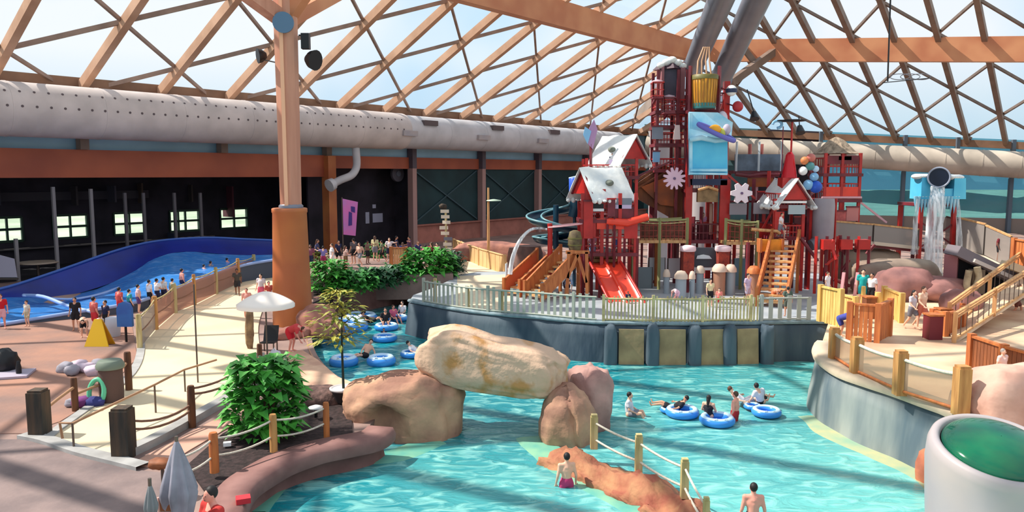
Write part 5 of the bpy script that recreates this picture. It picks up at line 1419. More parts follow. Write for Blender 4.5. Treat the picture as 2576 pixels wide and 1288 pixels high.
MB().beam((0, .2, -1.7), (0, .2, -t.location.z + ZP), .14, .14, DU).build('leg', M_teal_slide, t)
# water arc from a red pipe
q = G(1383, 742, ZP); t = thing('spray_pipe', 'red standpipe throwing an arc of water to the left', 'pipe', q)
hz = zat(562, q.y) - ZP
MB().tube([(0, 0, 0), (0, 0, hz * .93), (-.02, 0, hz)], .13, 12).build('pipe_shaft', M_red, t)
hoop = [Vector((-.1, 0, hz - .1)) + Vector((.9 * math.cos(a) + .9, .5 * math.sin(a), .1 * math.cos(a))) for a in [2 * PI * k / 20 for k in range(20)]]
MB().tube(hoop, .04, 8, True).build('hoop_rail', mat('pink_rail', (226, 170, 176), .4), t)
arc = [P(x, y, q.y - .1) for x, y in ((1376, 577), (1355, 574), (1335, 578), (1318, 592), (1304, 612), (1294, 635), (1287, 662), (1283, 690))]
o = centre(MB().tube(smoothline(arc, 4), [.05 + .003 * k for k in range(len(smoothline(arc, 4)))], 8).build('water_jet', M_spray)); tag(o, 'thin white arc of water falling left of the red standpipe', 'water jet')
# tall white-blue jet post at the far left
q = G(1274, 738, ZP); o = MB().cyl((0, 0, 0), (0, 0, 1.6), .07, n=8).build('spray_pole', mat('pale_pole', (206, 214, 220), .4)); o.location = q; tag(o, 'pale spray pole where the arc of water lands', 'pole')

# --- right part: small chalet, cone jet, thatched cabin, grey tube
YR = 42.0
t = tower('play_cabin', 'little red chalet with a curling white roof right of the snowflakes', 1950, 2022, YR, 1.8, ZP, zat(500, YR), [zat(600, YR), zat(520, YR)], M_red, M_maroon, M_red, .16, (), .7)
gable(t, (0.1, 0, zat(502, YR) - ZP), 1.55, 2.2, 1.05, .12, .3, M_snow, M_red, False)
MB().box((0, -1.05, zat(508, YR) - ZP), (1.7, .2, .12)).build('white_eave', M_white, t)
MB().box((.35, -1.05, zat(527, YR) - ZP), (.9, .1, .5)).build('pale_panel', mat('pale_panel', (168, 184, 190), .5), t)
MB().box((-.55, -1.0, zat(560, YR) - ZP), (.5, .1, 1.2)).build('red_panel', M_red, t)
q = P(1985, 447, 42.6); t = thing('cone_jet', 'glossy red cone with a pole and flat black disc above the chalet', 'sprayer', q)
MB().lathe([(.42, 0), (.36, .4), (.27, .9), (.24, 1.2), (.12, 1.38), (0, 1.4)], 20).build('cone_body', mat('crimson_gloss', (196, 20, 34), .2), t)
MB().cyl((.06, 0, 1.35), (.06, 0, zat(306, 42.6) - q.z), .055, n=8).build('pole', M_red, t)
MB().lathe([(.1, -.05), (.78, .0), (.80, .06), (.1, .1)], 24, (0, 0, zat(305, 42.6) - q.z)).build('disc', M_black, t)
sp = [Vector((-.75 - .25 * math.cos(a), 0, zat(313, 42.6) - q.z + .2 * math.sin(a))) for a in [PI * 1.5 * k / 10 for k in range(11)]]
MB().tube(sp, .08, 8).build('spray_scroll', mat('soft_blue', (130, 180, 220)), t)
MB().cyl((-.42, 0, .2), (-.42, 0, zat(318, 42.6) - q.z), .03, n=6).build('thin_pole', M_maroon, t)
MB().box((0.0, .1, -.9), (.9, .8, 1.8)).build('red_plinth', M_red, t)
# stacked ball fountain (plain balls)
q = P(2040, 490, 42.4); t = thing('ball_fountain', 'pile of blue, white and orange balls beside the chalet roof', 'fountain', q)
for x, y, r, m_ in ((2052, 470, .34, M_blue), (2033, 465, .28, mat('soft_blue', (130, 180, 220))), (2048, 445, .24, mat('soft_blue', (130, 180, 220))), (2020, 430, .24, M_white), (2038, 418, .24, mat('teal_ball', (90, 150, 150), .4)), (2024, 404, .22, mat('orange_ball', (214, 130, 80), .5)), (2040, 397, .24, mat('rose_ball', (196, 110, 100), .5)), (2052, 425, .18, M_ringlt)):
    MB().ball(P(x, y, 42.3) - q, r).build('ball', m_, t)
MB().beam((0, .2, 0), (0, .2, 2.0), .14, .14, DU).beam((0, .2, 0), (0, .2, ZP - q.z), .16, .16, DU).build('mast', M_maroon, t)
# thatched cabin
YH = 46.0
t = tower('play_cabin', 'red play cabin with a grey thatched roof at the right end', 2073, 2160, YH, 2.2, ZP, zat(385, YH), [zat(505, YH), zat(440, YH)], M_red, M_maroon, M_red, .16, (2115,), 1.0)
MB().lathe([(1.45, 0), (1.2, .12), (.5, .8), (.1, 1.0), (0, 1.02)], 8, (0, 0, zat(386, YH) - ZP), False).build('thatch_roof', M_thatch, t)
MB().box((0, -1.1, zat(402, YH) - ZP), (1.9, .1, .5)).build('dark_frieze', M_maroon, t)
MB().box((.1, -1.12, zat(398, YH) - ZP), (.75, .06, .22)).build('pale_plate', mat('pale_plate', (190, 180, 180), .5), t)
MB().box((0, -1.12, zat(482, YH) - ZP), (1.9, .1, .55)).build('red_valance', M_redbright, t)
MB().tube([(-1.2, -1.2, zat(497, YH) - ZP), (1.15, -1.2, zat(497, YH) - ZP)], .07, 8).build('white_bar', mat('pink_rail', (226, 170, 176)), t)
# grey drum slide
q = P(2068, 605, 42.5); t = thing('drum_slide', 'grey translucent drum with a bent foot below the thatched cabin', 'slide', q)
MB().lathe([(.42, -.05), (.58, .18), (.60, 1.9), (.56, 2.3)], 24).build('drum_body', M_greyt, t)
MB().tube([(0, 0, .15), (-.15, -.1, -.1), (-.7, -.2, -.25)], [.5, .42, .3], 16).build('drum_foot', mat('drum_dark', (110, 112, 122), .4), t)
for s in (-1, 1): MB().beam((s * .66, 0, 2.3), (s * .66, 0, ZP - q.z), .13, .13, DU).build('leg', M_red, t)
# blue-grey glass front and jets behind the chalet
q = P(1898, 405, 46); t = thing('viewing_platform', 'slate blue railed platform behind the snowflake and the chalet', 'platform', q)
MB().box((0, 0, -.65), (2.9, 1.6, .18)).build('platform_floor', M_maroon, t)
MB().box((0, -.8, -.1), (2.8, .06, .95)).build('screen', mat('slate_screen', (96, 110, 128), .5, var=.25, scale=1.2), t)
for k in range(3): MB().beam((-1.3 + 1.3 * k, -.82, -.6), (-1.3 + 1.3 * k, -.82, 1.1), .1, .1, DU).build('post', mat('pale_pole', (206, 214, 220)), t)
for dx in (-.2, .5): MB().beam((dx, .3, .3), (dx, .3, 1.0), .16, .16, DU).build('rose_stub', mat('rose_ball', (196, 110, 100)), t)
for sx in (-1.3, 1.3): MB().beam((sx, .5, -.7), (sx, .5, ZP - q.z), .18, .18, DU).build('leg', M_maroon, t)
t = thing('crossbeam', 'dark red trestle beam under the slate blue platform', 'beam', P(1895, 450, 45))
MB().tube([P(1850, 438, 45) - t.location, P(1885, 443, 45) - t.location, P(1920, 438, 45) - t.location, P(1960, 440, 45) - t.location], .12, 8).build('beam_bar', M_maroon, t)
MB().box((.25, .1, -1.1), (.12, .12, 1.8)).build('pink_post', mat('pink_rail', (226, 170, 176)), t)
MB().box((-.25, 0, -1.3), (2.3, .25, .12)).build('lower_bar', M_maroon, t)
for k, (x0, x1, y0, y1) in enumerate(((1835, 1878, 512, 540), (1895, 1935, 510, 538))):
    q = P((x0 + x1) / 2, (y0 + y1) / 2, 43.5); o = MB().box((0, 0, 0), ((x1 - x0) * 43.5 / F_PX, .1, (y1 - y0) * 43.5 / F_PX)).build('grey_board', mat('board_grey', (150, 142, 150), .6)); o.location = q
    tag(o, ['grey board hanging under the white snowflake', 'grey board left of the chalet'][k], 'board')
for k, (x, y0, y1, m_) in enumerate(((1745, 545, 610, M_maroon), (1765, 520, 600, M_maroon), (1790, 512, 590, mat('tan_pole', (196, 150, 130), .6)), (1803, 430, 610, M_red), (1897, 450, 740, M_maroon), (1935, 430, 520, M_red), (2092, 500, 720, M_red), (2035, 520, 745, M_red))):
    Y = 44.5; a = P(x, y0, Y); o = MB().beam((0, 0, 0), (0, 0, P(x, y1, Y).z - a.z), .16, .16, DU).build('red_strut', m_); o.location = a
    tag(o, 'upright strut of the red play frame, %s' % ['under the bucket tower near its left pilaster', 'in the shade under the bucket tower', 'pale one under the tan drum', 'by the right pilaster', 'left of the wooden stairs', 'left of the red cone', 'right of the grey drum', 'left of the grey drum'][k], 'strut')

# more of the crowded red framework
def board(x0, x1, y0, y1, Y, m, nm, label, cat='panel', th=.08, leg=True):
    a = P(x0, y1, Y); b = P(x1, y0, Y); c = (a + b) / 2; t = thing(nm, label, cat, c)
    w = b.x - a.x; h = b.z - a.z
    MB().box((0, 0, 0), (w, th, h)).build('board_face', m, t)
    MB().box((0, -.02, h / 2), (w + .06, th + .06, .08)).build('cap_strip', M_maroon if m is not M_maroon else M_red, t)
    if leg:
        for s in (-1, 1): MB().beam((s * w * .45, .06, -h / 2), (s * w * .45, .06, ZP - c.z), .1, .1, DU).build('leg', M_maroon, t)
    return t
board(1468, 1492, 505, 600, 40.3, M_red, 'red_screen', 'tall red board at the left corner of the nearer snowy cabin')
board(1528, 1548, 500, 545, 40.2, M_maroon, 'red_screen', 'dark red narrow board below the snowy roof slope')
board(1570, 1604, 560, 600, 40.4, M_red, 'red_screen', 'red board at the right corner of the nearer snowy cabin')
board(1610, 1722, 560, 604, 43.9, mat('brown_net', (120, 76, 60), .8, var=.3, scale=3), 'net_screen', 'brown netting screen behind the left rope bridge')
board(1752, 1800, 560, 606, 45.0, M_maroon, 'net_screen', 'maroon screen behind the bridge level under the tan drum')
board(1835, 1900, 560, 610, 44.2, mat('olive_brown', (120, 104, 70), .8, var=.3, scale=2), 'net_screen', 'olive brown screen behind the right rope bridge')
board(1880, 1945, 445, 470, 45.0, mat('rust', (176, 92, 44)), 'timber_screen', 'rust coloured timber band left of the red cone')
board(1905, 1950, 482, 506, 44.2, M_maroon, 'timber_screen', 'dark red slatted band left of the chalet')
board(1910, 1950, 560, 598, 43.4, M_red, 'red_screen', 'red board behind the thick pale beam')
board(2078, 2128, 530, 560, 45.4, mat('faded_red', (196, 96, 92), .6, var=.2), 'red_screen', 'faded red board hanging under the thatched cabin, left')
board(2128, 2160, 520, 556, 45.6, mat('rosy_board', (206, 130, 124), .6), 'red_screen', 'rosy board hanging under the thatched cabin, right')
board(1996, 2036, 545, 600, 43.0, M_maroon, 'red_screen', 'maroon board between the chalet legs and the grey drum')
board(1640, 1668, 318, 350, 44.8, M_steel, 'side_plate', 'small grey plate on the left of the dark red side tower', leg=False)
board(1642, 1660, 380, 408, 44.8, mat('soft_blue', (130, 180, 220)), 'side_plate', 'small pale blue plate low on the dark red side tower', leg=False)
for k, (x0, y0, x1, y1, Y, m_) in enumerate(((1600, 445, 1690, 405, 44, M_maroon), (1722, 330, 1735, 470, 43.5, M_maroon), (1820, 430, 1900, 500, 44, M_red), (1948, 520, 1905, 600, 43, M_red), (2022, 500, 2070, 470, 43, mat('mauve_board', (150, 96, 100))), (2160, 505, 2230, 560, 46.5, mat('pink_rail', (226, 170, 176))))):
    a = P(x0, y0, Y); b = P(x1, y1, Y); o = centre(MB().beam(a, b, .11, .11).build('brace_pipe', m_)); tag(o, ['slanting maroon pipe over the brown ramp', 'dark upright pipe along the left edge of the blue board', 'red pipe slanting down behind the white snowflake', 'red pipe slanting toward the wooden stairs', 'mauve pipe between the chalet and the ball fountain', 'pink pipe slanting from the thatched cabin to the right'][k], 'pipe')
# ---------------------------------------------------------------- the blue wave ride at the left
def PY(pts): return [P(x, y, Y) for x, y, Y in pts]
top_e = smoothline(PY([(-80, 742, 43), (20, 722, 45), (150, 680, 48.5), (300, 628, 53), (400, 606, 56), (520, 598, 58), (620, 602, 59), (720, 606, 60)]), 5)
low_e = smoothline(PY([(-80, 765, 42.4), (20, 748, 44.2), (150, 748, 46.8), (300, 704, 50.5), (390, 650, 53.5), (470, 633, 55.5), (600, 642, 56.5), (720, 640, 57.5)]), 5)
rows = []
for f in (0, .2, .45, .7, .9, 1.0):
    rows.append([a.lerp(b, f) + Vector((0, .35 * math.sin(f * PI), 0)) for a, b in zip(low_e, top_e)])
back = [p + Vector((.1, .45, .02)) for p in top_e]; backd = [Vector((p.x + .1, p.y + .6, ZG)) for p in top_e]
t = thing('wave_ride', 'deep blue surf wave ride with a curling padded back wall at the left', 'water ride', (low_e[8].x, low_e[8].y, ZG))
at_empty(t, MB().loft(rows + [back, backd]).build('padded_wall', M_bluedk))
at_empty(t, MB().tube(top_e, .09, 8).build('wall_rim', mat('rim_blue', (60, 96, 170), .4)))
front = smoothline(PY([(-80, 832, 36), (30, 815, 37.5), (180, 790, 39.3), (335, 765, 41.2), (420, 735, 44), (520, 700, 48), (620, 668, 53), (735, 650, 56)]), 5)
rows = []
for f in [k / 10 for k in range(11)]:
    rows.append([a.lerp(b, f) + DZ * (.10 * noise.noise(Vector((i * .35, f * 6, 0)))) for i, (a, b) in enumerate(zip(front, low_e))])
o = at_empty(t, MB().loft(rows).build('sheet_of_water', M_flow)); o['kind'] = 'stuff'
at_empty(t, MB().tube([p + DZ * .06 for p in front], .10, 8).build('front_edge', mat('edge_lilac', (150, 176, 226), .4)))
skirt = [Vector((p.x, p.y - .05, ZG)) for p in front]
at_empty(t, MB().loft([[p + DZ * .02 for p in front], skirt]).build('front_skirt', mat('slate_skirt', (74, 84, 100), .7)))
# pale flow divider
dv = smoothline(PY([(60, 748, 44.0), (110, 752, 42), (170, 775, 40.5), (230, 790, 39.6)]), 5)
at_empty(t, MB().tube([p + DZ * .12 for p in dv], .10, 8).build('flow_divider', mat('edge_lilac', (150, 176, 226))))
st2 = smoothline(PY([(60, 745, 43.6), (200, 752, 44.5), (330, 712, 49), (420, 655, 53)]), 5)
at_empty(t, MB().tube([p + DZ * .03 for p in st2], .16, 8, flat=.4).build('foam_line', mat('edge_lilac', (150, 176, 226))))
# grey posts standing behind the ride
for k, (x, y0, y1) in enumerate(((47, 600, 712), (145, 470, 672), (237, 475, 640), (320, 485, 612), (366, 485, 608), (443, 485, 600), (508, 485, 598))):
    a = on_v(x, y1, -.6 + 0 * k) - DZ * .25; b = on_v(x, y0, -.6)
    o = MB().beam((0, 0, 0), (0, 0, b.z - a.z), .26 if k < 3 else .2, .2, DU).build('grey_post', mat('post_grey', (136, 132, 136), .6) if k < 3 else mat('post_dim', (90, 86, 92), .6)); o.location = a
    tag(o, 'slim grey post behind the wave ride, %s from the left' % ORD[k], 'post', 'grey posts behind the wave ride')
# tables and covers in the dark annex
t = thing('patio_table', 'dark table with a pale top behind the left end of the wave ride', 'table', on_v(95, 662, -1.2))
MB().lathe([(1.3, 0), (1.35, .05), (1.3, .1)], 20, (0, 0, .0)).build('table_top', mat('pale_top', (176, 160, 144), .6), t)
MB().cyl((0, 0, -.9), (0, 0, 0), .1).build('table_leg', M_metal, t)
q = on_v(14, 672, 0.5); t = thing('sloped_canvas', 'pale grey triangular canvas at the far left edge before the annex', 'canvas', q)
MB().slab([(-.8, 0, -.7), (.75, 0, -.7), (.5, .2, .55), (-.8, .2, .9)], .05).build('canvas_sheet', mat('canvas_grey', (176, 172, 190), .8), t)
MB().beam((-.9, 0, -.8), (.8, 0, -.8), .1, .1).build('frame_bar', M_metal, t)
# ---------------------------------------------------------------- furniture of the left side
q = G(243, 872, ZG + .02); t = thing('wet_floor_sign', 'bright yellow folding floor cone on the red patio', 'sign', q)
MB().slab([(-.52, 0, 0), (.52, 0, 0), (.16, .22, 1.15), (-.16, .22, 1.15)], .05).build('front_leaf', M_yellow, t)
MB().slab([(-.52, .55, 0), (.52, .55, 0), (.16, .26, 1.15), (-.16, .26, 1.15)], .05).build('rear_leaf', mat('amber_dark', (206, 146, 26), .4), t)
q = G(282, 1010, ZG + .02); t = thing('trash_bin', 'round brown bin with a green grey lid beside the walkway fence', 'bin', q)
MB().lathe([(.36, 0), (.38, .5), (.36, 1.15)], 20).build('bin_body', mat('bin_brown', (92, 70, 64), .8), t)
MB().lathe([(.42, 1.12), (.44, 1.22), (.36, 1.36), (.34, 1.38)], 20).build('bin_lid', mat('bin_lid', (112, 124, 110), .6), t)
q = G(247, 1018, ZG + .02); t = thing('swim_ring', 'small mint green hoop leaning against the bin', 'ring', q)
MB().tube([Vector((.24 * math.cos(a), -.05 + .1 * math.sin(a), .42 + .40 * math.sin(a))) for a in [2 * PI * k / 24 for k in range(24)]], .075, 10, True).build('ring_tube', mat('mint', (96, 190, 150), .4), t)
q = G(205, 1022, ZG + .02); t = thing('towel_heap', 'heap of purple and blue towels on the patio beside the hoop', 'towels', q)
for k, (dx, r, m_) in enumerate(((0, .3, mat('purple_towel', (120, 60, 120), .9)), (.45, .28, mat('navy_towel', (56, 60, 120), .9)), (-.3, .22, mat('grey_towel', (150, 146, 156), .9)))):
    o = rock('towel', m_, (dx, 0, r * .5), (r, r * .8, r * .6), 70 + k, .25, 0, .8, 18, t)
q = G(205, 935, ZG + .02); t = thing('towel_heap', 'scatter of white and lilac towels left of the walkway fence', 'towels', q)
for k in range(6):
    o = rock('towel', mat('lilac_towel', (206, 186, 200), .9) if k % 2 else mat('grey_towel', (150, 146, 156)), (-.6 + .25 * k, .5 * math.sin(k * 2.1), .15), (.3, .25, .2), 80 + k, .3, k, .8, 16, t)
q = G(10, 935, ZG + .02); t = thing('stroller', 'dark folded bundle on a pale grey mat at the left edge', 'bundle', q)
rock('dark_bundle', M_black, (0, 0, .4), (.5, .4, .45), 90, .25, 0, .8, 20, t); MB().box((.5, -.6, .05), (1.6, 1.2, .08), .3).build('mat_sheet', mat('mat_lilac', (170, 160, 176), .9), t)
q = G(48, 945, ZG + .02); o = MB().lathe([(.09, 0), (.1, .3), (.06, .5), (.05, .55)], 12).build('drink_bottle', M_black); o.location = q; tag(o, 'small dark bottle standing on the patio near the left edge', 'bottle')
q = G(318, 860, ZG + .02); t = thing('blue_float', 'big rounded blue board standing at the end of the walkway fence', 'float', q)
h = (860 - 760) * q.y / F_PX
MB().beam((0, 0, 0), (0, 0, h * .45), .08, .08, DU).build('stand_post', M_black, t)
b = MB(); hw = 19 * q.y / F_PX
ol = [(-hw, h * .4), (hw, h * .4), (hw, h * .85), (hw * .7, h * 1.0), (0, h * 1.05), (-hw * .7, h * 1.0), (-hw, h * .85)]
b.slab([(x, 0, z) for x, z in ol], .18); b.build('float_body', mat('float_teal', (60, 120, 190), .5, rgb2=(52, 92, 168), scale=1.0), t)
t = thing('trash_bin', 'pale barrel with a weathered top behind the blue float', 'bin', G(285, 845, ZG + .02))
MB().lathe([(.3, 0), (.33, .4), (.3, .85), (.1, .9)], 16).build('bin_body', mat('bin_pale', (196, 196, 206), .7), t)

# white parasol with its table
q = G(655, 905, ZG); zc = P(670, 760, q.y).z
t = thing('parasol', 'open white parasol by the right kerb of the walkway', 'parasol', q)
R0 = 72 * q.y / F_PX; px_ = P(668, 760, q.y).x - q.x; top_z = P(668, 733, q.y).z - ZG; rim_z = P(668, 764, q.y).z - ZG
rows = []
for k in range(9):
    f = k / 8; row = []
    for j in range(32):
        a = 2 * PI * j / 32; r = R0 * f * (1 - .03 * (j % 4 == 2)); row.append((px_ + r * math.cos(a), r * math.sin(a), rim_z + (top_z - rim_z) * (1 - f ** 1.6)))
    rows.append(row)
rows.append([(x, y, z - .14) for x, y, z in rows[-1]])
MB().loft(rows, True, True).build('canopy', M_umb, t)
MB().cyl((px_ * 1.0, 0, 0), (px_, 0, top_z), .035, n=8).build('pole', M_metal, t)
MB().lathe([(.3, 0), (.3, .06), (.05, .12)], 16, (px_, 0, 0)).build('base', M_metal, t)
rb_ = MB()
for k in range(8):
    a = 2 * PI * k / 8; rb_.beam((px_, 0, rim_z - .1), (px_ + R0 * .96 * math.cos(a), R0 * .96 * math.sin(a), rim_z), .03, .03)
rb_.build('rib_spokes', M_metal, t)
# chair and drapes below the parasol
q = G(630, 880, ZG); t = thing('draped_post', 'tan drapes tied round a post at the left rim of the parasol', 'drape', q)
rock('drape_cloth', mat('drape_tan', (170, 140, 104), .9, rgb2=(120, 96, 76), scale=3), (0, 0, 1.0), (.16, .16, 1.0), 92, .3, 0, .8, 24, t)
q = G(672, 890, ZG); t = thing('deck_chair', 'dark deck chair in the shade of the white parasol', 'chair', q)
MB().slab([(-.3, 0, .45), (.3, 0, .45), (.3, .5, .42), (-.3, .5, .42)], .05).build('seat', M_black, t)
MB().slab([(-.3, .5, .42), (.3, .5, .42), (.3, .75, 1.05), (-.3, .75, 1.05)], .05).build('backrest', M_black, t)
for x in (-.27, .27):
    for y in (.02, .5): MB().beam((x, y, 0), (x, y, .45), .04, .04, DU).build('leg', M_metal, t)
q = G(692, 925, ZG + .04); t = thing('bag', 'pale grey plastic bag on the shelf below the parasol', 'bag', q)
rock('bag_body', mat('bag_grey', (196, 190, 200), .5), (0, 0, .3), (.28, .25, .35), 94, .25, 0, .8, 20, t); MB().tube([(-.08, 0, .6), (0, 0, .78), (.08, 0, .6)], .02, 6).build('handle', M_white, t)

# a raised terrace just below the picture carries the folded parasols, a chair and the seated person
ZTER = 2.1
struct(MB().prism([(-9, 5), (-1.5, 5), (-2.6, 11.6), (-9, 11.9)], ZG - .3, ZTER).build('floor_terrace', M_plaza))
def folded(x, ytip, Y, wpx, ywide, label, m):
    q = P(x, 1240, Y); q.z = ZTER; t = thing('folded_parasol', label, 'parasol', q)
    zt_ = P(x, ytip, Y).z - ZTER; zb_ = P(x, 1300, Y).z - ZTER; zw = P(x, ywide, Y).z - ZTER; w0 = wpx / 2 * Y / F_PX; rows = []
    for k in range(16):
        f = k / 15; z = zt_ + (zb_ - zt_) * f; fw_ = min(1, (zt_ - z) / (zt_ - zw)); r = w0 * (.05 + .95 * fw_ ** .8) * (1 if z > zw else 1 - .35 * (zw - z) / max(.01, zw - zb_)); row = []
        for j in range(48):
            a = 2 * PI * j / 48; rr = r * (1 + .17 * math.cos(8 * a) * min(1, f * 2.5)); row.append((rr * math.cos(a), rr * math.sin(a), z))
        rows.append(row)
    MB().loft(rows, True, True).build('folded_canopy', m, t)
    MB().cyl((0, 0, 0), (0, 0, zt_ + .05), .025, n=8).build('pole', M_metal, t)
    MB().lathe([(.25, 0), (.25, .08), (.05, .12)], 16).build('base', M_metal, t)
    return t
folded(450, 1106, 10.6, 88, 1238, 'folded grey lilac parasol beside the seated person in red at the bottom edge', M_umbg)
folded(378, 1212, 10.2, 34, 1275, 'second folded parasol, mostly cut off, left of the grey one', mat('canopy_green_grey', (120, 124, 128), .8))
q = P(412, 1240, 10.4); q.z = ZTER; t = thing('wooden_chair', 'wooden chair between the two folded parasols, cut by the bottom edge', 'chair', q)
hc = P(405, 1255, 10.4).z - ZTER
for x in (-.10, .10): MB().beam((x, 0, 0), (x, .05, hc), .04, .04, DU).build('leg', mat('chair_pink', (206, 160, 150), .6), t)
MB().box((0, -.15, hc * .5), (.3, .35, .04)).build('seat', M_woodbr, t); MB().box((0, .05, hc - .12), (.26, .03, .16)).build('backrest', M_woodbr, t)
q = G(412, 1250, ZG); o = t = thing('stump_stool', 'small brown tilted bird table by the folded parasol', 'stool', q)
MB().cyl((0, 0, 0), (0, 0, .75), .04, n=8).build('pole', M_metal, t); rock('wood_top', M_woodbr, (-.05, 0, .8), (.26, .2, .12), 95, .25, 0, .8, 18, t)

# ---------------------------------------------------------------- plants
def bush(name, label, c, size, n, leaf, m, seed=1, group=None, droop=.3, stem=True, width=.28):
    rnd = random.Random(seed); t = thing(name, label, 'plant', c, group=group); b = MB()
    for i in range(n):
        a = rnd.uniform(0, 2 * PI); h = rnd.uniform(.05, 1); rr = math.sqrt(rnd.random()) * (1 - .45 * abs(h - .45))
        p = Vector((size[0] * rr * math.cos(a), size[1] * rr * math.sin(a), size[2] * h))
        L_ = leaf * rnd.uniform(.6, 1.25); a2 = a + rnd.uniform(-.9, .9)
        d = Vector((math.cos(a2), math.sin(a2), rnd.uniform(-.1, .9))).normalized(); s_ = d.cross(DZ).normalized() * L_ * width
        m1 = p + d * L_ * .5 + DZ * L_ * .06; e = p + d * L_ - DZ * L_ * droop
        k = DZ * L_ * .05
        b.add([p, m1 + s_ + k, e, m1 - s_ + k, m1], [(0, 1, 4), (0, 4, 3), (1, 2, 4), (4, 2, 3)], False)
    b.build('foliage', m, t)
    if stem:
        sm_ = MB()
        for i in range(5):
            a = 2 * PI * i / 5; sm_.tube([(0, 0, 0), (size[0] * .25 * math.cos(a), size[1] * .25 * math.sin(a), size[2] * .4), (size[0] * .5 * math.cos(a), size[1] * .5 * math.sin(a), size[2] * .8)], [.05, .04, .02], 6)
        sm_.build('stems', M_stem, t)
    return t
ZB = 1.38
for k, (x, y, s_, n, lf, m_, lab) in enumerate((
    (832, 738, (1.0, .9, 1.7), 420, .55, M_leafbr, 'bright green shrub right beside the big orange column'),
    (890, 735, (1.3, 1.0, 1.15), 420, .55, M_leaf, 'mid green broad leaved shrub in the raised bed, second from the column'),
    (950, 722, (1.4, 1.0, 1.0), 420, .6, M_leafdk, 'darker shrub in the middle of the raised bed'),
    (1010, 712, (1.3, 1.0, 1.0), 380, .6, M_leaf, 'broad leaved shrub in the raised bed in front of the brown screen'),
    (1078, 708, (1.6, 1.3, 1.9), 620, .65, M_leafbr, 'largest bright green shrub at the right end of the raised bed'),
    (1135, 700, (.8, .8, 1.6), 260, .5, M_leafdk, 'dark shrub at the corner beside the sandy landing'),
    (945, 668, (.8, .8, 1.5), 260, .5, M_leaf, 'tall light shrub behind the bed below the pink banner'),
    (805, 690, (.6, .6, 1.5), 160, .45, M_leafyel, 'thin yellowish shrub behind the big orange column'))):
    bush('shrub', lab, G(x, y, ZB), s_, n, lf, m_, 100 + k, 'shrubs of the raised bed')
bush('tropical_plant', 'lush bright green plant in the soil bed by the rope fence', G(668, 1098, ZG + .08), (.95, .8, 2.15), 700, .52, M_leafbr, 120)
bush('tropical_plant', 'dark glossy plant below the bag at the top of the soil bed', G(690, 975, ZG + .08), (.55, .5, 1.0), 200, .42, M_leafdk, 121)
# thin tree in a pot
q = G(865, 1010, ZG + .1); t = thing('potted_tree', 'thin young tree with yellow green leaves in a round grey pot', 'potted plant', q)
hz = P(865, 735, q.y).z - q.z
MB().lathe([(.26, 0), (.36, .3), (.42, .42), (.40, .44), (.34, .38), (0, .36)], 24).build('pot', mat('pot_dark', (58, 52, 54), .6), t)
MB().lathe([(.36, .38), (.44, .40), (.45, .46), (.40, .48), (.36, .44)], 24).build('pot_rim', mat('pot_rim', (206, 200, 200), .6), t)
MB().tube([(0, 0, .3), (-.02, 0, hz * .5), (.0, 0, hz * .95)], [.045, .035, .02], 8).build('trunk', mat('trunk_dark', (40, 52, 44), .8), t)
b = MB(); rnd = random.Random(5)
for i in range(330):
    h = hz * (.55 + .48 * rnd.random()); a = rnd.uniform(0, 2 * PI); r = rnd.uniform(.05, 1.0) * (.35 + .75 * (1 - abs(h / hz - .72) * 2.6)); r = max(.05, r)
    p = Vector((r * math.cos(a) * .95 - .12, r * math.sin(a) * .7, h)); L_ = rnd.uniform(.2, .42); d = Vector((math.cos(a), math.sin(a), rnd.uniform(-.5, .5))).normalized(); s_ = d.cross(DZ).normalized() * L_ * .2
    b.add([p, p + d * L_ * .5 + s_, p + d * L_ - DZ * .05, p + d * L_ * .5 - s_], [(0, 1, 2, 3)])
b.build('foliage', M_leafyel, t)
br = MB()
for i in range(9):
    a = i * 2.4; h = hz * (.58 + .04 * i); br.tube([(0, 0, h), (.5 * math.cos(a), .4 * math.sin(a), h + .25)], [.02, .01], 5)
br.build('branches', M_stem, t)
o = rock('bark_mound', M_soil2, G(800, 1010, ZG) + DZ * .05, (.95, .8, .45), 130, .12, 0, .9, 30); tag(o, 'low mound of brown bark beside the potted tree', 'mound')
q = G(795, 1050, ZG + .1); t = thing('garden_lamp', 'small white disc lamp on the bark beside the leaning post', 'lamp', q)
MB().lathe([(.2, .28), (.22, .32), (.05, .38), (0, .38)], 16).build('lamp_shade', M_white, t); MB().cyl((0, 0, 0), (0, 0, .3), .05).build('lamp_post', M_black, t)
q = G(572, 1122, ZG + .1); o = MB().box((0, 0, .06), (.2, .14, .1), .3).build('plant_label', M_white); o.location = q; tag(o, 'tiny white marker lying on the dark soil behind the reddish post', 'marker')

# ---------------------------------------------------------------- far left-middle ground
struct(MB().prism(px_poly([(776, 694), (1140, 690), (1118, 640), (792, 640)], 2.0), .5, 2.0).build('floor_back_terrace', M_ground))
for k, (u0, u1, z0, z1, c_) in enumerate(((-41.5, -39.5, 5.4, 7.0, (70, 62, 66)), (-35.5, -34.2, 5.4, 7.2, (84, 66, 58)), (-30.5, -29.6, 5.4, 7.0, (72, 60, 58)), (-27.0, -25.2, 3.8, 6.8, (96, 44, 56)), (-47.5, -45.0, 5.6, 7.2, (66, 62, 74)), (-38.8, -36.2, 5.6, 7.0, (78, 72, 84)), (-33.5, -31.0, 1.6, 2.6, (60, 66, 84)))):
    struct(MB().beam(B((u0 + u1) / 2, VA + .3, z0), B((u0 + u1) / 2, VA + .3, z1), .15, u1 - u0, DV).build('trim_%d' % (60 + k), mat('annex_piece_%d' % k, c_, .8)))
q = G(885, 680, ZG); YBn = q.y
t = thing('feather_banner', 'tall pink banner with dark printed figures behind the shrubs', 'banner', q)
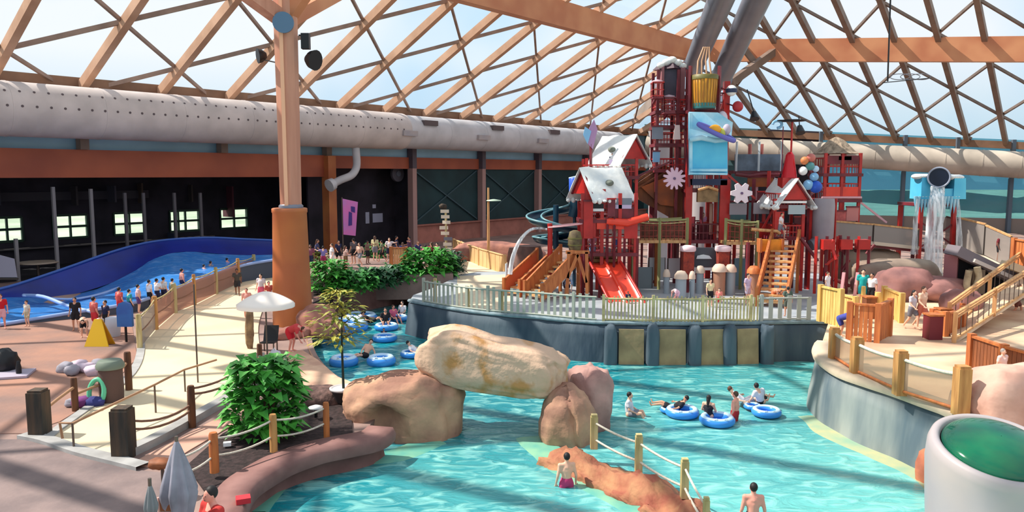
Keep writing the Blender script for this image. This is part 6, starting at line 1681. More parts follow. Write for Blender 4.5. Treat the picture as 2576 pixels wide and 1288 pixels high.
bz0 = P(885, 590, YBn).z - ZG; bz1 = P(885, 500, YBn).z - ZG; w = 19 * YBn / F_PX
MB().slab([(-w, 0, bz0), (w * .6, 0, bz0 - .1), (w, 0, bz1 - .25), (-w, 0, bz1)], .05).build('banner_cloth', mat('banner_pink', (226, 116, 186), .7, rgb2=(196, 128, 196), scale=.8), t)
MB().beam((-w - .05, 0, 0), (-w - .05, 0, bz1 + .1), .06, .06, DU).build('pole', M_metal, t)
zc = (bz0 + bz1) / 2
MB().slab([(-.18, -.05, zc - .7), (.1, -.05, zc - .65), (.12, -.05, zc + .3), (-.12, -.05, zc + .4)], .02).slab([(.05, -.05, zc + .4), (.35, -.05, zc + .3), (.35, -.05, zc + .75), (.05, -.05, zc + .8)], .02).build('printed_shapes', mat('print_navy', (70, 50, 130), .7), t)
# stacked direction signs
q = G(1123, 690, ZG); t = thing('signpost', 'post stacked with small cream signs beside the landing', 'signpost', q)
hz = P(1123, 528, q.y).z - ZG
MB().cyl((0, 0, 0), (0, 0, hz), .08).build('pole', M_post4, t)
rnd = random.Random(3)
for k in range(8):
    z = hz * (.98 - .085 * k); MB().box((rnd.uniform(-.15, .15), -.08, z), (.62, .06, .24), rnd.uniform(-.4, .4)).build('sign_board', mat('cream_sign', (226, 212, 190), .7) if k != 5 else M_steel, t)
rock('finial', M_blackpost, (-.2, 0, hz + .25), (.3, .1, .18), 140, .4, .3, .8, 14, t)
# lamp post with a flat shade
q = G(1229, 660, ZG); t = thing('lamp_post', 'tan lamp post with a flat green white shade before the green panels', 'lamp', q)
hz = P(1229, 472, q.y).z - ZG
MB().tube([(0, 0, 0), (0, 0, hz)], [.14, .08], 10).build('post', M_woodtan, t)
MB().lathe([(.62, -.02), (.6, .05), (.1, .14), (0, .14)], 20, (.45, 0, P(1229, 505, q.y).z - ZG)).build('lamp_shade', mat('shade_green', (170, 190, 170), .5), t)
MB().beam((0, 0, P(1229, 505, q.y).z - ZG), (.45, 0, P(1229, 505, q.y).z - ZG + .1), .05, .05).build('arm', M_metal, t)
# round fan high in the dark opening
q = on_v(997, 437, -1.5); t = thing('wall_fan', 'round grey fan high in the dark opening', 'fan', q)
MB().tube([DU * -.0 + DV * 0, DV * .3], .85, 20).build('fan_drum', mat('fan_grey', (90, 84, 92), .6), t); MB().tube([DV * .3, DV * .4], .3, 12).build('hub', M_steel, t)
# white notices in the dark opening
for k, (x, y, w_, h_) in enumerate(((924, 548, .5, 1.2), (950, 548, 1.4, .95), (941, 519, .45, .4))):
    q = on_v(x, y, -3.18); o = MB().beam(-DU * w_ / 2, DU * w_ / 2, .06, h_).build('notice_board', mat('notice', (176, 176, 196), .6)); o.location = q
    tag(o, ['narrow pale notice in the dark opening right of the banner', 'wide pale notice in the dark opening right of the banner', 'small round looking pale notice above the other two'][k], 'notice')
# boxy screens and low wall near the landing
plank_fence([G(984, 674, 2.0), G(1022, 674, 2.0)], 2.0, 1.25, mat('orange_screen', (226, 160, 110), .7), 'pale orange plank screen standing behind the raised bed', mrail=M_woodor)
plank_fence([G(1142, 640, ZG), G(1160, 648, ZG), G(1205, 668, ZG), G(1270, 690, ZG)], ZG, 1.35, mat('sand_panel', (232, 192, 140), .75, rgb2=(214, 170, 118), scale=.6), 'sandy panelled low wall beside the landing', pw=.9, gap=.08)
o = rock('boulder', mat('rosy_rock', (176, 120, 102)), G(1250, 655, ZG) + DZ * .4, (4.2, 1.4, 1.2), 150, .12, -.2, .7, 40); tag(o, 'long low rosy rock behind the sandy panelled wall', 'rock')
for k, (x, y, r) in enumerate(((1330, 700, .9), (1300, 690, .7))):
    q = G(x, y, ZP if x > 1310 else ZG); t = thing('barrel_planter', ['dark brown barrel beside the stairs at the far left of the play structure', 'smaller brown barrel left of it'][k], 'barrel', q)
    MB().lathe([(r * .8, 0), (r, .8), (r * .95, 1.6), (r * .8, 2.0)], 18).build('barrel_body', mat('barrel_brown', (120, 88, 80), .8, rgb2=(90, 66, 62), scale=2), t)
    MB().lathe([(r * 1.0, .5), (r * 1.03, .6)], 18).build('barrel_hoop', M_maroon, t)
# dark ornament over the big-top floor at the right: a hanging mobile
q = P(2233, 112, 60); t = thing('hanging_mobile', 'dark rod hanging from the orange beam with flat loops at its foot', 'hanging lamp', q)
hb = P(2233, 205, 60) - q
MB().beam((0, 0, 6), hb, .10, .10, DU).build('rod', M_black, t)
for k in range(3): MB().tube([hb + Vector((.9 + .8 * k + .75 * math.cos(a), 0, .35 + .22 * math.sin(a))) for a in [2 * PI * j / 18 for j in range(18)]], .03, 6, True).build('loop', M_steel, t)
MB().tube([hb + Vector((-.4, 0, -.1)), hb + Vector((3.2, 0, .25))], .035, 6).build('cross_rod', M_black, t)
for k, (x, y, Y) in enumerate(((1896, 290, 48), (2011, 325, 48))):
    q = P(x, y, Y); t = thing('floodlight', ['dark floodlight hanging before the far roof slope right of the ornaments', 'small dark floodlight beside the flat black disc'][k], 'light', q)
    MB().tube([(0, 0, .2), (0, -.2, -.25)], [.14, .3], 12).build('lamp_housing', M_black, t); MB().beam((0, 0, .2), (-.3, .5, 1.6) if k == 0 else (0, .2, .8), .05, .05).build('arm', M_black, t)
# ---------------------------------------------------------------- water tower at the right
YW = 46.0
t = tower('water_tower', 'red legged water tower with an icy cyan cradle pouring a waterfall', 2318, 2402, YW, 2.4, ZR, zat(520, YW), [zat(515, YW)], M_red, M_maroon, M_maroon, .22, (), .3, rails=False)
o_ = t.location
def rw(x, y, dY=0): return P(x, y, YW + dY) - o_
MB().slab([rw(2302, 500), rw(2414, 500), rw(2412, 478), rw(2388, 478), rw(2388, 474), rw(2330, 474), rw(2330, 478), rw(2305, 478)], 1.1).build('cradle_floor', M_cyan, t)
for k, (x0, x1, yt) in enumerate(((2305, 2334, 446), (2386, 2414, 448))):
    MB().slab([rw(x0 - 3, 500), rw(x1, 500), rw(x1, yt), rw(x0, yt)], 1.3).build('cradle_horn', M_cyan, t)
    sn = MB()
    for j in range(5):
        q = rw(x0 + (x1 - x0) * (j + .3) / 5, yt - 2, -.2); sn.ball(q, (.26, .5, .16))
    sn.build('snow_cap', M_snow, t)
ic = MB()
for k in range(14):
    x = 2303 + k * 8.2; l = .5 + .5 * abs(math.sin(k * 1.9)); p = rw(x, 500, -.55); ic.tube([p + DZ * .15, p - DZ * l * .5, p - DZ * l], [.12, .07, .01], 6)
ic.build('icicle_fringe', M_cyanlt, t)
MB().beam(rw(2318, 620), rw(2402, 560), .08, .08).beam(rw(2318, 560), rw(2402, 620), .08, .08).build('cross_brace', M_maroon, t)
MB().box(rw(2360, 628, 1.0), (2.2, 1.6, .2)).build('lower_deck', M_maroon, t)
q = P(2362, 446, YW - .3); t = thing('tipping_barrel', 'round black barrel lying in the cyan cradle', 'barrel', q)
bx_ = Vector((q.x, q.y, 0)).normalized(); MB().tube([bx_ * -.9, bx_ * -.85, bx_ * 1.0], [.52, .58, .58], 28).build('barrel_shell', mat('barrel_black', (14, 24, 48), .35), t)
MB().tube([bx_ * -.9 + Vector((bx_.y, -bx_.x, 0)) * .56 * math.cos(a) + DZ * .56 * math.sin(a) for a in [2 * PI * k / 28 for k in range(28)]], .05, 8, True).build('barrel_rim', mat('rim_pale', (150, 160, 180), .3), t)
# the water falls
def fall(name, pts, label, m, seed):
    ps = smoothline([P(x, y, Y) for x, y, Y, w in pts], 5); ws = []
    for i in range(len(pts) - 1):
        for j in range(5): ws.append(pts[i][3] + (pts[i + 1][3] - pts[i][3]) * j / 5)
    ws.append(pts[-1][3])
    b = MB(); rows = []
    for i, p in enumerate(ps):
        row = []
        for k in range(17):
            a = 2 * PI * k / 16; w = ws[i] * (1 + .35 * noise.noise(Vector((k * .9, i * .35, seed))))
            row.append(p + Vector((math.cos(a) * w, math.sin(a) * w * .35, .05 * math.sin(k * 3 + i))))
        rows.append(row)
    for k in range(len(rows)): rows[k][-1] = rows[k][0]
    o = centre(b.loft(rows).build(name, m)); return tag(o, label, 'waterfall')
fall('waterfall', [(2360, 462, 45.2, .35), (2356, 500, 44.6, .42), (2352, 560, 44.5, .5), (2348, 640, 44.5, .55), (2345, 700, 44.5, .6), (2344, 745, 44.5, .7)], 'broad white fall of water from the black barrel', M_spray, 3)
fall('water_strand', [(2310, 500, 45.0, .10), (2303, 560, 44.9, .14), (2300, 640, 44.9, .2)], 'thin strand of water off the left horn of the cradle', M_spray2, 5)
fall('water_strand', [(2408, 500, 45.0, .10), (2412, 560, 44.9, .14), (2414, 640, 44.9, .2)], 'thin strand of water off the right horn of the cradle', M_spray2, 6)
# elevated walkways
def walkway(name, label, pts, Ys, h_px, m_panel, leg=True):
    t = thing(name, label, 'walkway', P(pts[0][0], pts[0][1], Ys[0])); o_ = t.location
    ps = [P(x, y, Y) - o_ for (x, y), Y in zip(pts, Ys)]
    for i in range(len(ps) - 1):
        a, b = ps[i], ps[i + 1]; h = DZ * h_px * Ys[i] / F_PX
        for y, nm in ((0, 'front'), (1.4, 'rear')):
            w = Vector((0, y, 0))
            MB().slab([a + w, b + w, b + w + h, a + w + h], .04).build('side_panel', m_panel, t)
            MB().beam(a + w + h, b + w + h, .1, .1).build('top_rail', M_woodtan if y == 0 else M_metal, t)
        MB().beam(a + Vector((0, .7, 0)), b + Vector((0, .7, 0)), 1.5, .2).build('deck_board', mat('deck_pale', (214, 196, 176), .7), t)
        MB().beam(a + Vector((0, .2, -.18)), b + Vector((0, .2, -.18)), .2, .16).build('edge_beam', M_maroon, t)
        MB().beam(a, a + h, .1, .1, DU).build('rail_post', M_metal, t); MB().beam(b, b + h, .1, .1, DU).build('rail_post', M_metal, t)
        if leg: MB().beam(b + Vector((0, .5, 0)), Vector((b.x, b.y + .5, ZR - o_.z)), .18, .18, DU).build('leg', M_maroon, t)
    return t
walkway('raised_walkway', 'grey panelled raised walkway from the thatched cabin to the water tower', [(2094, 604), (2195, 612), (2308, 624)], [45, 45.2, 45.5], 48, M_mesh)
walkway('raised_walkway', 'grey panelled raised walkway bending down right of the water tower', [(2410, 622), (2475, 640), (2540, 672)], [45.5, 44, 42], 74, M_mesh)
# orange edge of stairs further right
t = plank_fence([P(2545, 700, 38) * 1 - DZ * 0, P(2640, 720, 36)], 0, 1.9, M_woodor, 'orange plank side of the stair at the far right edge')
for o in SC.objects:
    pass
# small red framework and clutter below the walkway
t = thing('pump_frame', 'dark red tangle of pipes and valves beneath the raised walkway', 'frame', G(2120, 740, ZR)); o_ = t.location
rnd = random.Random(11)
for k in range(11):
    a = Vector((rnd.uniform(-1.4, 1.5), rnd.uniform(-.4, .8), rnd.uniform(0, 2.4))); b = a + Vector((rnd.uniform(-.9, .9), rnd.uniform(-.3, .3), rnd.uniform(.3, 1.2)))
    MB().tube([a, b], .09, 8).build('pipe_run', (M_maroon, M_red, M_maroon)[k % 3], t)
for k in range(6): MB().beam((-1.4 + .55 * k, .2, 0), (-1.4 + .55 * k, .2, 3.0), .13, .13, DU).build('post', M_maroon if k % 2 else M_red, t)
for k in range(3): MB().box((-.9 + .9 * k, 0, 2.6), (.6, .5, .5)).build('red_box', M_red, t)
for x in (-.3, .4): MB().beam((x, -.5, 0), (x + .1, -.5, 1.2), .14, .14, DU).build('pale_leg', mat('pink_rail', (226, 170, 176)), t)
# steps and curved rails under the walkway
t = thing('curved_rails', 'nest of curved grey rails on the pool edge under the walkway', 'railing', G(2200, 705, ZR)); o_ = t.location
for k in range(5):
    MB().tube([Vector((-1.2 + (1.3 + .35 * k) * math.sin(a), -.4 + .25 * k, .25 + .9 * math.cos(a) * (1 - .12 * k) )) for a in [PI * .5 * j / 10 for j in range(11)]], .06, 6).build('curved_rail', mat('rail_silver', (190, 196, 200), .3), t)
for k, (x, y) in enumerate(((2230, 655), (2330, 700))):
    o = rock('boulder', mat('taupe_rock', (160, 140, 122), .85, rgb2=(130, 112, 100), scale=.8, bump=.5), G(x, y + 60, ZR) + Vector((0, 3, .8)), (2.2, 1.0, 1.0), 160 + k, .1, 0, .6, 34); tag(o, ['broad taupe rock wall beneath the raised walkway', 'taupe rock behind the falling water'][k], 'rock')
# the dark cave under the slope
YV = 38.5
t = thing('cave_mouth', 'black cave mouth under a sloping grey ramp at the right edge', 'cave', G(2480, 800, ZR)); o_ = t.location
def rc(x, y, Y=YV): return P(x, y, Y) - o_
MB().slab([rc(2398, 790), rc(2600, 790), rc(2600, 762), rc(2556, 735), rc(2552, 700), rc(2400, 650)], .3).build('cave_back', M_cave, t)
MB().beam(rc(2395, 628, YV - .2), rc(2600, 728, YV - .2), 1.2, .5).build('ramp_edge', mat('ramp_grey', (120, 112, 118), .7), t)
MB().beam(rc(2450, 655, YV - .9), rc(2600, 722, YV - .9), .2, .18).build('pale_edge', mat('ramp_pale', (206, 196, 190), .6), t)
MB().beam(rc(2530, 665, YV - .9), rc(2620, 700, YV - .9), .9, .35).build('sun_ledge', M_walk, t)
MB().beam(rc(2395, 640), Vector((rc(2395, 640).x, rc(2395, 640).y, 0)), .6, .5, DU).build('side_post', mat('mauve_board', (150, 96, 100)), t)
t = thing('cream_slide_end', 'bent cream slide end showing in front of the black cave', 'slide', P(2445, 700, YV - 1.0)); o_ = t.location
MB().tube(smoothline([P(x, y, YV - 1) - o_ for x, y in ((2458, 672), (2462, 700), (2450, 728), (2436, 738), (2432, 715), (2438, 680))], 4), [.16] * 21, 10).build('slide_shell', mat('cream_shell', (206, 190, 158), .5, rgb2=(150, 132, 104), scale=2), t)
MB().box((.4, .3, -.2), (.6, .4, 1.2)).build('slide_back', mat('slide_taupe', (122, 106, 88), .7), t)
MB().beam((0, 0, -.5), (0, 0, ZR - o_.z), .15, .15, DU).build('leg', M_maroon, t)
# bins and boxes
for k, (x, y, w, h, m_, lab) in enumerate(((2345, 852, .5, .9, mat('maroon_bin', (110, 34, 44), .6), 'dark maroon bin between the walkers and the orange box fence'), (2370, 835, .45, .9, M_woodbr, 'brown wooden box beside the maroon bin'), (2185, 800, .45, .9, M_woodbr, 'brown post box behind the orange screen'))):
    q = G(x, y, ZR); t = thing('storage_bin', lab, 'bin', q); MB().box((0, 0, h / 2), (w, w, h)).build('bin_body', m_, t); MB().box((0, 0, h + .03), (w + .06, w + .06, .06)).build('bin_lid', M_post3, t)

# ---------------------------------------------------------------- green topped post in the near right corner
YG = 11.0
q = P(2508, 1134, YG); r = 132 * YG / F_PX
t = thing('mushroom_post', 'huge glossy green dome set in a white shell at the bottom right corner', 'post', (q.x, q.y, -.2))
T_ = Matrix.Rotation(math.radians(17), 3, 'X'); hc = Vector((0, 0, q.z + .2))
def circ(rr, z, blend=0.0, n=64):
    out = []
    for k in range(n):
        a = 2 * PI * k / n; p = Vector((rr * math.cos(a), rr * math.sin(a), z)); pt = hc + T_ @ p; pf = hc + p
        out.append(pt.lerp(pf, blend))
    return out
MB().loft([circ(r * 1.0, .0), circ(r * 1.04, .06), circ(r * 1.12, .075), circ(r * 1.19, .03), circ(r * 1.22, -.08), circ(r * 1.22, -.3, .3), circ(r * 1.2, -.7, .8), circ(r * 1.17, -1.3, 1), circ(r * 1.15, -2.4, 1), [Vector((p.x, p.y, 0)) for p in circ(r * 1.15, 0, 1)]], True, True).build('shell_tube', M_domew, t)
MB().loft([circ(r * .99 * math.cos(a), r * .34 * math.sin(a) + .01) for a in [PI / 2 * k / 14 * .995 for k in range(15)]], True, True).build('green_dome', M_domeg, t)
# ---------------------------------------------------------------- floats
def float_ring(x, y, wpx, label, double=False, rz=0.0, tilt=0.0, z=.14, group='blue floats'):
    q = G(x, y, z); R = wpx / 2 * q.y / F_PX; r = R * .24; R -= r
    t = thing('float_ring', label, 'float', q, rz, group)
    cs = [(-R * 0.98, 0), (R * 0.98, 0)] if double else [(0, 0)]
    if double: R *= .52; r *= .8
    for cx, cy in cs:
        ring = [Vector((cx + R * math.cos(a), cy + R * math.sin(a), tilt * R * math.cos(a))) for a in [2 * PI * k / 36 for k in range(36)]]
        rt_ = MB().tube(ring, r, 14, True).build('ring_tube', M_ring, t)
        MB().tube([p + DZ * r * .52 for p in ring], r * .66, 12, True).build('pale_top', M_ringlt, t)
        for s in (-1, 1):
            MB().tube([Vector((cx + s * R * .5, cy - R - r * .2, r)), Vector((cx + s * R * .35, cy - R - r * .3, r * 1.35)), Vector((cx + s * R * .2, cy - R - r * .2, r))], r * .10, 6).build('handle', M_white, rt_)
    MB().lathe([(R * .8, -.02), (R * .5, -.07), (0, -.08)], 20, (cs[0][0], 0, 0)).build('mesh_seat', M_blue, t)
    return t
float_ring(868, 822, 118, 'blue float at the back left of the river behind the thin tree')
float_ring(905, 800, 90, 'blue float behind the back left one, its rider lying down')
float_ring(972, 822, 62, 'blue float under the dark haired standing rider in the river')
float_ring(968, 850, 64, 'small bright blue float in front of the standing rider in the river')
float_ring(1000, 800, 54, 'blue float farthest back in the river, two riders on it')
float_ring(912, 908, 128, 'wide double blue float nearest the rocks in the river', True, .05)
float_ring(1036, 890, 60, 'pale float half hidden by the rock slab')
float_ring(1684, 1030, 50, 'small blue float at the left of the group in the right pool', z=.12)
float_ring(1716, 1036, 88, 'wide blue float carrying two low riders in the right pool')
float_ring(1804, 1056, 92, 'blue float of the long haired rider, nearest of the right pool group')
float_ring(1893, 1022, 46, 'blue float behind the standing boy in the right pool')
float_ring(1928, 1036, 76, 'blue float at the right end of the group in the right pool')

# ---------------------------------------------------------------- people
def V3(*a): return Vector(a)
def mirror(d):
    out = dict(d)
    for k, v in d.items():
        if k.endswith('_r') and k[:-2] + '_l' not in d: out[k[:-2] + '_l'] = V3(-v.x, v.y, v.z)
    return out
POSE = {
 'stand': mirror(dict(pel=V3(0, 0, .93), che=V3(0, .0, 1.26), neck=V3(0, .02, 1.45), head=V3(0, -.01, 1.60), sh_r=V3(.18, .0, 1.39), el_r=V3(.25, .04, 1.11), wr_r=V3(.27, -.06, .87), hip_r=V3(.09, 0, .89), kn_r=V3(.11, -.03, .48), an_r=V3(.12, .02, .08), to_r=V3(.14, -.16, .03))),
 'walk': dict(pel=V3(0, 0, .92), che=V3(0, -.03, 1.25), neck=V3(0, -.03, 1.44), head=V3(0, -.07, 1.59), sh_r=V3(.18, .02, 1.38), sh_l=V3(-.18, -.06, 1.38), el_r=V3(.24, .16, 1.13), el_l=V3(-.23, -.10, 1.12), wr_r=V3(.24, .10, .90), wr_l=V3(-.20, -.30, .98), hip_r=V3(.09, 0, .88), hip_l=V3(-.09, 0, .88), kn_r=V3(.10, -.22, .52), kn_l=V3(-.10, .05, .47), an_r=V3(.10, -.22, .12), an_l=V3(-.10, .32, .13), to_r=V3(.11, -.38, .07), to_l=V3(-.10, .20, .03)),
 'bend': mirror(dict(pel=V3(0, .12, .88), che=V3(0, -.22, 1.03), neck=V3(0, -.42, 1.02), head=V3(0, -.56, .96), sh_r=V3(.17, -.34, 1.0), el_r=V3(.20, -.38, .74), wr_r=V3(.14, -.48, .52), hip_r=V3(.10, .12, .84), kn_r=V3(.12, -.04, .47), an_r=V3(.13, .06, .08), to_r=V3(.15, -.12, .03))),
 'sit': mirror(dict(pel=V3(0, 0, .12), che=V3(0, .03, .45), neck=V3(0, .04, .64), head=V3(0, .0, .79), sh_r=V3(.18, .03, .58), el_r=V3(.26, -.03, .32), wr_r=V3(.20, -.25, .22), hip_r=V3(.10, 0, .12), kn_r=V3(.14, -.42, .22), an_r=V3(.13, -.62, -.12), to_r=V3(.14, -.76, -.10))),
 'recline': mirror(dict(pel=V3(0, .05, .05), che=V3(0, .32, .25), neck=V3(0, .48, .38), head=V3(0, .55, .53), sh_r=V3(.19, .42, .34), el_r=V3(.42, .28, .22), wr_r=V3(.50, .05, .20), hip_r=V3(.10, 0, .06), kn_r=V3(.16, -.42, .26), an_r=V3(.18, -.80, .18), to_r=V3(.20, -.86, .32))),
 'lean': dict(pel=V3(0, .0, .10), che=V3(.12, .10, .40), neck=V3(.20, .14, .58), head=V3(.27, .12, .72), sh_r=V3(.30, .12, .48), sh_l=V3(.02, .14, .56), el_r=V3(.42, .10, .25), el_l=V3(-.14, .02, .36), wr_r=V3(.44, -.05, .05), wr_l=V3(-.20, -.20, .18), hip_r=V3(.08, -.05, .10), hip_l=V3(-.08, .03, .10), kn_r=V3(-.20, -.36, .20), kn_l=V3(-.34, -.22, .22), an_r=V3(-.55, -.45, .12), an_l=V3(-.68, -.30, .14), to_r=V3(-.66, -.50, .20), to_l=V3(-.78, -.34, .22)),
 'armsup': dict(pel=V3(0, 0, .93), che=V3(0, .0, 1.26), neck=V3(0, .02, 1.45), head=V3(0, -.01, 1.60), sh_r=V3(.18, .0, 1.40), sh_l=V3(-.18, 0, 1.40), el_r=V3(.38, -.10, 1.36), el_l=V3(-.30, -.02, 1.14), wr_r=V3(.52, -.28, 1.42), wr_l=V3(-.22, -.24, 1.12), hip_r=V3(.09, 0, .89), hip_l=V3(-.09, 0, .89), kn_r=V3(.12, -.03, .48), kn_l=V3(-.12, -.03, .48), an_r=V3(.14, .02, .08), an_l=V3(-.14, .02, .08), to_r=V3(.16, -.15, .03), to_l=V3(-.16, -.15, .03)),
}
def remesh(mb, vox, nm, smooth=6):
    me = mb.mesh(nm); o = bpy.data.objects.new(nm, me); COL.objects.link(o)
    r = o.modifiers.new('r', 'REMESH'); r.mode = 'VOXEL'; r.voxel_size = vox; r.use_smooth_shade = True
    if smooth:
        s_ = o.modifiers.new('s', 'SMOOTH'); s_.iterations = smooth; s_.factor = .5
    dg = bpy.context.evaluated_depsgraph_get(); dg.update()
    out = bpy.data.meshes.new_from_object(o.evaluated_get(dg))
    bpy.data.objects.remove(o); bpy.data.meshes.remove(me)
    out.name = nm
    for p in out.polygons: p.use_smooth = True
    return out
def cap(mb, a, b, ra, rb):
    """A closed limb segment with round ends."""
    d = b - a; n = 5; pts = [a - d.normalized() * ra * .98]; rs = [ra * .15]
    pts.append(a - d.normalized() * ra * .6); rs.append(ra * .8)
    for k in range(n): pts.append(a + d * k / (n - 1)); rs.append(ra + (rb - ra) * k / (n - 1))
    pts.append(b + d.normalized() * rb * .6); rs.append(rb * .8); pts.append(b + d.normalized() * rb * .98); rs.append(rb * .15)
    mb.tube(pts, rs, 12)
def body_mesh(p, J):
    b = MB()
    cap(b, J['pel'], J['che'], .135, .135); b.ball(J['pel'], (.165, .12, .13)); b.ball(J['che'], (.185, .125, .16))
    cap(b, J['che'] + (J['neck'] - J['che']) * .5, J['neck'], .12, .06); cap(b, J['neck'], J['head'] - (J['head'] - J['neck']) * .3, .055, .055)
    h = J['head']; b.ball(h, (.078, .095, .115)); b.ball(h + V3(0, -.035, -.05), (.055, .06, .055)); b.ball(h + V3(0, -.102, -.012), (.016, .022, .024))
    for s in (-1, 1): b.ball(h + V3(s * .082, .005, -.005), (.014, .022, .032))
    hands = []
    for s in ('_r', '_l'):
        g = lambda k: J[k + s]
        b.ball(g('sh'), (.07, .065, .07)); cap(b, J['neck'] + (g('sh') - J['neck']) * .35 - DZ * .03, g('sh'), .07, .06)
        cap(b, g('sh'), g('el'), .056, .043); cap(b, g('el'), g('wr'), .043, .028)
        cap(b, g('hip'), g('kn'), .092, .058); cap(b, g('kn'), g('an'), .058, .036)
        if 'sit' in p or 'recl' in p or 'lean' in p: b.ball(g('hip') + V3(0, .02, .0), .11)
        cap(b, g('an') - DZ * .02, g('to'), .036, .028)
        d = (g('wr') - g('el')).normalized(); c = g('wr') + d * .05
        b.ball(c, (.034, .034, .042)); hands.append((g('wr'), d, 1 if s == '_r' else -1))
    me = remesh(b, .021, 'body_' + p, 5)
    # fingers and thumbs: five to a hand, rooted in the palm
    f = MB()
    for w, d, s in hands:
        sd = d.cross(V3(0, 1, 0)); 
        if sd.length < .2: sd = d.cross(V3(1, 0, 0))
        sd.normalize(); pn = d.cross(sd).normalized()
        for k in range(4):
            o_ = w + d * .07 + sd * (k - 1.5) * .018; l = (.062, .074, .068, .052)[k]
            f.tube([o_, o_ + d * l * .5 + pn * .006, o_ + d * l * .85 + pn * .02, o_ + d * l + pn * .032], [.0095, .009, .008, .005], 6)
        o_ = w + d * .03 - sd * .03; f.tube([o_, o_ + d * .025 - sd * .022, o_ + d * .055 - sd * .026 + pn * .01], [.011, .010, .006], 6)
    n0 = len(me.vertices); vs = [tuple(v.co) for v in me.vertices] + f.v; fs = [tuple(q_.vertices) for q_ in me.polygons] + [tuple(i + n0 for i in q_) for q_ in f.f]
    out = bpy.data.meshes.new('body_' + p); out.from_pydata(vs, [], fs)
    out.polygons.foreach_set('use_smooth', [True] * len(fs)); out.update(); bpy.data.meshes.remove(me)
    return out
def cloth_mesh(p, J, kind):
    b = MB(); e = .02
    if kind in ('shirt', 'suit'):
        cap(b, J['pel'] + (J['che'] - J['pel']) * (.25 if kind == 'shirt' else 0), J['che'], .135 + e, .137 + e); b.ball(J['che'], (.188 + e * .7, .128 + e, .155 + e * .3))
        if kind == 'shirt':
            for s in ('_r', '_l'): b.ball(J['sh' + s], .07 + e); cap(b, J['sh' + s], J['sh' + s].lerp(J['el' + s], .55), .058 + e, .052 + e); cap(b, J['neck'] + (J['sh' + s] - J['neck']) * .5 - DZ * .03, J['sh' + s], .068 + e * .6, .06 + e)
    if kind in ('shorts', 'suit'):
        b.ball(J['pel'], (.165 + e, .12 + e, .115 + e)); cap(b, J['pel'], J['pel'].lerp(J['che'], .22), .135 + e, .135 + e)
        for s in ('_r', '_l'):
            f = .62 if kind == 'shorts' else .12
            cap(b, J['hip' + s], J['hip' + s].lerp(J['kn' + s], f), .092 + e, (.08 if kind == 'shorts' else .09) + e)
    return remesh(b, .024, kind + '_' + p, 4)
def hair_mesh(p, J, long):
    b = MB(); h = J['head']
    b.ball(h + V3(0, .026, .030), (.092, .100, .108))
    if long:
        n = J['neck']; b.ball(h + V3(0, .07, -.05), (.08, .06, .10)); cap(b, h + V3(0, .08, -.04), n + V3(0, .10, -.12), .065, .045)
    return remesh(b, .018, 'hair_' + p, 3)
def eye_mesh(p, J):
    b = MB(); h = J['head']
    for s in (-1, 1): b.ball(h + V3(s * .030, -.088, .008), (.010, .008, .007), 8, 5)
    b.ball(h + V3(0, -.090, -.058), (.024, .008, .006), 8, 5)
    return b.mesh('face_' + p)
BANK = {}
def bank(p, what):
    k = (p, what)
    if k not in BANK:
        J = POSE[p]
        BANK[k] = body_mesh(p, J) if what == 'body' else hair_mesh(p, J, what == 'longhair') if 'hair' in what else eye_mesh(p, J) if what == 'face' else cloth_mesh(p, J, what)
    return BANK[k]
SK = {'l': mat('skin_light', (228, 176, 150), .55), 'm': mat('skin_mid', (204, 146, 118), .55), 'd': mat('skin_dark', (136, 92, 74), .55), 'r': mat('skin_rosy', (232, 156, 138), .55)}
HR = {'k': mat('hair_black', (28, 24, 26), .6), 'b': mat('hair_brown', (84, 58, 44), .6), 'g': mat('hair_grey', (150, 140, 134), .6)}
CL = {}
def cloth(rgb):
    if rgb not in CL: CL[rgb] = mat('cloth_%d_%d_%d' % rgb, rgb, .85)
    return CL[rgb]
def part(mesh, name, m, t):
    o = bpy.data.objects.new(name, mesh); COL.objects.link(o); o.parent = t
    if not mesh.materials: mesh.materials.append(m)
    o.material_slots[0].link = 'OBJECT'; o.material_slots[0].material = m
    return o
def person(label, pose, loc, rz, ht=1.7, skin='l', hair='k', top=None, bottom=(40, 40, 60), long=False, suit=None, group=None, extra=None):
    t = thing('person', label, 'person', loc, rz, group); t.scale = (ht / 1.72,) * 3
    part(bank(pose, 'body'), 'body', SK[skin], t)
    part(bank(pose, 'longhair' if long else 'hair'), 'hair', HR[hair], t)
    if suit: part(bank(pose, 'suit'), 'swimsuit', cloth(suit), t)
    else:
        if top: part(bank(pose, 'shirt'), 'shirt', cloth(top), t)
        if bottom: part(bank(pose, 'shorts'), 'shorts', cloth(bottom), t)
    part(bank(pose, 'face'), 'face', M_black, t)
    return t
WHT = (236, 232, 236); NAVY = (36, 40, 74); RED = (206, 50, 60); PNK = (214, 96, 130); BLK = (30, 28, 34); TEAL = (44, 150, 160); GRY = (130, 130, 140)
def gz(x, y, z=ZG): return G(x, y, z)
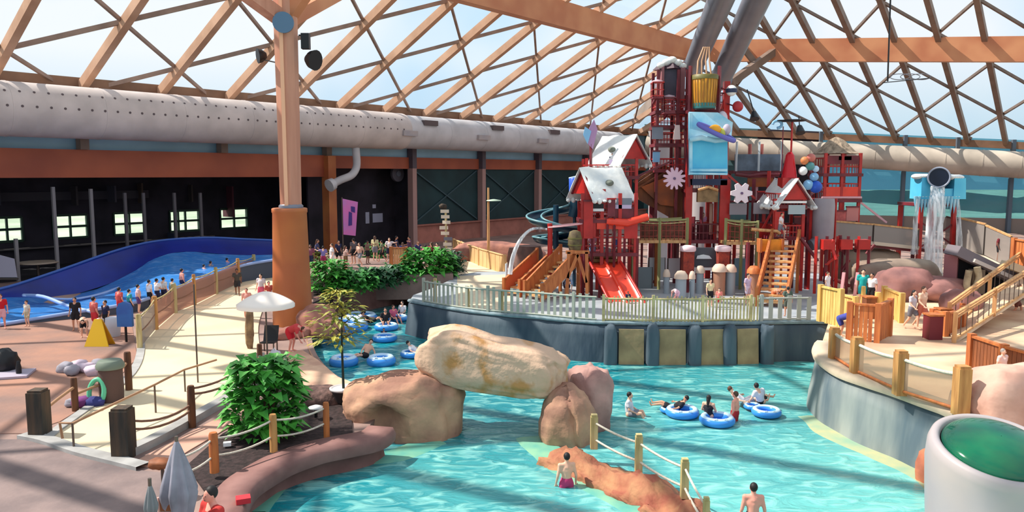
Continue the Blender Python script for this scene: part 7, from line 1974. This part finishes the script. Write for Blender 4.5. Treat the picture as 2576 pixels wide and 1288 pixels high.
# --- in the right pool
q = G(1425, 1224, 0); person('person seen from behind wading waist deep, dark hair, rosy pink shorts', 'stand', (q.x, q.y, -.78), PI + .2, 1.68, 'l', 'k', None, (190, 60, 110))
q = G(1893, 1312, 0); person('bare backed person with short dark hair wading at the bottom edge', 'stand', (q.x, q.y, -.85), PI - .1, 1.78, 'r', 'k', None, NAVY)
q = G(1584, 1046, 0); person('person in a white and grey top sitting upright in the water, dark hair', 'sit', (q.x, q.y, -.04), 1.25, 1.6, 'l', 'k', (206, 206, 216), GRY)
q = G(1690, 1030, .1); person('person reclining on the small float at the left of the right pool group', 'recline', (q.x, q.y, .08), -1.9, 1.45, 'm', 'k', BLK, BLK)
q = G(1722, 1034, .1); person('low child in dark clothes peeping over the wide float', 'sit', (q.x, q.y + .3, -.2), .5, 1.05, 'm', 'k', NAVY, NAVY)
q = G(1784, 1052, .1); person('long haired person in black seen from behind on the nearest float', 'sit', (q.x, q.y + .1, .05), 2.6, 1.5, 'l', 'k', None, None, True, (36, 36, 44))
q = G(1848, 1060, 0); person('shirtless boy in red shorts standing in the water between the floats', 'stand', (q.x, q.y, -.62), -2.2, 1.62, 'r', 'b', None, (170, 40, 50))
q = G(1880, 1022, .1); person('person lying back on the float behind the standing boy', 'recline', (q.x, q.y + .3, .12), 1.5, 1.55, 'l', 'b', WHT, GRY)
q = G(1915, 1022, .1); person('person with dark hair resting on the rightmost float, legs to the right', 'lean', (q.x, q.y + .1, .16), PI + .2, 1.6, 'l', 'k', (210, 206, 214), BLK)
# --- in the river
q = G(918, 902, .1); person('pale shirtless person in dark shorts leaning back on the double float', 'lean', (q.x, q.y + .1, .12), .1, 1.6, 'l', 'k', None, BLK)
q = G(972, 900, 0); person('child in a red top splashing beside the double float', 'armsup', (q.x, q.y, -.95), .3, 1.15, 'r', 'b', RED, RED)
q = G(970, 818, .1); person('person in black with dark hair upright on a float in the river', 'sit', (q.x, q.y, .12), .2, 1.7, 'm', 'k', BLK, BLK)
q = G(965, 846, .1); person('small child in navy on the float in front of the person in black', 'sit', (q.x, q.y + .1, -.05), .2, 1.0, 'm', 'k', NAVY, NAVY)
q = G(990, 806, .1); person('person in a rosy top on the farthest river float, left of two', 'sit', (q.x, q.y, .1), .8, 1.6, 'r', 'b', PNK, NAVY)
q = G(1012, 795, .1); person('person in a white top on the farthest river float, right of two', 'sit', (q.x, q.y, .1), -.5, 1.6, 'l', 'k', WHT, NAVY)
q = G(890, 812, .1); person('person in striped white and grey lying on a back left river float', 'recline', (q.x, q.y, .14), -1.4, 1.65, 'l', 'k', (190, 190, 204), GRY)
q = G(935, 812, .1); person('dark clad person lying near the back of the river', 'recline', (q.x, q.y, .14), 1.6, 1.5, 'm', 'k', BLK, BLK)
q = G(1048, 890, .1); person('dark haired head and arms on the pale float by the rock slab', 'recline', (q.x + .1, q.y, .1), 1.4, 1.5, 'l', 'k', WHT, GRY)
# --- foreground left
q = P(528, 1245, 10.9); person('seated dark haired person in a red top cut by the bottom edge', 'sit', (q.x, q.y, q.z - .78), -.7, 1.7, 'r', 'k', (190, 52, 48), RED)
q = G(612, 1262, ZG + .3); o = MB().box((0, 0, .05), (.3, .25, .12), .4).build('red_bag', cloth(RED)); o.location = q; tag(o, 'small red bag on the pool kerb by the seated person', 'bag')
q = G(735, 885, ZG); person('person in bright red trunks bending over at the foot of the big column', 'bend', q, 1.3, 1.75, 'r', 'b', (212, 70, 74), (214, 40, 56))
# --- at the wave ride, shirtless boys and the queue
for x, y, rz, h, sk, hr, tp, bt, lab, ps in (
    (213, 850, .4, 1.45, 'l', 'k', None, BLK, 'shirtless boy in black shorts in the group above the yellow floor cone, front left', 'bend'),
    (240, 838, 2.6, 1.72, 'r', 'k', (206, 100, 96), RED, 'tall boy in a coral top in the group above the yellow floor cone', 'stand'),
    (192, 832, .2, 1.6, 'm', 'k', BLK, BLK, 'person all in black at the left of the group above the floor cone', 'stand'),
    (268, 838, -.5, 1.55, 'm', 'k', NAVY, BLK, 'person in navy at the right of the group above the floor cone', 'stand'),
    (255, 858, 2.9, 1.2, 'l', 'b', (206, 206, 216), (60, 70, 150), 'child with pale top and blue shorts just above the yellow floor cone', 'stand'),
    (70, 822, -.4, 1.3, 'l', 'b', (214, 208, 196), (190, 180, 150), 'child in a pale top and dark cap by the wave ride front edge', 'stand'),
    (6, 828, .5, 1.7, 'r', 'b', (196, 28, 40), (226, 170, 180), 'person in a dark red top cut off by the left edge', 'stand'),
    (303, 800, 2.7, 1.6, 'r', 'k', (206, 90, 90), RED, 'person with a rosy back, first of the queue right of the group', 'stand'),
    (328, 800, 2.4, 1.5, 'l', 'k', TEAL, BLK, 'person in teal, second of the queue along the wave ride', 'stand'),
    (350, 788, 2.2, 1.55, 'l', 'k', (214, 180, 190), (90, 60, 120), 'person in a pale rose top, third of the queue along the wave ride', 'stand'),
    (378, 776, 2.5, 1.6, 'l', 'k', WHT, BLK, 'person in a white shirt, fourth of the queue along the wave ride', 'stand'),
    (397, 772, 2.5, 1.6, 'm', 'k', WHT, NAVY, 'person with arms out in white, fifth of the queue along the wave ride', 'armsup'),
    (414, 770, 2.7, 1.65, 'l', 'k', (206, 210, 216), NAVY, 'person in pale grey, sixth of the queue along the wave ride', 'stand'),
    (436, 766, 2.7, 1.5, 'l', 'k', (170, 190, 180), BLK, 'person in sage, seventh of the queue along the wave ride', 'stand'),
    (460, 748, 2.4, 1.75, 'r', 'k', None, NAVY, 'bare chested person with wet dark hair, eighth of the queue along the wave ride', 'stand'),
    (515, 722, 2.4, 1.5, 'l', 'k', (196, 150, 150), BLK, 'person in dusty rose near the back of the queue', 'stand'),
    (532, 716, 2.6, 1.6, 'm', 'k', GRY, BLK, 'person in grey near the back of the queue', 'stand'),
    (573, 706, 2.6, 1.6, 'r', 'k', None, NAVY, 'shirtless person leaning at the back end of the wave ride', 'armsup')):
    person(lab, ps, gz(x, y), rz, h, sk, hr, tp, bt)
# --- on the walkway
for x, y, rz, h, sk, hr, tp, bt, lab, ps in (
    (598, 745, .3, 1.7, 'd', 'k', (70, 66, 62), (46, 44, 50), 'person in dark clothes walking down the upper walkway', 'walk'),
    (622, 800, .2, 1.55, 'r', 'b', (226, 160, 150), (214, 150, 140), 'child in pale pink standing on the walkway behind the parasol', 'stand'),
    (658, 765, -.2, 1.75, 'l', 'k', (206, 196, 204), (210, 90, 120), 'person in a grey striped top and rosy skirt beside the big column', 'stand'),
    (678, 775, .6, 1.5, 'r', 'k', (186, 80, 70), (96, 50, 50), 'person in brick red half hidden by the big column', 'stand')):
    person(lab, ps, gz(x, y), rz, h, sk, hr, tp, bt)
# --- the crowd behind the shrubs
crowd = [(782, 664, (130, 70, 90), NAVY, 'd'), (798, 650, (70, 72, 110), BLK, 'm'), (814, 662, (120, 110, 170), (150, 50, 90), 'l'), (836, 664, WHT, WHT, 'l'), (852, 650, NAVY, BLK, 'm'), (870, 662, (206, 170, 160), (120, 90, 60), 'r'), (890, 648, (96, 90, 96), BLK, 'm'), (906, 655, (222, 180, 160), GRY, 'l'), (925, 648, (120, 96, 84), BLK, 'd'),
         (944, 640, (206, 196, 150), GRY, 'l'), (962, 644, (110, 120, 96), BLK, 'm'), (980, 642, (226, 214, 216), NAVY, 'l'), (998, 638, NAVY, NAVY, 'm'), (1014, 650, (34, 44, 110), BLK, 'l'), (1030, 640, (90, 60, 90), BLK, 'm'), (1052, 652, (50, 50, 96), BLK, 'm'), (1070, 660, (226, 130, 140), RED, 'r'), (1086, 662, (176, 44, 60), RED, 'l'), (1100, 655, (214, 190, 170), GRY, 'l')]
cn = {(36, 40, 74): 'navy', WHT: 'white'}
CN = ['plum', 'slate blue', 'lavender with a magenta skirt', 'all white', 'navy', 'peach', 'dim grey', 'flesh coloured', 'brown', 'cream', 'olive', 'pearl white', 'deep navy', 'royal blue', 'dusky purple', 'indigo', 'salmon', 'crimson', 'sand']
for k, ((x, y, tp, bt, sk), c_) in enumerate(zip(crowd, CN)):
    person('person in %s in the crowd behind the shrubs, %s' % (c_, 'near the column' if k < 4 else 'by the pink banner' if k < 9 else 'before the notices' if k < 13 else 'left of the signpost'), ('stand', 'walk', 'armsup')[k % 3], G(x, y + 16, 2.0), (k * 1.7) % 6.2, 1.62 + .12 * math.sin(k * 2.3), sk, 'kb'[k % 2], tp, bt, k % 4 == 1, None, 'crowd behind the shrubs')
# --- on the play deck and structure
def zz(x, y, Y): return P(x, y, Y)
for lab, ps, loc, rz, h, sk, hr, tp, bt, lg in (
    ('person in pale blue bending forward beside the red slide', 'bend', G(1426, 748, ZP), .2, 1.5, 'l', 'k', (150, 170, 206), NAVY, False),
    ('person in white sitting halfway up the left stairs', 'bend', zz(1404, 668, 41.0), -.5, 1.3, 'l', 'k', WHT, RED, False),
    ('person in a lilac top and pale blue shorts on the left tower landing', 'stand', zz(1490, 656, 41.3), .2, 1.5, 'l', 'g', (214, 150, 176), (120, 160, 200), False),
    ('person in cream waiting at the head of the red slide', 'stand', zz(1550, 650, 41.4), .5, 1.75, 'l', 'b', (240, 214, 200), (90, 110, 170), False),
    ('child in dark clothes at the bottom of the red slide', 'sit', G(1580, 762, ZP) + DZ * .1, .3, .9, 'd', 'k', NAVY, BLK, False),
    ('child in pale pink lying across the deck right of the slide', 'bend', G(1702, 762, ZP), -.9, 1.05, 'r', 'g', (240, 196, 210), (226, 180, 200), False),
    ('dark haired child in a cream top and black shorts behind the picket fence', 'stand', G(1786, 772, ZP), .3, 1.35, 'l', 'k', (226, 206, 160), BLK, False),
    ('small child in a coral top behind the picket fence', 'stand', G(1808, 778, ZP), -.3, 1.0, 'l', 'k', (232, 130, 120), RED, False),
    ('person in lilac holding a white board at the foot of the wooden stairs', 'stand', G(1880, 764, ZP), .6, 1.5, 'l', 'k', (206, 180, 206), (226, 206, 226), False),
    ('tan skinned child crouching on the lowest wooden stairs', 'bend', G(1948, 766, ZP), .6, 1.2, 'm', 'b', None, (206, 120, 80), False),
    ('person with dark hair in a green grey wrap behind the fence right of the stairs', 'stand', G(1980, 796, ZP), PI, 1.35, 'm', 'k', (80, 96, 86), (84, 90, 80), False),
    ('person climbing the red chalet landing in a white top', 'walk', zz(1962, 604, 41.9), .9, 1.5, 'l', 'b', WHT, GRY, False),
    ('child peering out of the upper snowy cabin', 'stand', zz(1540, 440, 43.6), 0, 1.2, 'm', 'k', NAVY, NAVY, False),
    ('person in white on the bridge level under the tan drum', 'stand', Vector((P(1768, 606, 45.2).x, 45.2, zat(608, 44.0) + .09)), .4, 1.5, 'l', 'k', (206, 150, 190), NAVY, False),
    ('person wrapped in a white towel behind the yellow plank fence', 'stand', G(2080, 752, ZP), .8, 1.4, 'l', 'b', WHT, WHT, False),
    ('person in a teal top behind the orange screen', 'stand', G(2168, 770, ZR), -.4, 1.75, 'l', 'k', (24, 160, 160), (30, 150, 160), False),
    ('person in white and black beside the one in teal', 'stand', G(2190, 772, ZR), -.9, 1.6, 'm', 'k', WHT, BLK, False),
    ('person in dark shorts on the terrace under the walkway, left of two', 'walk', G(2215, 668, ZR), .2, 1.7, 'l', 'b', (206, 180, 170), BLK, False),
    ('person in dark shorts on the terrace under the walkway, right of two', 'walk', G(2240, 670, ZR), -.3, 1.7, 'l', 'b', (214, 190, 180), BLK, False),
    ('person carrying a grey and white bag past the rocks', 'walk', G(2292, 828, ZR), .4, 1.6, 'l', 'k', (200, 196, 206), (110, 110, 120), True),
    ('pale skinned person walking beside the one with the bag', 'walk', G(2316, 828, ZR), .3, 1.75, 'l', 'b', (236, 196, 168), (206, 120, 100), False),
    ('person in a blue patterned swimsuit leaning at the far end of the curved wall', 'bend', G(2116, 846, ZR), .9, 1.35, 'l', 'k', (70, 76, 160), (60, 70, 150), False),
    ('pale child standing behind the rosy boulder at the right edge', 'stand', G(2517, 985, ZR), .4, 1.25, 'l', 'g', (240, 200, 190), (232, 190, 180), False),
    ('tan person climbing the ramp at the right edge', 'walk', zz(2556, 800, 35.0), 1.2, 1.6, 'm', 'b', (196, 130, 100), (110, 60, 50), False),
    ('person in orange red on the stair at the top right edge', 'stand', zz(2562, 690, 38.5), .4, 1.7, 'm', 'k', (232, 130, 96), (206, 90, 70), False),
    ('dark skinned person on the stair by the far right edge', 'stand', P(2530, 666, 42.3) + Vector((0, .7, .12)), .8, 1.5, 'd', 'k', (120, 40, 50), BLK, False)):
    person(lab, ps, loc, rz, h, sk, hr, tp, bt, lg)
